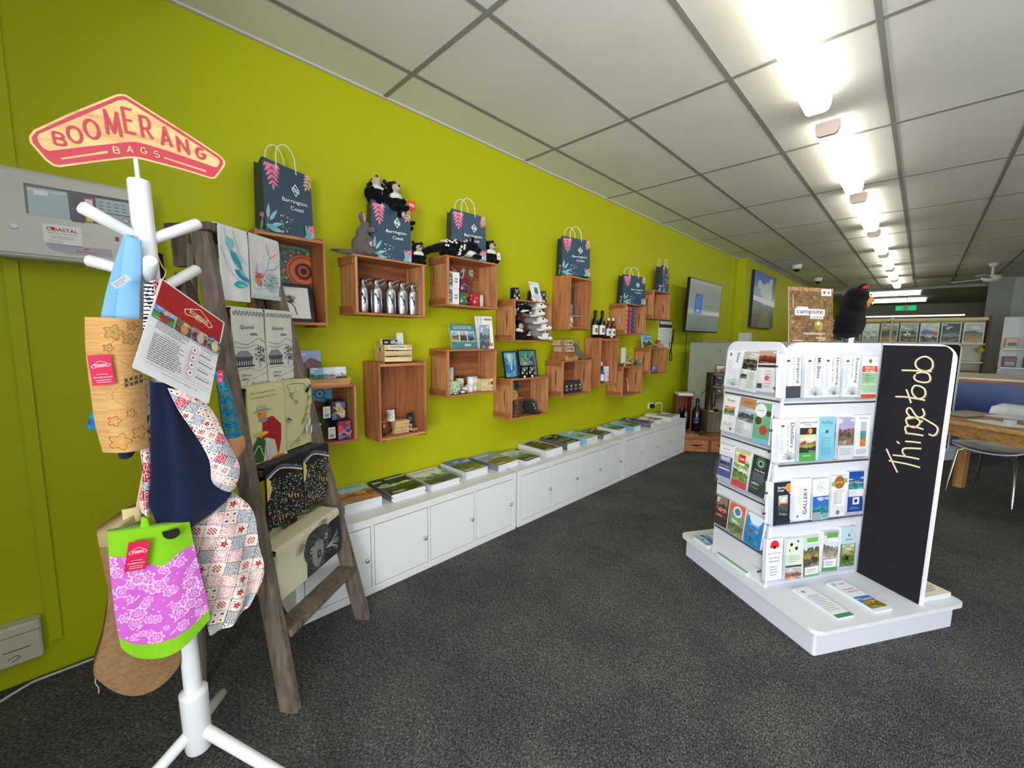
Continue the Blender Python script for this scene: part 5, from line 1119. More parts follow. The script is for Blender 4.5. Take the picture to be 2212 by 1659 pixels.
B2 = [(.03, .795, guide('Distillers', 'Vignerons & Brewers', '#5a6a5c'), 'white Distillers leaflets with grass tuft, second row', .024),
      (.155, .795, ['#f0efe8', ('b', .62, .78, '#2a221f'), ('p', 0, .2, 1, .62, ['#d5dfa0', '#c8506a', '#a9b63a', '#3c3a30']), ('b', 0, .2, '#4fae45'), ('c', .6, .7, .14, '#d8a03a'), ('c', .45, .66, .09, '#8a2a34'), ('t', 'ADVENTURE TOURS', .5, .9, .008, '#6a6a68'), ('l', .2, .82, .8, .87, 1, '#9a9a98'), ('l', .2, .1, .8, .15, 1, '#d8f0d0')], 'leaflets with a green foot and an adventure photo, second row', .022),
      (.275, .795, ['#86c6d8', ('t', 'Paddling', .5, .87, .015, '#3f7f9a'), ('r', .2, .80, .8, .807, '#5a9ab0'), ('c', .5, .66, .09, '#24566a'), ('l', .15, .1, .85, .52, 9, '#5fa6bd')], 'sky blue Paddling leaflets in the second row', .028),
      (.395, .790, ['#b9b0c4', ('p', 0, .35, 1, 1, ['#a9a6c8', '#8a6a58', '#6a5444', '#8a7458']), ('b', 0, .33, '#e2e2e4'), ('l', .1, .1, .9, .28, 4, '#b2b2b8')], 'leaflets with brown rock against lilac sky, second row', .016),
      (.50, .80, [WHT_, ('t', 'Barrington', .55, .93, .009, '#4a4a50'), ('r', .38, .24, .76, .84, '#b9c6d8'), ('r', .38, .24, .76, .42, '#e0762a'), ('r', .38, .42, .76, .60, '#4a9a5a'), ('r', .38, .55, .76, .62, '#5a8ac8'), ('l', .15, .05, .85, .18, 4, '#8a8a90')], 'white leaflets with an orange, green and blue strip, second row right', .022)]
B3 = [(.035, .482, ['#1f2a33', ('t', 'Barrington', .58, .86, .011, '#f2f2f2'), ('t', 'Coast', .42, .80, .011, '#f2f2f2'), ('c', .9, .86, .2, '#f0922a'), ('c', 1.0, .76, .12, '#f07a8a'), ('p', .3, .2, .85, .68, ['#c9c2a8', '#7a4a34', '#4a6a5a', '#2f4a44']), ('b', 0, .1, '#25303a')], 'black Barrington Coast booklets with orange flower, third row', .03),
      (.160, .490, [WHT_, ('t', 'GLOUCESTER', .34, .56, .012, '#a9b9c9', PI/2), ('t', 'GALLERY', .66, .46, .023, '#2a2e3a', PI/2), ('c', .22, .1, .06, '#c03040')], 'white GALLERY leaflets with upright lettering, third row', .028),
      (.278, .480, [WHT_, ('c', .5, .80, .26, '#c9cdd4'), ('c', .5, .80, .22, '#f2f2f6'), ('l', .3, .76, .7, .84, 3, '#8a8f98'), ('p', 0, 0, 1, .58, ['#2f6fc0', '#3aa0b8', '#2f8a9a', '#8fc9cc']), ('r', 0, .0, .5, .2, '#a9b0b4')], 'white and turquoise leaflets with a pale ring emblem, third row', .012),
      (.388, .49, ['#f0eeea', ('c', .5, .84, .34, '#a8642e'), ('c', .12, .8, .13, '#8fb83a'), ('c', .9, .88, .13, '#8fb83a'), ('t', 'NATURE', .5, .84, .008, '#e8d8c0'), ('l', .2, .3, .85, .66, 9, '#a9a9ae'), ('c', .5, .1, .12, '#a07a72')], 'white leaflets with a brown oval emblem, third row', .022),
      (.50, .505, ['#1f4f9f', ('p', 0, .55, 1, .9, ['#1f5ab0', '#b9a890', '#2f8a94', '#3f9a9a']), ('b', .38, .56, '#e6eef4'), ('b', 0, .30, '#24489a'), ('r', .3, .18, .75, .36, '#e8e8ea'), ('c', .52, .27, .1, '#2a3040'), ('l', .15, .06, .85, .13, 2, '#8fb0e0')], 'deep blue leaflets with white emblem, right end of third row', .024)]
B4 = [(.020, .190, [WHT_, ('c', .5, .84, .27, '#d8202e'), ('b', .70, .785, WHT_), ('c', .5, .80, .09, '#141418'), ('t', 'Home & Pet Care', .5, .66, .0075, '#2a2a2e'), ('t', 'and the famous', .5, .55, .0075, '#2a2a2e'), ('t', 'PALS SHOP', .5, .46, .0085, '#2a2a2e'), ('l', .25, .1, .8, .36, 4, '#a9a9b0')], 'tall white Pet Care leaflets with a red dome, leftmost bottom pocket', .022),
      (.140, .180, ['#d9e4cc', ('c', .3, .86, .09, '#1c1c1c'), ('c', .7, .93, .06, '#2c2c2c'), ('c', .62, .76, .1, '#3a3a38'), ('c', .2, .72, .05, '#4a4a44'), ('l', .15, .42, .9, .6, 4, '#a2b092'), ('b', .30, .35, '#3a3a3a'), ('p', 0, 0, 1, .28, ['#b9b0a4', '#a9604a', '#8a5040', '#c9a08a'])], 'pale green leaflets with black shapes, bottom row', .018),
      (.255, .178, ['#8a7a5a', ('p', 0, .25, 1, 1, ['#c9d4d4', '#6a6a4a', '#a98a3a', '#5a4a24']), ('r', .2, .86, .9, .97, '#6fc23a'), ('r', .1, .05, .95, .25, '#f0f0ee'), ('b', 0, .06, '#7ab04a'), ('l', .2, .1, .85, .2, 2, '#9a9a98')], 'leaflets with autumn tree photo and green flag, bottom row', .028),
      (.372, .195, ['#b9a9a0', ('p', 0, .25, 1, .9, ['#d4dcdc', '#8a8478', '#a9988a', '#c4b4a8']), ('r', .2, .84, .9, .96, '#5fb04a'), ('b', 0, .10, '#4f9a48'), ('r', .1, .1, .9, .3, '#eef0f0'), ('l', .2, .14, .8, .26, 2, '#8a8a8a')], 'leaflets with grey rocky photo and green bands, bottom row', .024),
      (.490, .205, ['#bcd8e2', ('b', .0, .58, '#6a8a44'), ('p', .12, .05, .92, .58, ['#a9b48a', '#b9a03a', '#5f7a2a', '#4a7a34']), ('c', .5, .80, .07, '#a0622a'), ('l', .3, .66, .8, .72, 1, '#7a98a8'), ('c', .45, .22, .12, '#3a241a')], 'pale blue topped leaflets with a cow photo, right end bottom row', .036)]
for ri, row in enumerate((B1, B2, B3, B4)):
    for i, (b_, z, sp, lab, th) in enumerate(row): leaflet(lab, 'B', b_, z, sp, 100+ri*10+i, th, fan=.0022 if th > .022 else 0, roll=[.01, -.01, .015, -.03, -.02][i] if ri < 3 else [0, -.03, .02, -.04, -.03][i])
P1 = [(-.655, 1.125, [WHT_, ('t', 'Stay', .76, .80, .024, '#2a2a2e', -PI/2, .055), ('r', .2, .84, .3, .92, '#3a2a34'), ('l', .12, .25, .55, .72, 8, '#c9c9d2'), ('g', '#7aa0a4')], 'white Stay leaflets with blue-grey grass tuft, stand side top left', .022),
      (-.545, 1.12, ['#e9e9e2', ('p', 0, .55, .9, 1, ['#b9b8a4', '#4a463c', '#6a6450', '#2a2a24']), ('p', 0, .3, .4, .5, ['#c9d0c4', '#3a4430', '#56583a', '#6a6a4a']), ('l', .45, .08, .95, .5, 10, '#b8b8ae')], 'curled leaflets with dark photographs, stand side top middle', .012),
      (-.435, 1.125, ['#ece6e4', ('p', 0, .70, 1, 1, ['#c9a08a', '#a04a30', '#8a3424', '#5a2a20']), ('b', .60, .66, '#3a3434'), ('l', .45, .1, .9, .55, 6, '#d0b8b0'), ('r', .05, .08, .35, .2, '#4a4a4e'), ('c', .6, .34, .13, '#c86a4a')], 'leaflets with rusty red interior photos, stand side top right', .012)]
P2 = [(-.655, .878, ['#eeeeec', ('t', 'Escape', .5, .86, .014, '#8a3a34'), ('r', .18, .79, .8, .795, '#c04a44'), ('p', .1, .46, .85, .70, ['#b98a5a', '#8a5a34', '#6a7a34', '#4fb0a8']), ('r', .12, .33, .8, .45, '#ffffff'), ('l', .16, .35, .76, .43, 2, '#b0b0b4'), ('l', .2, .16, .8, .26, 2, '#b9b9b8'), ('c', .75, .1, .08, '#6a6a68')], 'cream Escape booklets with a valley photo, second side row left', .024),
      (-.545, .88, ['#c9a07a', ('b', .78, 1, '#b98a5c'), ('t', 'explore', .5, .9, .012, '#7a4a2a'), ('p', 0, .40, 1, .76, ['#a9b8c0', '#5a6a74', '#3f4a4f', '#7a7a74']), ('b', 0, .40, '#d8d8d6'), ('l', .05, .05, .5, .36, 5, '#9a9a98'), ('r', .55, .2, .95, .36, '#f0f0ee')], 'tan topped leaflets over grey photographs, second side row middle', .012),
      (-.435, .865, ['#6fb287', ('c', .38, .82, .34, '#f4f4f6'), ('l', .2, .80, .58, .84, 1, '#6a6a70'), ('c', .85, .76, .15, '#4a4a30'), ('c', .28, .56, .2, '#5a4034'), ('c', .62, .34, .24, '#b94a3a'), ('b', 0, .12, '#7fc8dc')], 'green leaflets with round photos and white disc, second side row right', .012)]
P3 = [(-.655, .60, ['#e6e4dc', ('r', .1, .82, .9, .94, '#fafafa'), ('t', 'Rail Trail', .5, .88, .010, '#2a2a44'), ('b', 0, .68, '#4a5690'), ('p', .15, .38, .85, .66, ['#b9bccc', '#5a5a6a', '#3a3a44', '#6a6a7a']), ('r', .1, .30, .9, .34, '#e8e8f2'), ('b', 0, .1, '#b9bccc')], 'cream topped leaflets with indigo lower half, third side row left', .026),
      (-.545, .60, ['#8aa860', ('p', 0, .2, 1, 1, ['#c9d48a', '#8fae4a', '#e8ece0', '#6a8a3a']), ('r', .28, .66, .72, .88, '#dc2430'), ('t', 'inn', .5, .77, .018, '#ffffff'), ('r', .28, .6, .72, .66, '#f4f4f4'), ('b', 0, .17, '#e4384a')], 'leafy leaflets with a red inn square and red foot, third side row', .02),
      (-.432, .60, ['#24302c', ('c', .5, .84, .3, '#3f6a44'), ('c', .5, .82, .16, '#c9d0c8'), ('c', .5, .82, .11, '#2c3c30'), ('t', 'Camp Store', .5, .63, .009, '#f2f2f2'), ('l', .12, .35, .9, .58, 6, '#8a9494'), ('p', .1, .16, .6, .32, ['#7a8a8a', '#4a5a54', '#3a4a44', '#5f6a5a'])], 'dark leaflets with a green leaf top, third side row right', .014)]
P4 = [(-.655, .335, ['#4a342c', ('p', .1, .3, .9, 1, ['#8a7468', '#4a2a24', '#c98a74', '#7a2a24'])], 'dark brown leaflet with a portrait photo tilting out, bottom side row left', .006),
      (-.545, .335, ['#8fa06a', ('b', .72, 1, '#e8662a'), ('c', .5, .76, .3, '#f2f4f6'), ('c', .5, .76, .2, '#3f8ac0'), ('p', 0, 0, 1, .55, ['#8fa078', '#6a7a44', '#7a8a4a', '#8a9a54'])], 'orange topped leaflet with a blue wave disc, bottom side row middle', .008),
      (-.430, .330, ['#2f86d0', ('b', .9, 1, '#e6f0f8'), ('c', .5, .92, .4, '#e6f0f8'), ('t', 'WHALES', .5, .70, .010, '#dff0ff'), ('l', .15, .62, .85, .66, 1, '#bfe0f8'), ('c', .3, .45, .12, '#8a5a4a'), ('c', .66, .5, .1, '#c0a48a'), ('c', .35, .2, .12, '#3a7a6a'), ('c', .7, .16, .12, '#4fae5a')], 'bright blue leaflets with round photos, bottom side row right', .016)]
for ri, row in enumerate((P1, P2, P3, P4)):
    for i, (a_, z, sp, lab, th) in enumerate(row): leaflet(lab, 'P', a_, z, sp, 150+ri*10+i, th, roll=[.0, -.04, .05][i] if ri < 2 else [.03, .0, -.02][i], lean=.08, h=.20 if ri < 3 else .165)
def holder(face, a0, n, pw, z, h, lab):
    t = thing('acrylic_holder', lab, 'leaflet holder', (1.9, 2.4, z), 'clear acrylic leaflet pockets'); w = n*pw
    def fr(b, o): return b.at((-.325+o, a0, z), (0, 1, 0), (0, 0, 1)) if face == 'B' else b.at((a0, .045-o, z), (1, 0, 0), (0, 0, 1))
    b = G(mat='acrylic'); fr(b, .0015); b.prism([(0, 0), (w, 0), (w, h*1.25), (0, h*1.25)], 0, .002); b.build('back_sheet', t)
    b = G(mat='acrylic'); fr(b, .042)
    for k in range(n): x = k*pw; b.prism([(x+.002, 0), (x+pw-.002, 0), (x+pw-.002, h), (x+pw*.74, h), (x+pw*.70, h*.5), (x+pw*.30, h*.5), (x+pw*.26, h), (x+.002, h)], 0, .002)
    b.prism([(0, -.004), (w, -.004), (w, 0), (0, 0)], -.042, .002); b.build('front_sheet', t)
    for k in (0, n): b = G(mat='acrylic'); fr(b, .0035); x = k*pw; b.prism([(x-.001, 0), (x+.001, 0), (x+.001, h), (x-.001, h)], 0, .037); b.build('side_wall', t)
    for k in (0, 1):
        c = G('#3c3c40', 'satin'); fr(c, .001); y = h*(.35+.7*k); c.prism([(-.022, y), (.0, y), (.0, y+.009), (-.022, y+.009)], 0, .004) if face == 'B' else c.prism([(w*.55*k+.1, h*1.2), (w*.55*k+.13, h*1.2), (w*.55*k+.13, h*1.2+.008), (w*.55*k+.1, h*1.2+.008)], 0, .004); c.build('hook', t)
for i, (z, l) in enumerate(((1.095, 'top'), (.785, 'second'), (.472, 'third'), (.168, 'bottom'))): holder('B', .022, 5, .119, z, .15, 'clear acrylic five-pocket holder on the wide stand face, '+l+' row')
for i, (z, l) in enumerate(((1.112, 'top'), (.862, 'second'), (.585, 'third'), (.318, 'bottom'))): holder('P', -.665, 3, .114, z, .12, 'clear acrylic three-pocket holder on the narrow stand side, '+l+' row')

# ---- leaflets lying on the stand base
def flat(lab, a0, b0, a1, b1, rot, h, spec, seed, n=4, name='leaflet_pile'):
    cx, cy, w, l = (a0+a1)/2, (b0+b1)/2, (a1-a0), (b1-b0); t = G('#f0f0f2', 'satin')
    for i in range(n): t.at((cx, cy, .1355+h*i/n), (math.cos(rot), math.sin(rot), 0), (-math.sin(rot), math.cos(rot), 0)); t.prism([(-w/2, -l/2), (w/2, -l/2), (w/2, l/2), (-w/2, l/2)], 0, h/n*.85, '#f2f3f5' if i % 2 else '#c9dbe4')
    # printed face: text top points away from the camera
    t.at((cx, cy, .1355+h+.0003), (math.cos(rot), math.sin(rot), 0), (-math.sin(rot), math.cos(rot), 0)); t.M = t.M @ Matrix.Translation((-w/2, -l/2, 0))
    if w > l: t.M = t.M @ Matrix(((0, -1, 0, w), (1, 0, 0, 0), (0, 0, 1, 0), (0, 0, 0, 1))); leaf_art(t, l, w, spec, seed)
    else: leaf_art(t, w, l, spec, seed)
    return t.build(name, label=lab, cat='leaflets', group='leaflets lying on the stand base')
flat('pile of blue beach leaflets on the stand base, far left', -.83, .03, -.71, .25, 0, .022, ['#e8eef2', ('p', 0, 0, 1, .45, ['#4a9ad0', '#2f6f9a', '#e8eef0', '#8fb8c8']), ('p', 0, .55, 1, 1, ['#7fc0d8', '#8a9a9a', '#4a5a60', '#c9d8dc'])], 201, 5)
flat('green and black map books on the stand base under the side pockets', -.63, .03, -.42, .245, .02, .022, ['#7fb548', ('b', 0, .4, '#5f9a34'), ('c', .5, .55, .2, '#3a3a44'), ('p', 0, .6, 1, 1, ['#a9c9a0', '#4a6a54', '#5a7a4a', '#3a4a44']), ('r', .3, .3, .9, .5, '#c9ccd4')], 202, 4)
flat('white leaflet with green foot lying on the front of the stand base', -.268, .168, -.045, .265, .02, .010, ['#eef0f0', ('c', .3, .85, .1, '#8a9a94'), ('b', 0, .10, '#3f8f5f'), ('l', .12, .2, .9, .72, 9, '#b4b8ba')], 203, 3)
flat('white leaflet with a golden hill photo lying beside the blackboard', -.268, .385, -.04, .490, .0, .012, ['#f2f0f4', ('c', .18, .9, .1, '#b0a8c0'), ('t', 'npws', .6, .88, .012, '#7a6a90'), ('l', .2, .58, .9, .74, 2, '#c890a0'), ('p', .05, .08, .95, .45, ['#4a7ac0', '#c8a84a', '#a98a34', '#8a7a2c'])], 204, 3)
flat('cream newspaper-style booklet on the right end of the stand base', -.30, .70, -.05, .89, .0, .025, ['#ece4cc', ('p', 0, .5, .5, 1, ['#8a6a5a', '#5a4038', '#3a2c28', '#6a4a40']), ('c', .75, .8, .2, '#3a4446'), ('l', .1, .1, .9, .4, 5, '#b0a88c')], 205, 4)
t = G('#f2f2f8', 'satin'); 
for i in range(5): t.at((-.30+.006*i, .684+.004, .62), (1, 0, 0), (0, .05, 1)); t.prism([(0, .0), (.20, 0), (.20, .27), (0, .27)], -.012*(i+1), -.012*i-.009, '#e8e8f4' if i % 2 else '#f6f6fa')
t.build('leaflet_pile', label='white papers sticking out behind the blackboard edge', cat='leaflets')
# ---- on top of the stand: campsite sign and puppet
cs = thing('campsite_sign', 'brown outback sign reading campsite online standing on the stand', 'sign', (1.9, 2.45, 1.3725))
t = G('#7a5a3a', 'satin').at((-.325, .070, 1.3728), (0, 1, 0), (-.10, 0, 1)); w, h = .265, .262; t.prism([(0, 0), (w, 0), (w, h), (0, h)], -.005, 0, '#c9b49a'); t.clip = (0, 0, w, h)
t.dz = 1e-5; t.rect(0, 0, w, h, '#7d5c38', 'photo'); r = random.Random(9)
for i in range(120): t.circ(r.uniform(0, w), r.uniform(0, h*.9), r.uniform(.006, .016), r.choice(['#8a6a3e', '#6a4c2c', '#94603c', '#6f6434', '#5a4428', '#a0764c']), ry=r.uniform(.003, .007), mat='photo')
t.rect(0, h*.93, w, h, '#a87e54', 'photo'); t.rect(w*.72, h*.86, w*.95, h*.985, '#eeeeee'); t.circ(w*.79, h*.92, .008, '#c03040'); t.circ(w*.89, h*.92, .006, '#4a4a5a')
t.rect(.02, h*.62, .0225, h*.86, '#f0e4d4'); t.rect(w*.12, h*.49, w*.80, h*.61, '#f6f6f6'); t.rect(w*.16, h*.605, w*.42, h*.645, '#f6f6f6'); t.rect(w*.47, h*.43, w*.76, h*.5, '#f6f6f6')
t.text('campsite', w*.46, h*.548, .027, '#17171a', w=w*.60, bold=.02); t.text('Book your', w*.29, h*.622, .006, '#2a2a2a', w=w*.2); t.text('online', w*.615, h*.465, .014, '#17171a', w=w*.24, bold=.012)
t.circ(w*.66, h*.34, .0105, '#f0f0e8', ry=.008); t.circ(w*.66, h*.31, .026, '#a58c34', mat='photo'); t.circ(w*.655, h*.345, .010, '#f2f2ea', ry=.007)
for a, b_, y in ((.32, .82, .165), (.32, .82, .145), (.6, .82, .09), (.6, .82, .065), (.66, .82, .035)): t.rect(w*a, h*y, w*b_, h*(y+.008), '#f0e8dc')
t.lines(w*.07, .004, w*.3, .012, 1, '#f0e8dc'); t.build('printed_board', cs)
ft = G('#c9ccd0', 'acrylic').box(-.40, -.318, .10, .30, 1.3722, 1.3727, mat='acrylic'); ft.build('acrylic_foot', cs)
pt = thing('glove_puppet', 'black furry glove puppet with tan muzzle and red ear on a metal stand', 'puppet', (2.05, 2.75, 1.3725))
G('#c4c6c8', 'metal').cyl((-.37, .50, 1.3726), (-.37, .50, 1.425), .022).build('metal_base', pt)
b = G(mat='plush')
blob(b, [((-.37, .49, 1.475), (.05, .085, .085), '#0e0e10'), ((-.37, .50, 1.55), (.05, .062, .075), '#0e0e10'), ((-.37, .515, 1.605), (.05, .055, .048), '#0e0e10'), ((-.37, .48, 1.43), (.055, .075, .03), '#0e0e10')], .007); b.at(); b.build('body', pt)
b = G(mat='plush'); blob(b, [((-.36, .585, 1.588), (.02, .026, .022), '#c98a4a'), ((-.36, .572, 1.562), (.016, .018, .014), '#a8683a')], .005); b.at(); b.build('muzzle', pt)
e = G('#121214', 'plush').ell((-.35, .525, 1.650), (.012, .034, .018), (.25, 0, 0)).build('ear', pt); G('#d02048', 'plush').ell((-.342, .528, 1.649), (.010, .024, .009), (.25, 0, 0)).build('inner_ear', e)
G('#f2f2ee', 'gloss').ell((-.34, .583, 1.572), (.004, .004, .007), n=8).build('tooth', pt); G('#0a0a0a', 'gloss').ell((-.335, .560, 1.612), .005, n=8).build('eye', pt)

# ================================================================ COAT STAND, BAGS, LADDER, PANEL (left side)
def noise2(x, y):
    h = math.sin(math.floor(x)*127.1+math.floor(y)*311.7)*43758.5453; return h-math.floor(h)
def cloth(name, parent, Lp, Rp, x, colfn, nu=40, nv=60, mid=None, fold=.0, nf=3, bulge=.02, thick=.004, mat='cloth', back='#888888', xv=None, ph=0, **kw):
    """hanging fabric panel in a vertical plane x=const: left/right edges as (y,z) rows, optional mid row for sagging hems"""
    def at_(P, t):
        f = t*(len(P)-1); i = min(int(f), len(P)-2); f -= i; return (P[i][0]*(1-f)+P[i+1][0]*f, P[i][1]*(1-f)+P[i+1][1]*f)
    Lq, Rq = smooth(Lp, 4), smooth(Rp, 4); Mq = smooth(mid, 4) if mid else None
    vs = []
    for s in (0, 1):
        for j in range(nv+1):
            v = j/nv; a, b = at_(Lq, v), at_(Rq, v); m = at_(Mq, v) if Mq else ((a[0]+b[0])/2, (a[1]+b[1])/2); c = (2*m[0]-(a[0]+b[0])/2, 2*m[1]-(a[1]+b[1])/2)
            for i in range(nu+1):
                u = i/nu; y = (1-u)**2*a[0]+2*u*(1-u)*c[0]+u*u*b[0]; z = (1-u)**2*a[1]+2*u*(1-u)*c[1]+u*u*b[1]
                xx = x+(xv(v) if xv else 0)+bulge*math.sin(PI*u)+fold*math.sin(2*PI*nf*u+ph+v*1.3)*(.35+.65*v)
                if s: xx = x+(xv(v) if xv else 0)-thick-bulge*.5*math.sin(PI*u)+fold*math.sin(2*PI*nf*u+ph+v*1.3)*(.35+.65*v)
                vs.append((xx, y, z))
    n = nu+1; N = n*(nv+1); fs = []; cols = []
    for j in range(nv):
        for i in range(nu): fs.append((j*n+i, (j+1)*n+i, (j+1)*n+i+1, j*n+i+1)); q = vs[j*n+i]; cols.append(L(colfn((i+.5)/nu, (j+.5)/nv, q[1], q[2])))
    bk = L(back)
    for j in range(nv):
        for i in range(nu): fs.append((N+j*n+i, N+j*n+i+1, N+(j+1)*n+i+1, N+(j+1)*n+i)); cols.append(bk)
    ed = list(range(n))+[j*n+nu for j in range(1, nv+1)]+[nv*n+i for i in range(nu-1, -1, -1)]+[j*n for j in range(nv-1, 0, -1)]
    for k in range(len(ed)): a, b = ed[k], ed[(k+1) % len(ed)]; fs.append((a, b, N+b, N+a)); cols.append(cols[0] if k < nu else bk)
    return MB(mat=mat).raw(vs, fs, mat=mat, sm=True, cols=cols).build(name, parent, **kw)
def flat_(c): return lambda u, v, y, z: c
# --- patterns (metres)
def gingham(y, z, c1, c2, s=.0045):
    a, b = int(y/s) % 2, int(z/s) % 2; return c1 if a and b else (c2 if not a and not b else mix(c1, c2, .5))
NVY, CRM, RED, PNK, GRY = '#1e2a4c', '#ead9cc', '#b01c38', '#d08c94', '#a9aaac'
def patch(u, v, y, z, s=.032, rot=.25):
    c, q = math.cos(rot), math.sin(rot); Y, Z = (y*c-z*q), (y*q+z*c); ci, cj = math.floor(Y/s), math.floor(Z/s); fy, fz = Y/s-ci, Z/s-cj
    k = int(noise2(ci*1.3+cj*2.7, cj*1.9-ci)*7)
    if min(fy, fz) < .03: return NVY
    dx, dy = fy-.5, fz-.5; d = math.hypot(dx, dy)
    if k == 0: return gingham(Y, Z, NVY, '#e8e2dc', .0022)
    if k == 1:
        if .36 < max(abs(dx), abs(dy)) < .41: return '#e6b8b8'
        return '#e9b4b6' if noise2(Y*900, Z*900) > .78 or .18 < d < .22 or d < .07 else RED
    if k == 2:
        hx, hz = (fy*2) % 1-.5, (fz*2) % 1-.5; w = (int(fy*2)+int(fz*2)) % 2
        if min(fy*2 % 1, fz*2 % 1) < .05: return '#8a8a9c'
        if w: return RED if hx*hx+hz*hz < .03 and hz > -.14 else CRM
        return NVY if (abs(hx) < .2 and abs(hz) < .12) or (abs(hx-.12) < .05 and abs(hz-.1) < .16) or (abs(hx+.14) < .04 and abs(hz) < .22) else CRM
    if k == 3: return '#7f838c' if noise2(Y*650, Z*650) > .72 else ('#c4c6ca' if noise2(Y*300, Z*300) > .5 else '#b2b4b8')
    if k == 4:
        if .34 < max(abs(dx), abs(dy)) < .38 or noise2(Y*800, Z*800) > .70: return PNK
        return '#f0dcd4'
    if k == 5:
        r_ = .2*(1+.35*math.cos(5*math.atan2(dy, dx))); return '#e0b050' if d < .05 else (RED if d < r_ else (NVY if noise2(Y*500, Z*500) > .9 else CRM))
    ck = (int(fy*9)+int(fz*9)) % 2; return (RED if ck else CRM) if max(abs(dx), abs(dy)) < .28 else CRM
FLW = [(random.Random(k*3+1).uniform(0, 1), random.Random(k*5+2).uniform(0, 1), .006+.011*random.Random(k*7+3).random(), random.Random(k).random()*6) for k in range(95)]
def floral(y, z):
    y_, z_ = (y*3.9) % 1, (z*3.1) % 1
    for fx, fz, R, ph in FLW:
        dy, dz = (y_-fx)/3.9, (z_-fz)/3.1; d = math.hypot(dy, dz)
        if d < R*1.25:
            r_ = R*(1+.16*math.cos(7*math.atan2(dz, dy)+ph))
            if d < R*.16: return '#f6c8f0'
            if d < R*.30: return '#c95fc0'
            if d < R*.42: return '#f3c4ee'
            if d < r_*.80: return '#d773cf'
            if d < r_: return '#f6d2f2'
    if (math.sin(y*210+3*math.sin(z*160))+math.sin(z*240+2*math.sin(y*130))) > 1.72: return '#f0bdeb'
    return '#cf66c8'

# --- coat stand
BP, TP = Vector((.98, .122, .16)), Vector((.985, .094, 1.745)); WP = '#eef0f0'
def pole(z): t = (z-BP.z)/(TP.z-BP.z); return BP.lerp(TP, t)
rk = thing('coat_stand', 'white coat stand with round pegs carrying cloth bags and a sign', 'coat stand', (.98, .122, 0))
MB(WP, 'satin').tube([BP, pole(.6), pole(1.2), TP-Vector((0, 0, .004)), TP], [.0215, .0215, .0225, .0225, .020], 24).build('pole', rk)
MB(WP, 'satin').tube([pole(.165), pole(.175), pole(.34), pole(.352), pole(.358)], [.030, .033, .034, .034, .0225], 24).build('collar', rk)
for k, (fx, fy) in enumerate(((.611, .235), (1.06, -.26), (1.268, .378))):
    d = (Vector((fx, fy, 0))-Vector((.98, .122, 0))).normalized(); a = pole(.225)+d*.022; b = Vector((fx, fy, .014)); MB(WP, 'satin').tube([a, a.lerp(b, .97), b], [.0165, .0145, .008], 16).build('leg', rk)
def peg(z0, tip):
    a = pole(z0); b = Vector(tip); MB(WP, 'satin').tube([a, a.lerp(b, .5), a.lerp(b, .97), b], [.0125, .0135, .0145, .011], 16).build('peg', rk)
PG = lambda x, q: (x, q[0], q[1])
peg(1.60, PG(1.03, [(-0.011, 1.651)][0])); peg(1.60, PG(.955, [(0.213, 1.672)][0])); peg(1.515, PG(.93, [(-0.009, 1.547)][0])); peg(1.50, PG(1.10, [(0.096, 1.541)][0])); peg(1.47, PG(.90, [(0.21, 1.556)][0]))
MB(WP, 'satin').tube([TP-Vector((0, 0, .02)), (.985, .092, 1.80)], .005, 10).build('sign_rod', rk)
# --- boomerang sign
SG = [(0.067, 1.927), (0.076, 1.932), (0.085, 1.933), (0.131, 1.913), (0.192, 1.887), (0.263, 1.853), (0.274, 1.843), (0.274, 1.83), (0.261, 1.806), (0.249, 1.788), (0.239, 1.786), (0.187, 1.791), (0.104, 1.794), (0.091, 1.793), (0.079, 1.789), (0.024, 1.764), (-0.036, 1.736), (-0.046, 1.736), (-0.057, 1.745), (-0.076, 1.774), (-0.077, 1.786), (-0.069, 1.802), (-0.013, 1.856)]
def inset(P, d):
    n = len(P); A = sum(P[i-1][0]*P[i][1]-P[i][0]*P[i-1][1] for i in range(n)); sg = 1 if A > 0 else -1; out = []
    for i in range(n):
        a, b, c = P[i-1], P[i], P[(i+1) % n]; n1 = Vector((b[1]-a[1], a[0]-b[0])).normalized()*-sg; n2 = Vector((c[1]-b[1], b[0]-c[0])).normalized()*-sg; m_ = (n1+n2).normalized(); k = d/max(.5, m_.dot(n1)); out.append((b[0]+m_.x*k, b[1]+m_.y*k))
    return out
WD, RD = '#eec084', '#c23a4c'
sn = thing('boomerang_sign', 'boomerang-shaped wooden sign lettered BOOMERANG BAGS in red, atop the coat stand', 'sign', (.985, .1, 1.74))
t = MB(WD, 'woody').at((.985, 0, 0), (0, 1, 0), (0, 0, 1)); t.prism(SG, 0, .005, WD); t.z = .0052; t.poly(inset(SG, .0042), RD, 'satin')
UP = [(-0.065, 1.788), (-0.061, 1.797), (-0.0, 1.852), (0.07, 1.915), (0.079, 1.92), (0.086, 1.92), (0.17, 1.884), (0.257, 1.844), (0.262, 1.837), (0.26, 1.827), (0.254, 1.819), (0.246, 1.819), (0.166, 1.828), (0.106, 1.832), (0.093, 1.831), (0.082, 1.827), (0.021, 1.799), (-0.049, 1.766), (-0.056, 1.768), (-0.062, 1.775)]
t.poly(UP, WD, 'woody')
for q in ([(-0.033, 1.756), (0.043, 1.795), (0.044, 1.79), (-0.032, 1.753)], [(0.146, 1.813), (0.231, 1.804), (0.23, 1.8), (0.145, 1.809)]): t.poly(q, WD, 'woody')
t.build('sign_board', sn)
lt = MB(RD, 'satin').at((.985, 0, 0), (0, 1, 0), (0, 0, 1)); lt.z = .0062; KX = .00082/3.456*1.0
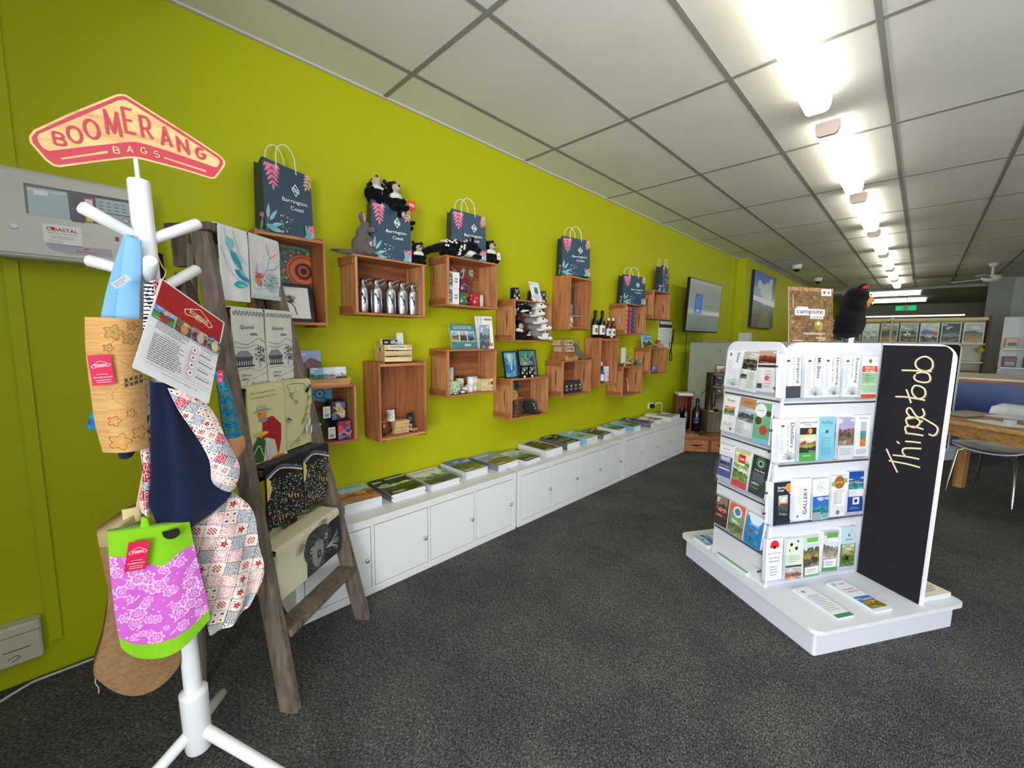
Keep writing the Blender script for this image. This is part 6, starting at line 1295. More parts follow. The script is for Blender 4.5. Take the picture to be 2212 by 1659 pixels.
for ch, p, hh, ww in zip('BOOMERANG', [(-0.032, 1.796), (-0.008, 1.813), (0.02, 1.834), (0.056, 1.858), (0.085, 1.875), (0.115, 1.871), (0.151, 1.861), (0.184, 1.851), (0.22, 1.843)], (96, 126, 150, 196, 206, 180, 158, 136, 96), (76, 98, 104, 104, 80, 80, 84, 88, 80)):
    lt.glyph(ch, p[0], p[1], hh*KX*1.08, ww*KX*.92, .0052, RD, rot=.07)
lt.build('red_lettering', sn)
lt = MB(WD, 'satin').at((.985, 0, 0), (0, 1, 0), (0, 0, 1)); lt.z = .0062
for ch, p in zip('BAGS', [(0.059, 1.801), (0.083, 1.81), (0.108, 1.815), (0.132, 1.814)]): lt.glyph(ch, p[0], p[1], 54*KX*1.05, 44*KX, .0024, WD, rot=.06)
lt.build('cream_lettering', sn)
# emblem for the cloth labels
cxs = sum(p[0] for p in SG)/len(SG); czs = sum(p[1] for p in SG)/len(SG)
def emblem(t, x, y, w, col, bg, txt='BOOMERANG', tilt=-.10):
    c, q = math.cos(tilt), math.sin(tilt); k = w/.35; P = [(x+((a-cxs)*c-(b-czs)*q)*k, y+((a-cxs)*q+(b-czs)*c)*k) for a, b in SG]
    t.poly(P, col); t.poly(inset(P, w*.03), bg); t.text(txt, x, y+.012*w, w*.15, col, w=w*.66, bold=.02); t.text('BAGS', x, y-w*.12, w*.07, col, w=w*.22)
def patch_label(name, parent, x, P, lab=None):
    a, b, c_, d_ = [Vector((x, *p)) for p in P]   # BL BR TR TL
    t = MB('#d4144a', 'satin').at(a, b-a, d_-a); w, h = (b-a).length, (d_-a).length; t.prism([(0, 0), (w, 0), (w, h), (0, h)], -.001, 0); t.z = .0003
    emblem(t, w*.5, h*.66, w*.84, '#f8e8ee', '#d4144a'); t.text('SEW SUSTAINABLE', w*.5, h*.36, h*.03, '#f8e8ee', w=w*.5); t.text('BOOMERANG BAGS', w*.5, h*.26, h*.04, '#f8e8ee', w=w*.8, bold=.02)
    t.lines(w*.2, h*.06, w*.85, h*.2, 2, '#f8e8ee', .25); return t.build(name, parent)

# --- brown floral bag with blue straps
b1 = thing('tote_bag', 'tan floral cloth bag with wide sky-blue straps hanging at the left', 'bag', (1.0, .03, 1.09))
FT = [(.022, 1.375, .014), (.048, 1.36, .011), (.012, 1.34, .008), (.062, 1.29, .009), (.01, 1.17, .010), (.04, 1.185, .008), (.016, 1.12, .017), (.052, 1.135, .013), (.055, 1.39, .008)]
def tan(u, v, y, z):
    for fx, fz, R in FT:
        dy, dz = y-fx, z-fz; d = math.hypot(dy, dz)
        if d < R*1.3:
            r_ = R*(1+.22*math.cos(5*math.atan2(dz, dy)))
            if abs(d-r_) < .0011: return '#a0622c'
            if d < R*.25: return '#d8a84c' if fz < 1.2 else '#8c8a54'
            if d < r_: return '#cf9c5c' if fz < 1.25 else '#b8945a'
    if abs((z-1.255)-.25*(y-.03)+.003*math.sin(y*300)) < .0012 and y > .03: return '#6a5434'
    for k in range(4):
        if abs(y-(.036+k*.009)) < .003 and .002 < abs(z-1.257-.25*(y-.03)) < .010: return '#54503c'
    if abs((y-.03)-.02*math.sin(z*60)) < .0008 and 1.15 < z < 1.4: return '#a97f4a'
    return mix('#c9975a', '#d8ab6e', noise2(z*420, y*30))
cloth('bag_body', b1, [(-0.021, 1.408), (-0.025, 1.33), (-0.024, 1.236), (-0.022, 1.16), (-0.014, 1.094)], [(0.077, 1.406), (0.075, 1.329), (0.071, 1.227), (0.068, 1.147), (0.068, 1.091)], 1.04, tan, 120, 210, bulge=.03, thick=.03, back='#8a6238')
BL = '#7fb3e0'
cloth('strap', b1, [(0.057, 1.604), (0.045, 1.565), (0.029, 1.511), (0.015, 1.457), (0.004, 1.406)], [(0.075, 1.604), (0.073, 1.548), (0.063, 1.493), (0.053, 1.449), (0.045, 1.407)], 1.02, flat_(BL), 12, 30, bulge=.004, back='#6a9cc8')
cloth('strap', b1, [(0.06, 1.601), (0.05, 1.545), (0.042, 1.491), (0.034, 1.448), (0.028, 1.404)], [(0.087, 1.593), (0.084, 1.539), (0.078, 1.484), (0.075, 1.44), (0.072, 1.404)], 1.03, flat_('#86bae6'), 12, 30, bulge=.004, back='#6a9cc8')
patch_label('cloth_label', b1, 1.078, [(-0.019, 1.255), (0.018, 1.257), (0.019, 1.327), (-0.019, 1.323)])
t = MB('#c2c6cc', 'satin').at((1.075, *[(0.035, 1.472)][0]), (0, .8, .75), (0, -.6, .7)); t.prism([(0, 0), (.036, 0), (.036, .014), (0, .014)], 0, .001); t.z = .0012; t.lines(.003, .002, .03, .012, 3, '#8a8e94'); t.build('clip_tag', label='small silver clip tag pinned on the sky-blue straps', cat='tag')

# --- patchwork bag with navy inside
b2 = thing('tote_bag', 'large patchwork bag in red, navy and cream with a plain navy side', 'bag', (1.0, .17, .5))
cloth('strap', b2, [(0.083, 1.49), (0.079, 1.438), (0.073, 1.373), (0.07, 1.318)], [(0.109, 1.503), (0.108, 1.44), (0.097, 1.373), (0.088, 1.307)], 1.06, lambda u, v, y, z: ('#26263a' if int(z/.0045) % 2 and u < .62 else ('#efe6e2' if u < .62 else (RED if noise2(y*400, z*300) > .6 else '#f0d8d4'))), 14, 60, bulge=.008)
cloth('side_gusset', b2, [(0.038, 1.236), (0.043, 1.185), (0.049, 1.104), (0.052, 1.022), (0.041, 0.956), (0.042, 0.927)], [(0.077, 1.259), (0.078, 1.192), (0.073, 1.1), (0.068, 1.018), (0.062, 0.947), (0.061, 0.905)], 1.03, lambda u, v, y, z: patch(u, v, y, z, .024, .05), 30, 110, bulge=.008)
cloth('navy_side', b2, [(0.079, 1.255), (0.074, 1.171), (0.069, 1.079), (0.064, 1.004), (0.056, 0.952), (0.065, 0.914)], [(0.12, 1.25), (0.148, 1.166), (0.175, 1.073), (0.204, 0.988), (0.23, 0.939), (0.215, 0.913)], 1.045, lambda u, v, y, z: mix('#111b33', '#16223e', noise2(y*60, 3)), 40, 50, mid=[(0.099, 1.251), (0.111, 1.166), (0.12, 1.069), (0.129, 0.981), (0.127, 0.913), (0.107, 0.86)], fold=.006, nf=2, bulge=.02, back='#141c30')
cloth('strap', b2, [(0.109, 1.24), (0.126, 1.183), (0.159, 1.107), (0.182, 1.04), (0.184, 0.983), (0.203, 0.955)], [(0.166, 1.221), (0.199, 1.166), (0.223, 1.09), (0.248, 1.016), (0.242, 0.968), (0.228, 0.943)], 1.07, lambda u, v, y, z: patch(u, v, y, z, .024, .55), 60, 180, bulge=.012)
cloth('patchwork_side', b2, [(0.137, 0.857), (0.136, 0.776), (0.142, 0.679), (0.152, 0.592), (0.161, 0.52)], [(0.235, 0.927), (0.286, 0.852), (0.296, 0.743), (0.305, 0.648), (0.263, 0.563)], 1.01, lambda u, v, y, z: patch(u, v, y, z, .036, .28), 130, 230, mid=[(0.181, 0.869), (0.205, 0.791), (0.217, 0.674), (0.223, 0.585), (0.211, 0.533)], fold=.008, nf=2, bulge=.02, back='#c9b4a8')
# --- pink floral bag with lime bands
b3 = thing('tote_bag', 'pink floral bag with lime green bands and a red label', 'bag', (1.05, .05, .55))
LM = '#86c81e'
def pinkf(u, v, y, z):
    e = .20+.10*math.exp(-((u-.62)/.2)**2)+.02*u
    if v < e or v > .87-.03*u: return LM if noise2(y*500, z*500) > .1 else '#7fc01c'
    return floral(y, z)
cloth('bag_body', b3, [(-0.02, 0.909), (-0.022, 0.833), (-0.022, 0.752), (-0.021, 0.682), (-0.017, 0.619)], [(0.131, 0.887), (0.138, 0.812), (0.148, 0.724), (0.156, 0.648), (0.16, 0.598)], 1.07, pinkf, 170, 230, mid=[(0.047, 0.901), (0.046, 0.823), (0.05, 0.724), (0.055, 0.635), (0.054, 0.555)], fold=.005, nf=1.5, bulge=.016, thick=.02, back=LM)
cloth('strap', b3, [(0.041, 0.93), (0.036, 0.9)], [(0.052, 0.922), (0.055, 0.894)], 1.072, flat_(LM), 6, 6, bulge=.002, back=LM)
t = MB('#1c1c14', 'matte').at((1.094, 0, 0), (0, 1, 0), (0, 0, 1)); t.poly(smooth([(0.074, 0.888), (0.088, 0.887), (0.105, 0.887), (0.108, 0.872), (0.1, 0.864), (0.087, 0.864), (0.077, 0.873), (0.074, 0.888)], 4)[:-1], '#1c1e10'); t.build('hand_hole', b3)
patch_label('cloth_label', b3, 1.098, [(0.001, 0.814), (0.039, 0.807), (0.044, 0.877), (-0.0, 0.884)])
# --- burlap bag
b4 = thing('tote_bag', 'brown burlap bag with cream top band hanging behind the pink one', 'bag', (1.0, .0, .45))
cloth('bag_body', b4, [(-0.039, 0.882), (-0.035, 0.794), (-0.031, 0.719), (-0.048, 0.615), (-0.07, 0.538), (-0.062, 0.505)], [(0.044, 0.927), (0.062, 0.792), (0.078, 0.668), (0.088, 0.554), (0.098, 0.486), (0.092, 0.455)], .99, lambda u, v, y, z: '#d9c08c' if v < .085 else mix('#a88258', '#bb9468', noise2(z*260, y*90)), 40, 80, mid=[(0.005, 0.905), (0.016, 0.785), (0.024, 0.693), (0.022, 0.577), (0.015, 0.488), (0.014, 0.43)], fold=.006, nf=1, bulge=.03, thick=.05, mat='burlap', back='#8a6a48')
t = MB('#e0b888', 'cloth'); p = [(1.0, *q) for q in [(0.068, 1.06), (0.056, 1.02), (0.044, 0.962), (0.035, 0.918)]]; t.tube(smooth(p, 4), .0045, 6); t.build('strap', b4)
cloth('strap_tab', b4, [(0.008, 0.935), (0.008, 0.893)], [(0.044, 0.934), (0.042, 0.894)], 1.005, flat_('#dcc592'), 6, 6, bulge=.001, back='#c9b07c')
MB('#b9bcb4', 'cloth').tube(smooth([(.99, *q) for q in [(-0.067, 0.517), (-0.069, 0.502), (-0.065, 0.487), (-0.065, 0.471)]], 4), .0012, 5).build('loose_thread', b4)
# --- teal paisley bag and the ones behind
b5 = thing('tote_bag', 'teal paisley bag with tan leather corner beside the ladder', 'bag', (.98, .24, 1.03))
def paisley(u, v, y, z):
    Y, Z = (y % .022)/.022-.5, (z % .036)/.036-.5; d = math.hypot(Y, Z*1.3)
    return '#8a7a54' if d < .16 or .30 < d < .36 else ('#155a72' if noise2(y*500, z*500) > .62 else '#2290b0')
cloth('bag_body', b5, [(0.22, 1.271), (0.227, 1.208), (0.23, 1.135), (0.239, 1.057)], [(0.247, 1.256), (0.261, 1.185), (0.271, 1.116), (0.281, 1.041)], .98, paisley, 36, 90, bulge=.012, thick=.02, back='#1a5a6a')
cloth('leather_corner', b5, [(0.239, 1.073), (0.244, 1.039), (0.254, 1.012)], [(0.28, 1.076), (0.281, 1.041), (0.258, 1.008)], .99, flat_('#c98a5c'), 8, 8, bulge=.01, thick=.01, mat='satin', back='#9a6440')
patch_label('cloth_label', b5, 1.0, [(0.223, 1.24), (0.235, 1.239), (0.233, 1.273), (0.22, 1.273)])
b6 = thing('tote_bag', 'shimmering blue bag mostly hidden behind the tan floral bag', 'bag', (.96, .02, 1.0))
cloth('bag_body', b6, [(-0.019, 1.2), (-0.033, 1.164), (-0.039, 1.139)], [(0.026, 1.195), (0.029, 1.156), (0.026, 1.12)], .95, lambda u, v, y, z: mix('#2a50b0', '#20a0b8', noise2(y*300, z*60)), 20, 20, back='#20406a', mat='satin')
cloth('navy_corner', b6, [(0.011, 1.117), (0.011, 1.075), (0.013, 1.054)], [(0.052, 1.11), (0.046, 1.074), (0.039, 1.056)], .955, flat_('#1c2a44'), 10, 10, back='#1c2a44')
b7 = thing('tote_bag', 'dark brown leather-look bag behind the laminated card', 'bag', (.92, .18, 1.4))
cloth('bag_body', b7, [(0.158, 1.538), (0.143, 1.491), (0.153, 1.399)], [(0.187, 1.529), (0.206, 1.465), (0.225, 1.375)], .92, flat_('#38241c'), 14, 20, bulge=.015, thick=.02, mat='satin', back='#281a14')
b8 = thing('tote_bag', 'black strap hanging behind the stand pole', 'bag', (.95, .13, 1.5))
cloth('strap', b8, [(0.121, 1.582), (0.119, 1.529), (0.117, 1.47)], [(0.132, 1.578), (0.133, 1.525), (0.131, 1.471)], .95, flat_('#101012'), 6, 12, bulge=.004, back='#101012')
# --- laminated card on twine
u_ = Vector((-.404, .733, -.547)).normalized(); v_ = Vector((-.565, .27, .78)); v_ = (v_-u_*v_.dot(u_)).normalized(); W_, H_ = .18, .2547
o_ = Vector((1.135, .143, 1.3545))-u_*W_/2-v_*H_/2
cd = thing('laminated_card', 'laminated red and white information card dangling from twine on the stand', 'card', tuple(o_))
t = MB('#f0f2f4', 'gloss').at(o_, u_, v_); t.prism(rrect(0, 0, W_, H_, .004), -.0012, 0); t.z = .0003; t.clip = (.004, .004, W_-.004, H_-.004)
t.rect(.004, H_*.70, W_-.004, H_-.004, '#a8141e'); emblem(t, W_*.60, H_*.85, .078, '#f0dcb0', '#a8141e', tilt=-.1)
PP = [(['#5a9ad8', '#3a6a34', '#4f8a3a', '#4f8a3a'], '#a03040'), (['#7a6a3c', '#8a6a44', '#4a7a7a', '#5a4a30'], '#c98a5a'), (['#9a8a84', '#8a3440', '#6a2a30', '#7a3a3c'], '#c9b0a4'), (['#3a5a9a', '#c9b870', '#8a9a5a', '#3a4a6a'], '#d8c890')]
xs = [.004, .056, .098, .138, W_-.004]
for k in range(4): t.scene(xs[k], H_*.555, xs[k+1]-.002, H_*.695, PP[k][0], 500+k); t.circ((xs[k]+xs[k+1])/2, H_*.60, .010, PP[k][1], ry=.014); t.circ((xs[k]+xs[k+1])/2, H_*.655, .006, '#d8b090')
t.clip = None; DK_ = '#6a5a64'
t.text('WHAT WE DO', W_*.30, H_*.525, .0042, '#8a3040'); t.lines(.012, H_*.43, W_*.52, H_*.51, 4, DK_, .38, 1); t.text('HOW WE DO IT', W_*.30, H_*.40, .0042, '#8a3040'); t.lines(.012, H_*.10, W_*.52, H_*.385, 13, DK_, .38, 2)
t.text('OUR IMPACT', W_*.78, H_*.485, .0042, '#8a3040')
for k, s_ in enumerate(('300+ Boomerang', '45,000+ Boomerang', '43 million plastic', 'Over 18,000kg of')): y = H_*(.43-.085*k); t.ring(W_*.60, y, .0088, .0008, '#9a3040', '#f0f2f4'); t.circ(W_*.60, y, .003, '#b02038'); t.text(s_, W_*.82, y+.004, .0038, DK_, w=.046); t.lines(W_*.68, y-.007, W_*.9, y+.0005, 1, DK_, .45, k)
t.text('To find out more or get involved', W_*.76, H_*.105, .0036, '#a02030', w=.07); t.rect(.012, H_*.068, W_-.012, H_*.0705, '#4a3a44'); t.text('www.boomerangbags.org', W_*.5, H_*.035, .0055, '#8a1c30', w=.085)
t.build('printed_sheet', cd)
tl = o_+v_*H_+u_*.004; MB('#d8b56a', 'matte').tube(smooth([tuple(tl+v_*-.004), tuple(tl+Vector((-.03, .01, .02))), (.99, *[(0.125, 1.543)][0]), (.985, *[(0.116, 1.577)][0])], 5), .0014, 6).build('twine', cd)

# ================================================================ LADDER
LO = Vector((.752, .60, 0)); LA = Vector((-.576, .818, 0)).normalized(); LB = Vector((-.818, -.576, 0)).normalized()
def LP(s, t, z, lean=.22): return LO+LA*s+LB*(lean*z+t)+Vector((0, 0, z))
ld = thing('step_ladder', 'old weathered timber step ladder displaying tea towels', 'ladder', (.60, .50, 0))
WT_ = '#746a60'
def stile(s0, s1, z0, z1, t0, t1, w, d, name, sgn, lean0=.22):
    b = MB(WT_, 'weathered'); vs = []
    for z, s, tt in ((z0, s0, t0), (z1, s1, t1)):
        for a, c in ((0, .012), (.010, 0), (w-.010, 0), (w, .012), (w, d-.012), (w-.01, d), (.01, d), (0, d-.012)): vs.append(LP(s-sgn*a, tt+c, z, lean0))
    b.raw(vs, [tuple(range(8))[::-1], tuple(range(8, 16))]+[(i, (i+1) % 8, 8+(i+1) % 8, 8+i) for i in range(8)]); return b.build(name, ld)
stile(-.195, -.06, 0, 1.745, 0, 0, .042, .075, 'front_stile', 1); stile(.31, .245, 0, 1.745, 0, 0, .042, .075, 'front_stile', 1)
stile(-.185, -.07, 0, 1.70, .42, .07, .035, .03, 'rear_leg', 1, 0.22); stile(.28, .22, 0, 1.70, .30, .07, .035, .03, 'rear_leg', 1, .22)
def lbox(b, s0, s1, t0, t1, z0, z1, zr, col=None, mat=None):
    vs = [LO+LA*s+LB*(.22*zr+t)+Vector((0, 0, z)) for z in (z0, z1) for t in (t0, t1) for s in (s0, s1)]
    return b.raw(vs, [(0, 2, 3, 1), (4, 5, 7, 6), (0, 1, 5, 4), (2, 6, 7, 3), (0, 4, 6, 2), (1, 3, 7, 5)], col, mat)
lbox(MB('#5c544c', 'weathered'), -.105, .262, -.025, .17, 1.747, 1.777, 1.76).build('top_board', ld, bevel=.006)
lbox(MB('#5c544c', 'weathered'), -.10, -.07, .08, .16, 1.62, 1.7465, 1.7).build('top_bracket', ld, bevel=.005)
TZ = [1.44, 1.14, .84, .545, .25]
for i, z in enumerate(TZ):
    sl = -.195+.135*z/1.745-.036; sr = .31-.065*z/1.745-.044
    lbox(MB('#6f685c' if i == 4 else '#4a3c32', 'weathered'), sl+.037, sr, -.004, .082, z, z+.026, z).build('tread', ld, bevel=.003)
def towel(lab, s0, s1, zt, zb, art, col, skew=0, group='tea towels on the ladder', back=.10):
    """folded cloth over a tread at height zt, hanging in front down to zb"""
    w = s1-s0; base = LO+LB*(.22*zt-(.016 if zt < 1.7 else .036)); T = .007; tb = .016+(.082 if zt < 1.7 else .195)
    t = MB(col, 'cloth'); pr = [(tb+.004, zt-.05), (tb+.004, zt+.030), (tb-.006, zt+.036), (.012, zt+.036), (.003, zt+.031), (0, zt+.02), (0, zt-.02), (0, (zt+zb)/2), (.0, zb)]
    if zt > 1.7: pr = [(q[0], q[1]+.0) for q in pr]
    def P(s, d, z, k): return base+LA*(s+skew*(zt-z))+LB*(d+k)+Vector((0, 0, z))
    vs = []
    for off in (0, 1):
        for (d, z) in pr:
            for k in range(9):
                s = s0+w*k/8; vs.append(P(s, d, z+(off and 0), (T if off else 0)*(1 if z < zt+.03 and d < .01 else 0)-(.0015*math.sin(k*1.3+z*9) if d == 0 and z < zt else 0)) - Vector((0, 0, (T*.6 if off and d > .004 else 0))))
    n = 9; N = n*len(pr); fs = [(j*n+i, (j+1)*n+i, (j+1)*n+i+1, j*n+i+1) for j in range(len(pr)-1) for i in range(n-1)]; fs += [tuple(N+q for q in f[::-1]) for f in fs]
    ed = list(range(n))+[j*n+n-1 for j in range(1, len(pr))]+[(len(pr)-1)*n+i for i in range(n-2, -1, -1)]+[j*n for j in range(len(pr)-2, 0, -1)]
    fs += [(ed[k], ed[(k+1) % len(ed)], N+ed[(k+1) % len(ed)], N+ed[k]) for k in range(len(ed))]; t.raw(vs, fs, sm=False)
    h = zt+.02-zb; t.at(base+LA*(s0+skew*(zt-zb))-LB*.0022+Vector((0, 0, zb)), LA, Vector((0, 0, 1))-LA*0)
    if skew: t.M = t.M @ Matrix(((1, -skew, 0, 0), (0, 1, 0, 0), (0, 0, 1, 0), (0, 0, 0, 1)))
    t.clip = (0.001, .001, w-.001, h+.012); art(t, w, h); t.clip = None
    return t.build('tea_towel', label=lab, cat='tea towel', group=group)
def gum(t, w, h):
    for pts in ([(.02, h), (.05, h*.6), (.09, h*.42), (.13, h*.25)], [(.06, h), (.085, h*.7), (.12, h*.55)], [(.0, h*.75), (.04, h*.42), (.08, h*.30)]): t.stroke(pts, .0016, '#5f9ab0')
    for x, y, l, a, c in ((.045, h*.72, .09, -.95, '#3aa0b4'), (.058, h*.45, .085, -.5, '#2f8fb8'), (.05, h*.24, .07, .05, '#3ab0b8'), (.03, h*.9, .06, -1.2, '#8fc4cc')): t.leaf(x, y, l, .014, a, c); t.leaf(x+.02, y-.003, l*.6, .005, a, '#7fd0d0')
towel('white tea towel with blue-green gum leaves on the ladder top', -.078, .052, 1.745, 1.50, gum, '#e4e6e6')
def waratah(t, w, h):
    for k, c in enumerate(('#c9e0d4', '#e0d0e0', '#d4e4e0', '#e8d4d4')): t.circ(w*(.2+.2*k), h*(.3+.17*k), .035, c)
    t.circ(w*.66, h*.30, .04, '#b0c4c8'); r = random.Random(4)
    for k in range(9): t.stroke([(w*.5+.04*math.cos(k*.7), h*.3+.036*math.sin(k*.7)), (w*.66, h*.3+.02*math.sin(k)), (w*.72+.03*math.cos(k*.8), h*.3+.03*math.sin(k*.9))], .0012, '#5a6a78')
    for k in range(12): t.leaf(w*.25, h*.33, .026+.012*r.random(), .005, .6+k*.42, r.choice(['#c96a60', '#d88a80', '#b05048']))
    for p in ([(w*.3, h*.35), (w*.5, h*.5), (w*.62, h*.7), (w*.85, h*.8)], [(w*.5, h*.5), (w*.8, h*.55), (w*.95, h*.66)], [(w*.62, h*.7), (w*.5, h*.95)], [(w*.2, h*.35), (w*.15, h*.6)]): t.stroke(p, .0018, '#a06478')
    t.rect(0, 0, w, h*.07, '#bfd4cc')
towel('tea towel with a soft pink and grey native flower print, right on the ladder top', .062, .225, 1.745, 1.52, waratah, '#dcdcda')
def quambi(t, w, h):
    K_ = '#23242a'
    for k in range(9): t.stroke([(w*k/9, h), (w*(k/9+.05), h*.95), (w*(k/9+.1), h*1.01)], .0022, K_)
    t.text('Quambi', w*.42, h*.80, .016, K_, w=w*.44, bold=.02, shear=.15); t.text("1830's", w*.62, h*.715, .010, K_, w=w*.24, bold=.02)
    t.stroke([(0, h*.62), (w*.3, h*.585), (w*.5, h*.60), (w*.75, h*.66), (w, h*.60)], .0014, K_); t.stroke([(0, h*.56), (w*.35, h*.54), (w*.7, h*.58), (w, h*.50)], .0012, K_)
    t.poly([(w*.02, h*.43), (w*.14, h*.50), (w*.38, h*.50), (w*.52, h*.43)], '#8c8f94'); t.stroke([(w*.02, h*.43), (w*.14, h*.50), (w*.38, h*.50), (w*.52, h*.43)], .0014, K_, 1)
    t.poly([(w*.05, h*.38), (w*.5, h*.38), (w*.56, h*.43), (w*.0, h*.43)], '#55585e')
    for k in range(7): t.rect(w*(.06+.07*k), h*.32, w*(.085+.07*k), h*.40, K_)
    t.rect(w*.02, h*.305, w*.58, h*.32, K_); r = random.Random(5)
    for k in range(26): x, y = w*(.62+.28*r.random()), h*(.36+.2*r.random()); t.circ(x, y, .004, r.choice([K_, '#5a5c62', '#8a8c92']), n=6)
    t.stroke([(w*.74, h*.28), (w*.75, h*.46)], .003, K_, 1); t.stroke([(0, h*.26), (w*.4, h*.28), (w*.7, h*.24), (w, h*.30)], .0012, K_); t.stroke([(w*.1, h*.0), (w*.35, h*.12), (w*.7, h*.17), (w, h*.22)], .0012, K_)
    t.text('House', w*.28, h*.20, .010, K_, w=w*.3, bold=.02, shear=.2); t.text('1876', w*.24, h*.145, .008, K_, w=w*.2, bold=.02); t.text('Foundation', w*.74, h*.075, .016, K_, w=w*.62, bold=.02, shear=.2)
towel('cream tea towel printed Quambi with a homestead drawing, left of the pair', -.092, .062, 1.44, 1.155, quambi, '#d9d8cc'); towel('cream tea towel printed Quambi with a homestead drawing, right of the pair', .072, .222, 1.44, 1.155, quambi, '#dcdbd0')
def swag(t, w, h):
    t.text('My swagman song', w*.4, h*.97, .006, '#2a2a22', w=w*.66, shear=.2); t.text('wandering when tired', w*.42, h*.91, .006, '#2a2a22', w=w*.7, shear=.2)
    t.poly([(w*.34, h*.62), (w*.62, h*.64), (w*.86, h*.50), (w*.84, h*.30), (w*.74, h*.10), (w*.66, h*.32), (w*.40, h*.38), (w*.30, h*.34)], '#a81c28')
    t.stroke([(w*.62, h*.60), (w*.70, h*.44), (w*.66, h*.34)], .0016, '#5a0c14'); t.stroke([(w*.45, h*.6), (w*.52, h*.5)], .0016, '#5a0c14')
    t.circ(w*.34, h*.68, w*.12, '#e8862a', ry=h*.06); t.circ(w*.36, h*.615, w*.12, '#8c8e88', ry=h*.035); t.rect(w*.24, h*.69, w*.30, h*.70, '#3a2a1c')
    t.circ(w*.34, h*.735, w*.25, '#a9a89a', ry=h*.018); t.poly([(w*.20, h*.74), (w*.48, h*.74), (w*.45, h*.81), (w*.24, h*.81)], '#b4b3a4'); t.stroke([(w*.2, h*.745), (w*.48, h*.745)], .002, '#6a3a24', 1)
    t.poly([(w*.04, h*.10), (w*.3, h*.08), (w*.38, h*.34), (w*.2, h*.42), (w*.04, h*.3)], '#2c5a2a'); t.poly([(w*.40, h*.36), (w*.56, h*.34), (w*.62, h*.12), (w*.44, h*.06), (w*.38, h*.22)], '#c9ccc8'); t.circ(w*.28, h*.44, w*.2, '#e8b04a', ry=h*.03)
    t.stroke([(w*.05, h*.2), (w*.2, h*.3), (w*.3, h*.16)], .003, '#e8e8e0'); t.stroke([(w*.45, h*.1), (w*.5, h*.3)], .0014, '#4a4c4a')
    t.poly([(w*.02, 0), (w*.10, h*.06), (w*.35, h*.045), (w*.6, h*.10), (w, h*.09), (w, h*.03), (w*.6, 0)], '#d8641c'); t.stroke([(0, h*.01), (w*.4, h*.06), (w*.9, h*.05)], .003, '#f0a030'); t.circ(w*.95, h*.07, .01, '#e8e8e4')
towel('yellow tea towel with a bearded swagman in a red coat', -.115, .072, 1.14, .855, swag, '#d8cf98', skew=0)
def wattle(t, w, h):
    t.stroke([(w*.1, h*1.02), (w*.7, h*.99), (w*.85, h*.8), (w*.72, h*.5), (w*.5, h*.33)], .0022, '#5a7a34'); t.stroke([(w*.1, h), (w*.25, h*.8), (w*.45, h*.7)], .0022, '#5a7a34'); t.stroke([(w*.75, h*.3), (w*.5, h*.18), (w*.1, h*.04)], .0022, '#5a6a34')
    for p in [(.72, .5), (.78, .62), (.85, .78), (.62, .42), (.2, .88), (.35, .75), (.6, .22), (.35, .12)]:
        for k in range(6): a = -2.2+k*.45; t.stroke([(w*p[0], h*p[1]), (w*p[0]+.022*math.cos(a), h*p[1]+.022*math.sin(a))], .0014, '#6a8a3a', 1)
    for x, y, c in ((.82, .90, '#20303c'), (.9, .94, '#3a6a8a'), (.78, .87, '#14181c')): t.circ(w*x, h*y, .011, c, ry=.007)
    for x, y in ((.80, .28), (.68, .20), (.86, .15)): t.leaf(w*x, h*y, .045, .009, 1.35, '#c9ccd0'); t.leaf(w*x, h*y, .04, .004, 1.35, '#f0f0ee')
    t.circ(w*.4, h*.93, .008, '#c9dcd8'); t.poly([(0, h*.52), (w*.18, h*.46), (0, h*.44)], '#2c3038'); t.rect(0, h*.455, w*.1, h*.47, '#e8e8e8')
    t.stroke([(w*.2, 0), (w*.15, h*.3), (w*.18, h*.9)], .0008, '#b9ae7c')
towel('yellow tea towel with a bird and wattle branch, right of the swagman one', .076, .245, 1.14, .885, wattle, '#d4cc96')
def dotty(seed):
    def f(t, w, h):
        r = random.Random(seed); t.dz = 6e-6
        t.stroke([(-.01, h*.86), (w*.3, h*.99), (w*.6, h*.95), (w*1.1, h*.78)], .017, '#efe2b8'); t.stroke([(-.01, h*.88), (w*.3, h*1.0), (w*.6, h*.96), (w*1.1, h*.80)], .012, '#3c5878')
        for k in range(4): t.circ(w*(.15+.22*k), h*(.94+.03*math.sin(k*1.8)), .0048, '#b0582c'); t.circ(w*(.15+.22*k), h*(.94+.03*math.sin(k*1.8)), .002, '#efe2b8')
        t.poly([(0, h*.9), (w*.10, h*.84), (w*.13, h*.7), (w*.06, h*.55), (w*.0, h*.5)], '#e8c35a')
        for k in range(520):
            x = w*r.random(); y = h*r.random()
            if abs(y-h*(.92)) < h*.09: continue
            t.circ(x, y, r.choice((.0013, .0017, .0022)), '#f0efe8' if r.random() > .07 else '#d8a850', n=6)
        for k in range(4): t.leaf(w*(.55+.09*k), h*(.50-.03*k), .024, .0036, -1.5, '#e0a448')
        for k in range(3): t.leaf(w*(.28+.08*k), h*(.16), .018, .003, -1.5, '#e0a448')
    return f
towel('black dotted tea towel with gold marks, left of the pair', -.125, .075, .84, .625, dotty(2), '#151412'); towel('black dotted tea towel with gold marks, right of the pair', .080, .262, .84, .63, dotty(6), '#161513')
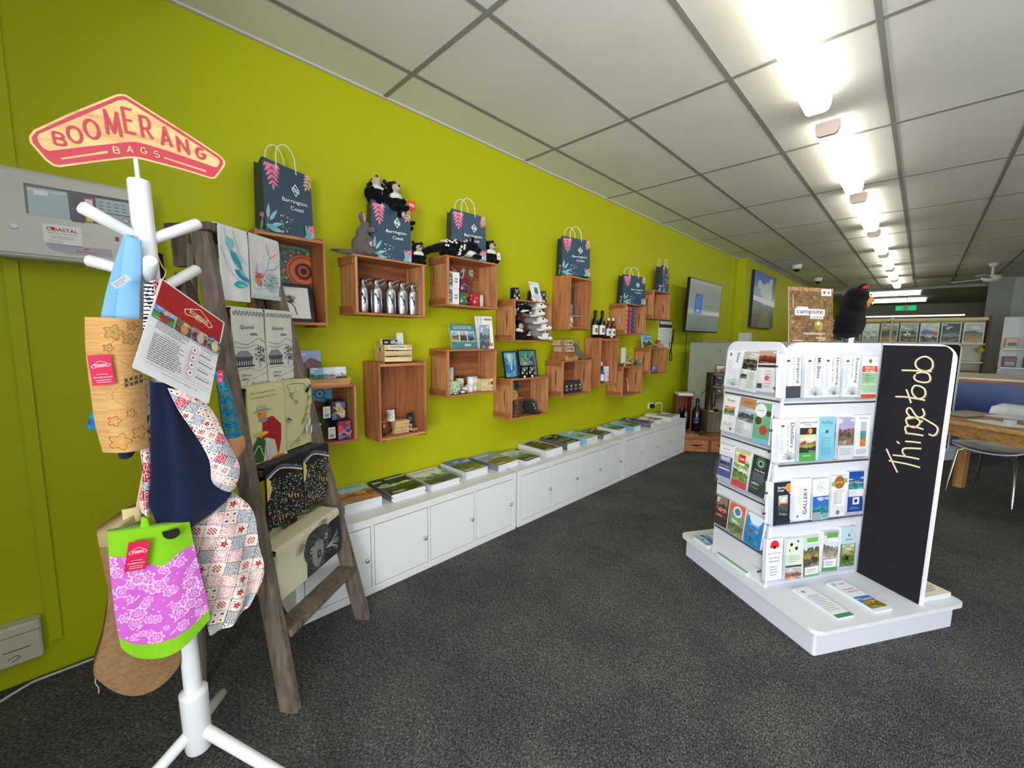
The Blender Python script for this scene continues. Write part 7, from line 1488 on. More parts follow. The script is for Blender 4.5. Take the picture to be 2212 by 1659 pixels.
def devilface(t, w, h):
    r = random.Random(10); t.dz = 6e-6; t.poly([(w*.46, -.01), (w*1.01, -.01), (w*1.01, h*.92), (w*.80, h*.9), (w*.62, h*.5)], '#131313')
    t.poly([(w*.40, -.01), (w*.66, -.01), (w*.70, h*.3), (w*.6, h*.5), (w*.41, h*.4)], '#26262a')
    t.circ(w*.33, h*.78, w*.085, '#b4ad94', ry=h*.13, rot=.5); t.circ(w*.335, h*.77, w*.052, '#8f8a74', ry=h*.08, rot=.5); t.circ(w*.70, h*1.0, w*.08, '#b4ad94', ry=h*.16, rot=-.2); t.circ(w*.70, h*.99, w*.05, '#8f8a74', ry=h*.1)
    head = [(w*.36, h*.62), (w*.42, h*.88), (w*.54, h*.98), (w*.68, h*.96), (w*.80, h*.84), (w*.83, h*.62), (w*.76, h*.36), (w*.66, h*.12), (w*.58, h*.05), (w*.48, h*.12), (w*.40, h*.36)]
    t.poly(smooth(head+[head[0]], 4)[:-1], '#3c3c3e'); t.poly(smooth([(w*.52, h*.62), (w*.60, h*.70), (w*.68, h*.58), (w*.67, h*.3), (w*.60, h*.10), (w*.52, h*.16), (w*.49, h*.38), (w*.52, h*.62)], 4)[:-1], '#8f8d84')
    for k in range(620):
        a = r.uniform(0, 6.3); R = math.sqrt(r.random()); x, y = w*.60+w*.235*R*math.cos(a), h*.52+h*.46*R*math.sin(a); l = r.uniform(.005, .013); d = math.atan2(y-h*.28, x-w*.60)+r.uniform(-.35, .35)
        inner = abs(x-w*.60) < w*.07 and y < h*.6
        t.stroke([(x, y), (x+l*math.cos(d), y+l*math.sin(d))], .0009, r.choice(['#6a6860', '#b9b6aa', '#c9c6b8', '#8a887e'] if inner else ['#0c0c0c', '#161616', '#5a5852', '#a9a69a', '#0c0c0c']), 1)
    for x, y in ((.475, .56), (.725, .66)): t.circ(w*x, h*y, .010, '#dcdad0', ry=.013, rot=-.3); t.circ(w*x, h*y, .007, '#1f1f1f', ry=.0095, rot=-.3); t.circ(w*x+.001, h*y+.003, .0022, '#f0f0ea')
    t.circ(w*.60, h*.36, .014, '#2e2c2a', ry=.018); t.circ(w*.60, h*.375, .008, '#6a6862', ry=.009); t.stroke([(w*.56, h*.20), (w*.60, h*.17), (w*.65, h*.21)], .0016, '#2c2a28')
    for k in range(30): a = r.uniform(-.7, .6); t.stroke([(w*.72, h*.36), (w*.80+.02*math.cos(a), h*.38+.03*math.sin(a)), (w*.80+.06*math.cos(a), h*.38+.07*math.sin(a)*1.3)], .0008, '#c9c9c0', 2)
towel('cream tea towel with a dark furry animal face looking upward', -.165, .225, .545, .375, devilface, '#d5ceb0')

# ================================================================ FIRE PANEL AND LEFT WALL BITS
fp = thing('fire_panel', 'grey-beige fire alarm panel with displays on the wall behind the coat stand', 'alarm panel', (.05, 0, 1.62))
MB('#c9c7bc', 'satin').cbox(.001, .10, -.262, .186, 1.632, 1.937, .006).build('housing', fp)
MB('#d2d0c6', 'satin').cbox(.1001, .105, -.25, .176, 1.645, 1.925, .002).build('door', fp)
t = MB('#2c3448', 'gloss').at((.1056, 0, 0), (0, 1, 0), (0, 0, 1))
t.poly([(-0.151, 1.888), (0.142, 1.891), (0.137, 1.783), (-0.152, 1.785)], '#2c3448'); t.poly([(-0.144, 1.877), (-0.047, 1.881), (-0.046, 1.782), (-0.146, 1.783)], '#9fb2bc'); t.poly([(-0.044, 1.877), (-0.006, 1.878), (-0.009, 1.779), (-0.043, 1.779)], '#2a2f36')
for q in ([(-0.142, 1.872), (-0.101, 1.874), (-0.1, 1.868), (-0.141, 1.866)], [(-0.093, 1.873), (-0.051, 1.876), (-0.05, 1.868), (-0.092, 1.865)]): t.poly(q, '#c4d0d4')
t.poly([(-0.129, 1.869), (-0.096, 1.871), (-0.095, 1.855), (-0.129, 1.853)], '#dfe3e4')
t.poly([(-0.006, 1.875), (0.02, 1.876), (0.019, 1.783), (-0.008, 1.783)], '#a82838'); t.poly([(-0.003, 1.867), (0.016, 1.869), (0.016, 1.847), (-0.004, 1.846)], '#dfe4e6'); t.poly([(-0.004, 1.807), (0.013, 1.807), (0.013, 1.787), (-0.004, 1.787)], '#d8c030'); t.poly([(0.025, 1.878), (0.137, 1.881), (0.135, 1.829), (0.025, 1.83)], '#a4b4bc')
for j in range(3):
    for i in range(4): y0, z0 = [(0.034, 1.864)][0]; t.rect(y0+.021*i, z0-.0125*j, y0+.021*i+.011, z0-.0125*j+.003, '#4a5460')
t.poly([(0.023, 1.826), (0.136, 1.826), (0.136, 1.783), (0.024, 1.782)], '#7d8890', 'metal'); y0, z0 = [(0.105, 1.811)][0]; t.ring(y0, z0, .010, .0022, '#2c3038', '#c0c8cc'); t.stroke([(y0, z0+.005), (y0, z0), (y0+.004, z0)], .0012, '#2c3038', 1)
y0, z0 = [(-0.037, 1.825)][0]; t.circ(y0, z0, .0016, '#40ff60'); t.build('control_panel', fp)
t = MB('#f4f4f2', 'matte').at((.1056, 0, 0), (0, 1, 0), (0, 0, 1)); q = [(-0.118, 1.758), (-0.021, 1.76), (-0.022, 1.689), (-0.118, 1.69)]; t.poly(q, '#f2f2f0'); (yc, zc) = ((q[0][0]+q[1][0])/2, q[0][1]-.016); t.text('COASTAL', yc, zc, .013, '#b01c2c', w=.078, bold=.012); t.circ(yc-.0235, zc+.002, .0062, '#d8502a'); t.text('FIRE PROTECTION', yc, zc-.014, .005, '#c9606a', w=.072); t.lines(yc-.03, zc-.034, yc+.03, zc-.022, 2, '#9a9a9c', .3); t.lines(yc-.038, zc-.048, yc+.0, zc-.038, 2, '#b9b9b9', .3); t.build('sticker', fp)
t = MB('#b0a6b0', 'satin').at((.1056, 0, 0), (0, 1, 0), (0, 0, 1)); t.poly([(-0.115, 1.691), (0.055, 1.691), (0.06, 1.662), (-0.058, 1.659), (-0.094, 1.665), (-0.109, 1.675)], '#b3a9b4'); y0, z0 = [(-0.012, 1.671)][0]; t.text('Flamestop', y0, z0, .008, '#c0384c', w=.05, bold=.01); t.poly([(y0-.01, z0+.006), (y0, z0+.016), (y0+.012, z0+.008), (y0+.004, z0+.010)], '#c0384c'); t.build('brand_strip', fp)
t = MB('#8a8c90', 'metal'); y0, z0 = [(-0.183, 1.735)][0]; t.cyl((.105, y0, z0), (.112, y0, z0), .0085).build('key_lock', fp)
t = MB('#6a6660', 'matte').at((.1056, 0, 0), (0, 1, 0), (0, 0, 1)); y0, z0 = [(-0.012, 1.738)][0]; [t.circ(y0+.007*i, z0-.006*j, .0009, '#4a4844', n=6) for i in range(3) for j in range(2+(i == 1))]; t.build('speaker_holes', fp); q = [(0.07, 1.743)][0]; MB('#a01c2c', 'satin').box(.105, .108, q[0], q[0]+.01, q[1]-.015, q[1]+.0).build('red_tab', fp)
MB('#b8141c', 'gloss').lathe([(0, 0), (.06, 0), (.055, -.02), (.02, -.035), (0, -.036)], o=(.07, .235, 2.767)).build('alarm_bell', label='red alarm bell at the ceiling edge above the sign', cat='alarm bell')
MB(GREEN, 'wallpaint').box(.0005, .018, -.228, -.192, .14, 1.63).build('wall_conduit', label='green painted cable cover running down the wall under the alarm panel', cat='cable cover')
lb = thing('junction_box', 'worn cream junction box low on the green wall at the left edge', 'junction box', (.03, -.3, .11)); MB('#cdc9b0', 'satin').cbox(.001, .06, -.42, -.242, .112, .266, .006).build('box_body', lb)
t = MB('#6a6850', 'matte').at((.0605, -.42, .112), (0, 1, 0), (0, 0, 1)); t.rect(.0, .118, .178, .121, '#7d7a62'); t.rect(.08, .06, .15, .064, '#5c5a46'); t.stroke([(.09, .03), (.11, .04), (.12, .03), (.10, .02)], .003, '#5c5a46'); t.build('scuffs', lb)
MB('#c9ccc6', 'satin').tube(smooth([(.11, -.52, .006), (.10, -.40, .006), (.038, -.294, .006), (.03, -.25, .006), (.03, -.10, .006), (.03, .10, .006), (.03, .45, .006)], 5), .005, 8).build('floor_cable', label='white cable running along the wall foot on the dark carpet', cat='cable')

# ================================================================ FAR SIDE AND RIGHT SIDE
# wall television
tv = thing('television', 'wall television on a bracket, grey reflections and a blue panel painted on its screen', 'television', (.10, 5.86, 1.47))
def TVf(b): return b.at((.222, 5.28, 1.474), (0, 1, 0), (.04, 0, 1))
w, h = 1.16, .685
TVf(MB('#0e0f12', 'satin')).prism(rrect(0, 0, w, h, .008), -.035, 0).build('casing', tv)
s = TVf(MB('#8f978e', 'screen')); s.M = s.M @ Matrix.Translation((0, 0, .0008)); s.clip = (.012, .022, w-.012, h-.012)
s.rect(.012, .022, w-.012, h-.012, '#7d857e'); s.rect(.012, .022, w-.012, .26, '#6a756c'); s.rect(.012, .25, w-.012, .30, '#8d9a84')  # grey haze, blue box and panels paint the glass reflections, with faint glow
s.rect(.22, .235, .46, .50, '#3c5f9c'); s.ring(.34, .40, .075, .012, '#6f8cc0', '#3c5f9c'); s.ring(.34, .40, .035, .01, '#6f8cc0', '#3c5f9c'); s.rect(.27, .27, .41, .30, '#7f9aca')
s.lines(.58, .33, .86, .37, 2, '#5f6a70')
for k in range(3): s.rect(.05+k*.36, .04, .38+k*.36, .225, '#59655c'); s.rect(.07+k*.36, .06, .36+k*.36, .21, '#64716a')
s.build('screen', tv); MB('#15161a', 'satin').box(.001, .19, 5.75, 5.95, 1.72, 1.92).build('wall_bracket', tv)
c = MB('#16171a', 'matte'); c.tube(smooth([(.06, 5.30, 1.50), (.06, 5.31, 1.38), (.05, 5.29, 1.26), (.05, 5.33, 1.12), (.05, 5.28, 1.10), (.05, 5.26, 1.18), (.06, 5.32, 1.50)], 5), .006, 6); c.build('power_cable', tv, )
MB('#16171a', 'matte').tube([(.06, 5.75, 1.60), (.05, 5.76, 1.2), (.05, 5.77, .9)], .004, 6).build('signal_cable', tv)
# poster beyond the step
p = MB('#d0d4d0', 'satin').at((.131, 8.24, 1.62), (0, 1, 0), (0, 0, 1)); w, h = 1.47, 1.0
p.prism([(0, 0), (w, 0), (w, h), (0, h)], 0, .05, '#1d2a34'); p.M = p.M @ Matrix.Translation((0, 0, .0504)); p.z = 0; p.clip = (0, 0, w, h)
p.rect(0, 0, w, h, '#2f6fc4'); p.poly([(0, .55), (w, .5), (w, .8), (0, .72)], '#7fa6cc')
for x, y, r_ in ((.35, .78, .14), (.6, .7, .2), (.9, .72, .24), (1.15, .85, .18), (1.2, .62, .2), (.8, .55, .24)): p.circ(x, y, r_, '#cfd8de', ry=r_*.55, mat='photo')
p.poly([(0, .48), (w, .42), (w, .52), (0, .56)], '#eef3f4'); p.poly([(0, 0), (w, 0), (w, .38), (1.2, .42), (.8, .38), (.3, .44), (0, .40)], '#5f6f4a', 'photo'); p.poly([(.35, 0), (1.3, 0), (1.1, .3), (.7, .34)], '#8a8468', 'photo'); p.poly([(0, 0), (.3, 0), (.25, .14), (.1, .2), (0, .17)], '#a0506a'); p.poly([(.08, 0), (.3, 0), (.26, .1)], '#3a5a9a'); p.poly([(1.25, .55), (w, .6), (w, h), (1.2, h)], '#2c5a4c', 'photo')
p.build('landscape_poster', label='tall landscape poster of clouds and grass on the green wall', cat='poster')
n = MB('#ecefef', 'matte').at((.001, 5.0, 1.25), (0, 1, 0), (0, 0, 1)); w, h = .38, .37; n.prism([(0, 0), (w, 0), (w, h), (0, h)], 0, .004); n.z = .0042; n.rect(0, h*.74, w, h, '#3e4a34', 'photo'); n.rect(.03, h*.86, w*.95, h*.96, '#eef0ee'); n.text('visitor guide', w*.55, h*.91, .022, '#3a3f3a', w=.2, bold=.02); n.lines(.04, .06, w-.05, h*.68, 7, '#b4bab8', .3); n.rect(w-.06, .02, w-.025, .09, '#8a9090')
n.build('wall_notice', label='white and dark green notice sheet hanging on the wall beside the crates', cat='notice')
n = MB('#e6e8e8', 'matte').at((.001, 5.02, 1.66), (0, 1, 0), (0, 0, 1)); n.prism([(0, 0), (.22, 0), (.22, .26), (0, .26)], 0, .004, '#4c4a38'); n.z = .0042; n.rect(.02, .16, .2, .25, '#e9eaea'); n.rect(.02, .02, .2, .12, '#5a5444', 'photo'); n.build('wall_notice', label='small notice half hidden behind the highest far crate', cat='notice')
# grey cabinet in the corner
x0, x1, y0, y1 = .02, .62, 5.6, 6.05
gc = thing('metal_cabinet', 'tall grey-green metal cabinet under the television with a taped note', 'cabinet', (.32, 5.82, 0))
MB('#a8ae9e', 'satin').cbox(.16, .90, 5.62, 6.1, .0, 1.34, .008).build('cabinet_body', gc)
nt_ = MB('#b9bcb8', 'matte').at((.62, 5.6185, 1.02), (1, 0, 0), (0, 0, 1)); nt_.prism([(0, 0), (.15, 0), (.15, .24), (0, .24)], 0, .0012, '#b4b9b8'); nt_.z = .0014; nt_.lines(.01, .02, .14, .22, 9, '#9aa09e'); nt_.circ(-.07, .22, .008, '#2c2c2c'); nt_.build('taped_note', gc)
MB('#8f948c', 'satin').cbox(.30, .80, 5.68, 5.95, 1.3402, 1.362, .004).build('folder', label='flat grey folder lying on the metal cabinet', cat='folder')
MB('#c4c8c4', 'satin').cbox(.72, .84, 5.70, 5.85, 1.3622, 1.47, .008).build('plastic_box', label='small pale plastic box on the metal cabinet', cat='box')
# crates on the floor, set at an angle in the corner (local frame: u along their fronts, v backwards)
AS = Vector((.646, 5.21, 0)); ad = Vector((.778, .629, 0)).normalized(); ab = Vector((-.629, .778, 0)).normalized()
class AM(MB):
    def at(s, o=(0, 0, 0), u=None, v=None):
        T = Matrix(((ad.x, ab.x, 0, AS.x), (ad.y, ab.y, 0, AS.y), (0, 0, 1, 0), (0, 0, 0, 1))); MB.at(s, o, u, v); s.M = T @ s.M; return s
    def __init__(s, col='#ffffff', mat='matte'): MB.__init__(s, col, mat); s.at()
def AP(u, v, z=0): p = AS+ad*u+ab*v; return (p.x, p.y, z)
for i, (u0, l) in enumerate(((-.320, 'left one beside the white cabinets'), (.003, 'right one half behind the stand'))):
    t = thing('floor_crate', 'low reddish wooden crate with a dark hand slot, '+l, 'crate', AP(u0+.16, .2), 'low wooden crates on the floor')
    AM('#a5663f', 'woodx').cbox(u0, u0+.317, .019, .455, .001, .20, .003).build('crate_body', t)
    e = AM('#c08058', 'woodx').at((u0, .0189, .001), (1, 0, 0), (0, 0, 1)); e.prism([(.018, .0), (.299, 0), (.299, .145), (.018, .145)], 0, .008); e.build('end_panel', t)
    e = AM('#ad6b42', 'woodx').at((u0, .0189, .001), (1, 0, 0), (0, 0, 1)); e.prism([(0, .155), (.317, .155), (.317, .199), (0, .199)], 0, .018); e.build('top_cleat', t)
    e = AM('#14100e', 'matte').at((u0, .0107, .001), (1, 0, 0), (0, 0, 1)); pts = [(.085+.15*k/10, .085-.020*math.sin(PI*k/10)) for k in range(11)]+[(.235-.15*k/10, .088-.004*math.sin(PI*k/10)) for k in range(11)]; e.prism(pts, 0, .0012); e.build('hand_slot', t)
AM('#57503a', 'satin').cbox(-.13, .0, .03, .20, .2012, .206, .001).build('paper_mat', label='olive mat on the floor crate before the big bottle', cat='mat')
for i, (u, l) in enumerate(((-.29, 'left'), (-.21, 'right'))): t = AM('#e9ecec', 'matte').cbox(u, u+.07, .025, .09, .2012, .204, .0005).at((u, .03, .2042)); t.rect(.01, .008, .06, .05, '#3a3c3a'); t.build('picture_card', label='small card lying on the floor crate edge, '+l+' one', cat='card', group='cards on the floor crate')
def wine(p, k, lab, body='#0b0a0e', capc='#0b0a0e', lb='#6a5a9a', grp=None):
    x, y, z = p; t = thing('wine_bottle', lab, 'bottle', (x, y, z), grp); R, h = .038*k, .30*k
    MB(body, 'gloss').lathe([(0, 0), (R, 0), (R*1.02, .004), (R, h*.60), (R*.75, h*.68), (R*.38, h*.76), (R*.36, h*.88)], o=(x, y, z)).build('glass', t)
    MB(capc, 'satin').lathe([(R*.385, h*.8801), (R*.4, h*.99), (0, h)], o=(x, y, z)).build('neck_foil', t)
    b = MB(lb, 'satin'); c0 = -1.2; vs = [(x+R*1.03*math.cos(c0+.62*math.cos(a)), y+R*1.03*math.sin(c0+.62*math.cos(a)), z+h*.34+h*.09*math.sin(a)) for a in [q*PI/10 for q in range(20)]]
    ctr = (x+R*1.035*math.cos(c0), y+R*1.035*math.sin(c0), z+h*.34); b.raw(vs+[ctr], [(q, (q+1) % 20, 20) for q in range(20)]); b.build('oval_label', t); return t
wine(AP(-.085, .29, .2012), 1.42, 'oversized black wine bottle with a purple oval label on the floor crate')
t = thing('wine_box', 'open dark-red wooden box on the crate with wine bottles inside', 'box', AP(-.25, .35, .2012)); b = AM('#8a5236', 'woodz')
b.cbox(-.345, -.33, .27, .45, .2012, .66, .002); b.cbox(-.165, -.15, .27, .45, .2012, .66, .002); b.cbox(-.3299, -.1651, .437, .45, .2012, .66, .002); b.cbox(-.3299, -.1651, .27, .4369, .2012, .216, .002); b.cbox(-.3299, -.1651, .27, .4369, .645, .66, .002); b.build('box_body', t)
AM('#e8ecee', 'satin').cbox(-.34, -.155, .25, .44, .6602, .69, .004).build('white_tray', label='white flat tray lying on the wine box', cat='tray')
wine(AP(-.215, .32, .2165), 1.22, 'wine bottle with red foil inside the wooden wine box', capc='#a01828'); wine(AP(-.29, .37, .2165), 1.05, 'smaller bottle with a bright red neck inside the wine box', capc='#d0202c')
t = AM('#77705e', 'weathered').cbox(.02, .32, .19, .45, .2012, .47, .012); t.cbox(.018, .322, .188, .452, .455, .472, .003, '#8a7a58'); t.build('timber_block', label='rough grey timber block standing on the floor crate', cat='block')
t = thing('rustic_shelf', 'rustic shelf of dark wood holding small pictures behind the stand', 'shelf', AP(.2, .35, .4725)); AM('#4c4128', 'weathered').box(.05, .09, .28, .42, .4725, .955).build('side_post', t)
for z in (.935, .775, .605): AM('#8a8068', 'weathered').box(.0905, .36, .28, .42, z, z+.02).build('shelf_board', t)
AM('#3a2a1c', 'weathered').box(.0905, .36, .405, .42, .4725, .934).build('back_board', t)
for i, (z, hh, c, l) in enumerate(((.9555, .10, ['#e8e4da', '#5a2a20', '#c9b9a4', '#8a4a34'], 'cream and maroon'), (.7955, .12, ['#1c2230', '#3a4a6a', '#2a3448', '#10141c'], 'dark blue'), (.6255, .13, ['#5a4024', '#7a5a30', '#4a3418', '#2c2010'], 'brown'))):
    k = AM('#2a2420', 'satin').at((.13, .33, z), (1, 0, 0), (0, .1, 1)); k.prism([(0, 0), (.14, 0), (.14, hh), (0, hh)], -.01, 0); k.z = .0003; k.scene(.006, .006, .134, hh-.006, c, 300+i); k.build('small_picture', label=l+' small picture standing on the rustic shelf', cat='picture', group='pictures on the rustic shelf')
k = AM('#120e0c', 'satin').at((.10, .275, .53), (1, 0, 0), (0, 0, 1)); k.prism([(-.025, 0), (.025, 0), (.025, .22), (-.025, .22)], 0, .01); k.z = .0103; k.text('HARVEST', 0, .11, .014, '#c9b9a4', rot=-PI/2, w=.17); k.build('narrow_sign', label='narrow black upright sign with cream letters on the shelf post', cat='sign')
AM('#101012', 'gloss').cbox(.10, .15, .21, .25, .4725, .505, .006).build('black_box', label='small black box on the timber block', cat='box'); AM('#e6e4dc', 'satin').cbox(.04, .09, .20, .25, .4725, .482, .002).build('small_card', label='small white card lying on the timber block', cat='card')
MB('#26261f', 'matte').tube(smooth([(.36, 5.60, .66), (.48, 5.58, .78), (.60, 5.56, .88)], 5), .004, 6).build('wire', label='thin dark wire rising across the metal cabinet', cat='wire')
# wall socket with plug
t = thing('power_socket', 'white wall socket with black plug and cable above the far cabinet', 'socket', (.01, 4.88, .50)); MB('#eceee8', 'satin').cbox(.0005, .012, 4.82, 4.94, .50, .575, .002).build('wall_plate', t); MB('#121214', 'satin').cbox(.0125, .06, 4.845, 4.89, .51, .56, .006).build('plug', t); MB('#eceee8', 'satin').tube(smooth([(.03, 4.93, .54), (.06, 4.99, .57), (.07, 5.06, .54), (.05, 5.12, .40), (.05, 5.14, .12)], 5), .006, 6).build('cable', t)

# ---- desk, chairs, papers
dk = thing('timber_desk', 'pale timber desk covered in papers, at the right edge', 'desk', (3.3, 5.4, 0)); a = math.atan2(-1.0, .62); # long side heads towards the camera's right
DO = Vector((2.56, 4.98, 0)); du = Vector((.856, -.517, 0)).normalized(); dv = Vector((.517, .856, 0)).normalized()
class DM(MB):
    def at(s, o=(0, 0, 0), u=None, v=None):
        T = Matrix(((du.x, dv.x, 0, DO.x), (du.y, dv.y, 0, DO.y), (0, 0, 1, 0), (0, 0, 0, 1))); MB.at(s, o, u, v); s.M = T @ s.M; return s
    def __init__(s, col='#ffffff', mat='matte'): MB.__init__(s, col, mat); s.at()
T_ = '#b08a58'
DM(T_, 'woodx').cbox(-.30, 1.7, 0, .85, .71, .74, .003).build('desk_top', dk)
DM('#9c7444', 'woodx').box(-.22, 1.62, .04, .06, .61, .7099).build('front_rail', dk)
DM('#9c7444', 'woodx').box(-.22, 1.62, .79, .81, .61, .7099).build('back_rail', dk)
for x in (-.28, 1.62):
    for y in (.04, .74): DM('#a87e4a', 'woodz').cbox(x, x+.07, y, y+.07, 0, .7098, .003).build('leg', dk)
MB('#c98a5c', 'woodx').box(2.80, 3.25, 5.9, 5.92, .38, .66).build('wooden_board', label='orange-brown board seen between desk legs behind the chair', cat='board')
r = random.Random(31); PL_ = []
for i, (x, y, w, h, rt_) in enumerate([(-.18, .50, .30, .21, .2), (.05, .18, .30, .21, -.25), (-.05, .60, .42, .25, .1), (.28, .40, .30, .21, .5), (.45, .15, .30, .21, -.1), (.60, .45, .30, .21, .3), (-.22, .25, .22, .3, .05)]):
    t = DM('#eef2f4', 'matte').at((x, y, .7402+.0012*i), (math.cos(rt_), math.sin(rt_), 0), (-math.sin(rt_), math.cos(rt_), 0)); t.prism([(0, 0), (w, 0), (w, h), (0, h)], 0, .001, '#e8edf0' if i % 3 else '#9a928a'); t.z = .0012; t.lines(.02, .02, w-.02, h-.02, 7, '#c9ced2', .25, i)
    t.build('paper_sheet', label='white paper sheet on the timber desk, '+['near the far end', 'second from the front edge', 'long sheet at the back', 'angled in the middle', 'at the front right', 'half behind the clear screen', 'brown-tinted one at the left'][i], cat='paper', group='papers on the timber desk')
ac = thing('clear_screen', 'tall clear acrylic screen taped upright on the timber desk', 'screen', (2.95, 5.0, .745)); c = DM(mat='acrylic').box(.34, .345, .05, .60, .75, 1.92); c.build('acrylic_sheet', ac); DM('#b9bcbc', 'satin').box(.32, .365, .08, .14, .7485, .80).build('clip', ac); DM('#b9bcbc', 'satin').box(.32, .365, .5, .56, .7485, .80).build('clip', ac)
def chair(lab, x, y, rz):
    t = thing('shell_chair', lab, 'chair', (0, 0, 0), 'white shell chairs at the desk'); b = MB('#dcdfde', 'satin'); nu, nv = 10, 12
    prof = [(.24, .435), (.20, .45), (.10, .445), (0, .44), (-.10, .44), (-.17, .455), (-.21, .50), (-.23, .57), (-.245, .65), (-.255, .73), (-.26, .79), (-.262, .83)]
    vs = []
    for off in (0, -.012):
        for j, (x_, z_) in enumerate(prof):
            wd_ = .235*(1-.12*max(0, (j-7)/4)**2-(.10 if j == 0 else 0)-(.25 if j == 11 else 0))
            for i in range(nu+1): q = -1+2*i/nu; vs.append((x_+(.02*q*q if j > 6 else 0)+(off if j > 5 else 0), q*wd_, z_+(.035*q*q if j < 7 else 0)+(off if j <= 5 else 0)))
    n = nu+1; N = n*len(prof); fs = [(j*n+i, j*n+i+1, (j+1)*n+i+1, (j+1)*n+i) for j in range(len(prof)-1) for i in range(nu)]; fs += [tuple(N+k for k in f[::-1]) for f in fs]
    ed = [i for i in range(n)]+[j*n+nu for j in range(1, len(prof))]+[(len(prof)-1)*n+i for i in range(nu-1, -1, -1)]+[j*n for j in range(len(prof)-2, 0, -1)]
    fs += [(ed[k], ed[(k+1) % len(ed)], N+ed[(k+1) % len(ed)], N+ed[k]) for k in range(len(ed))]; b.raw(vs, fs, sm=True); b.build('seat_shell', t)
    for sx in (.19, -.16):
        for sy in (-1, 1): MB('#c2c4c6', 'metal').tube([(sx*.7, sy*.14, .428), (sx, sy*.19, .40), (sx*1.15, sy*.22, 0)], .011, 8).build('leg', t)
    place(t, (x, y, 0), (0, 0, rz)); return t
chair('white shell chair on steel legs tucked under the far side of the desk', 2.96, 5.61, -2.114)
# blue counter
ct = thing('blue_counter', 'blue service counter with a pale top and timber edge behind the desk', 'counter', (3.0, 8.3, 0))
MB('#1b3f86', 'satin').box(2.52, 3.32, 7.75, 8.9, 0, .90).build('blue_front', ct); MB('#dcd8c4', 'satin').cbox(2.48, 3.42, 7.69, 9.0, .93, .955, .003).build('pale_top', ct); MB('#b5713f', 'woodx').box(2.48, 3.42, 7.69, 9.0, .90, .9298).build('timber_edge', ct)
# display shelving with photographs
Y = 10.4; sh = thing('photo_shelving', 'long cream display shelving with a row of landscape photographs, far back', 'shelving', (2.4, Y, 0)); CR_ = '#d5d2b4'
XA, XB = .75, 3.12
MB('#cfccb0', 'satin').box(XA, XB, Y+.30, Y+.33, 0, 1.80).build('back_panel', sh)
for z in (1.79, 1.36, 1.05, .7, .3): MB(CR_, 'satin').box(XA, XB, Y, Y+.2999, z, z+.025).build('shelf_board', sh)
for x in (XA-.04, 1.93, XB): MB('#6a5a3c' if x > 2.5 else CR_, 'woodz').box(x, x+.035, Y-.02, Y+.33, 0, 1.83).build('upright', sh)
MB('#d8c01c', 'satin').box(XA, 1.92, Y-.004, Y-.0005, 1.765, 1.80).box(1.97, XB-.001, Y-.004, Y-.0005, 1.765, 1.80, '#d8c01c').build('yellow_tape', sh)
MB('#f2f4f0', 'lampfar').cyl((1.2, Y+.1, 1.86), (2.85, Y+.1, 1.865), .012, n=10).build('strip_lamp', label='thin white strip light lying along the top of the photo shelving', cat='light')
PH = [(['#2c4a3a', '#1c3a34', '#2f5a44', '#1a2a20'], 'dark green'), (['#7fb8cc', '#6a7258', '#8a8a6a', '#4a4a34'], 'rock and pool'), (['#dfeee6', '#c9dcd4', '#e6f0ee', '#a9c0b8'], 'bright white waterfall'), (['#8a9a6a', '#4a5a54', '#5a6a64', '#c98a5a'], 'grey pond'), (['#9ab0a0', '#3a3a34', '#8a8a6a', '#5a4a3a'], 'spotted dog'), (['#c9d4cc', '#2f7ab8', '#c9b0a0', '#3a3a3c'], 'people with blue and pink'), (['#22323a', '#2a4a4a', '#7a9aa0', '#2a3a2a'], 'dark waterfall'), (['#b9c4b0', '#4a6a44', '#8a7a4a', '#a9844c'], 'forest clearing')]
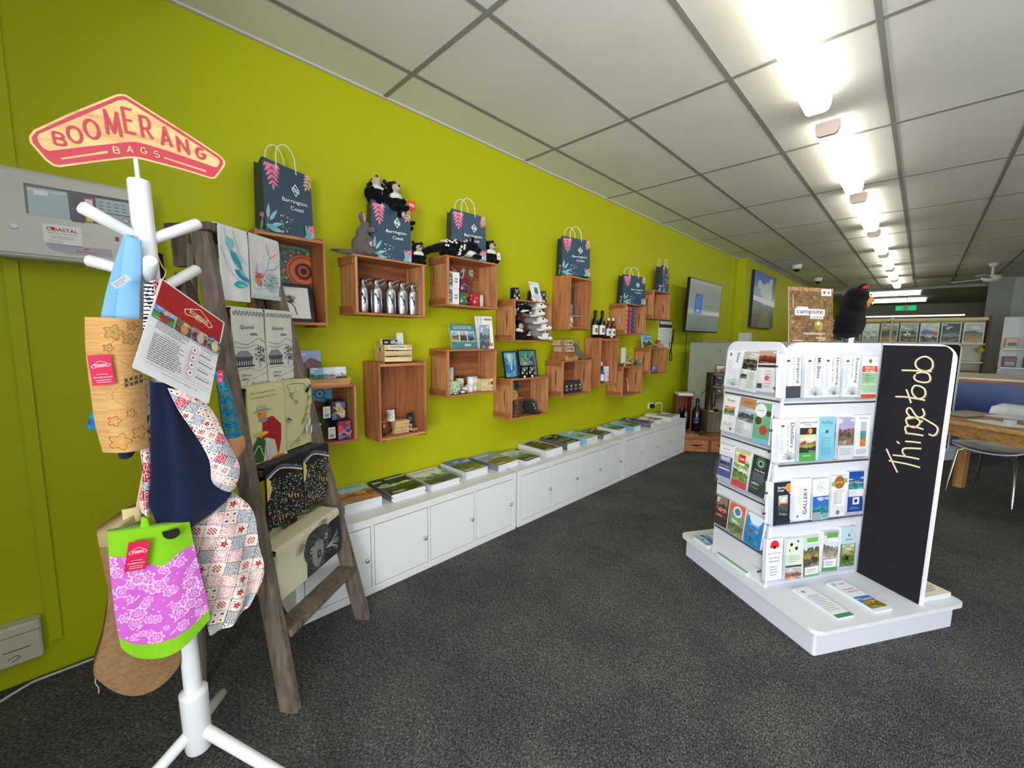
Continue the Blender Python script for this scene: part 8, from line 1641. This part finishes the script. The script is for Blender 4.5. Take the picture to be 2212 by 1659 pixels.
for i, (p, l) in enumerate(PH):
    x = 1.02+i*.262; k = MB('#e9e9d8', 'satin').at((x, Y-.012, 1.385), (1, 0, 0), (0, .02, 1)); k.prism([(0, 0), (.235, 0), (.235, .345), (0, .345)], -.004, 0); k.z = .0005; k.scene(.012, .012, .223, .333, p, 400+i)
    if i == 4: k.circ(.10, .15, .045, '#e6e2d2'); k.circ(.075, .17, .016, '#141414'); k.circ(.12, .18, .014, '#141414'); k.circ(.11, .12, .012, '#1a1a1a')
    if i == 5: k.circ(.07, .20, .035, '#2f8ac8'); k.circ(.17, .17, .03, '#d83a6a'); k.circ(.13, .11, .03, '#e0c8bc')
    k.build('landscape_photo', label='landscape photograph on the far shelving, '+l, cat='photograph', group='photographs on the far shelving')
for i, (x, w_) in enumerate(((2.3, .5), (2.85, .22))): t = MB('#8a7a54', 'photo').cbox(x, x+w_, Y+.05, Y+.25, 1.0755-.35*i, 1.26-.35*i, .02); t.build('souvenir_bundle', label=['tan woven goods on the middle far shelf', 'dark goods on the lower far shelf'][i], cat='goods')
for i, x in enumerate((1.88, 3.08)): t = MB('#c9a020', 'matte'); t.at((x, Y-.03, 1.27), (1, 0, 0), (0, 0, 1)); t.prism([((.055 if k % 2 else .03)*math.cos(k*PI/8), (.055 if k % 2 else .03)*math.sin(k*PI/8)) for k in range(16)], 0, .006); t.build('yellow_rosette', label='yellow star rosette on the far shelving, '+['middle', 'right end'][i], cat='rosette', group='yellow rosettes')
# slatwall at far right with goods
sw = thing('gift_slatwall', 'pale slatwall at the far right with small packets hanging', 'display wall', (3.9, 9.6, 0)); b = MB('#c2c6c4', 'satin').box(3.22, 4.6, 9.60, 9.65, 0, 1.78); b.build('panel', sw)
MB('#1c2a2c', 'satin').box(3.42, 4.6, 9.585, 9.5995, 1.62, 1.80).build('header_board', sw)
for z in (1.30, 1.02, .74, .46): MB('#dadcda', 'satin').box(3.22, 4.6, 9.42, 9.5995, z, z+.02).build('ledge', sw)
r = random.Random(17); cols = ['#c9a878', '#4a4a50', '#6a3a54', '#3a5a5c', '#8a9a9c', '#2a2a2e', '#b9c4c4', '#7a8a8c']
for j, z in enumerate((1.3205, 1.0405, .7605)):
    for i in range(5): x = 3.25+i*.2; c_ = cols[(i*3+j*2) % 8]; t = MB(c_, 'satin').cbox(x, x+.13, 9.46, 9.54, z, z+.12+.05*r.random(), .006).at((x, 9.4595, z), (1, 0, 0), (0, 0, 1)); t.rect(.02, .03, .11, .08, cols[(i+j+3) % 8]); t.build('gift_packet', label='small packet on the far right display, '+['top', 'middle', 'lower'][j]+' ledge, '+['leftmost', 'second', 'third', 'fourth', 'fifth'][i], cat='packet', group='packets on the far right display')
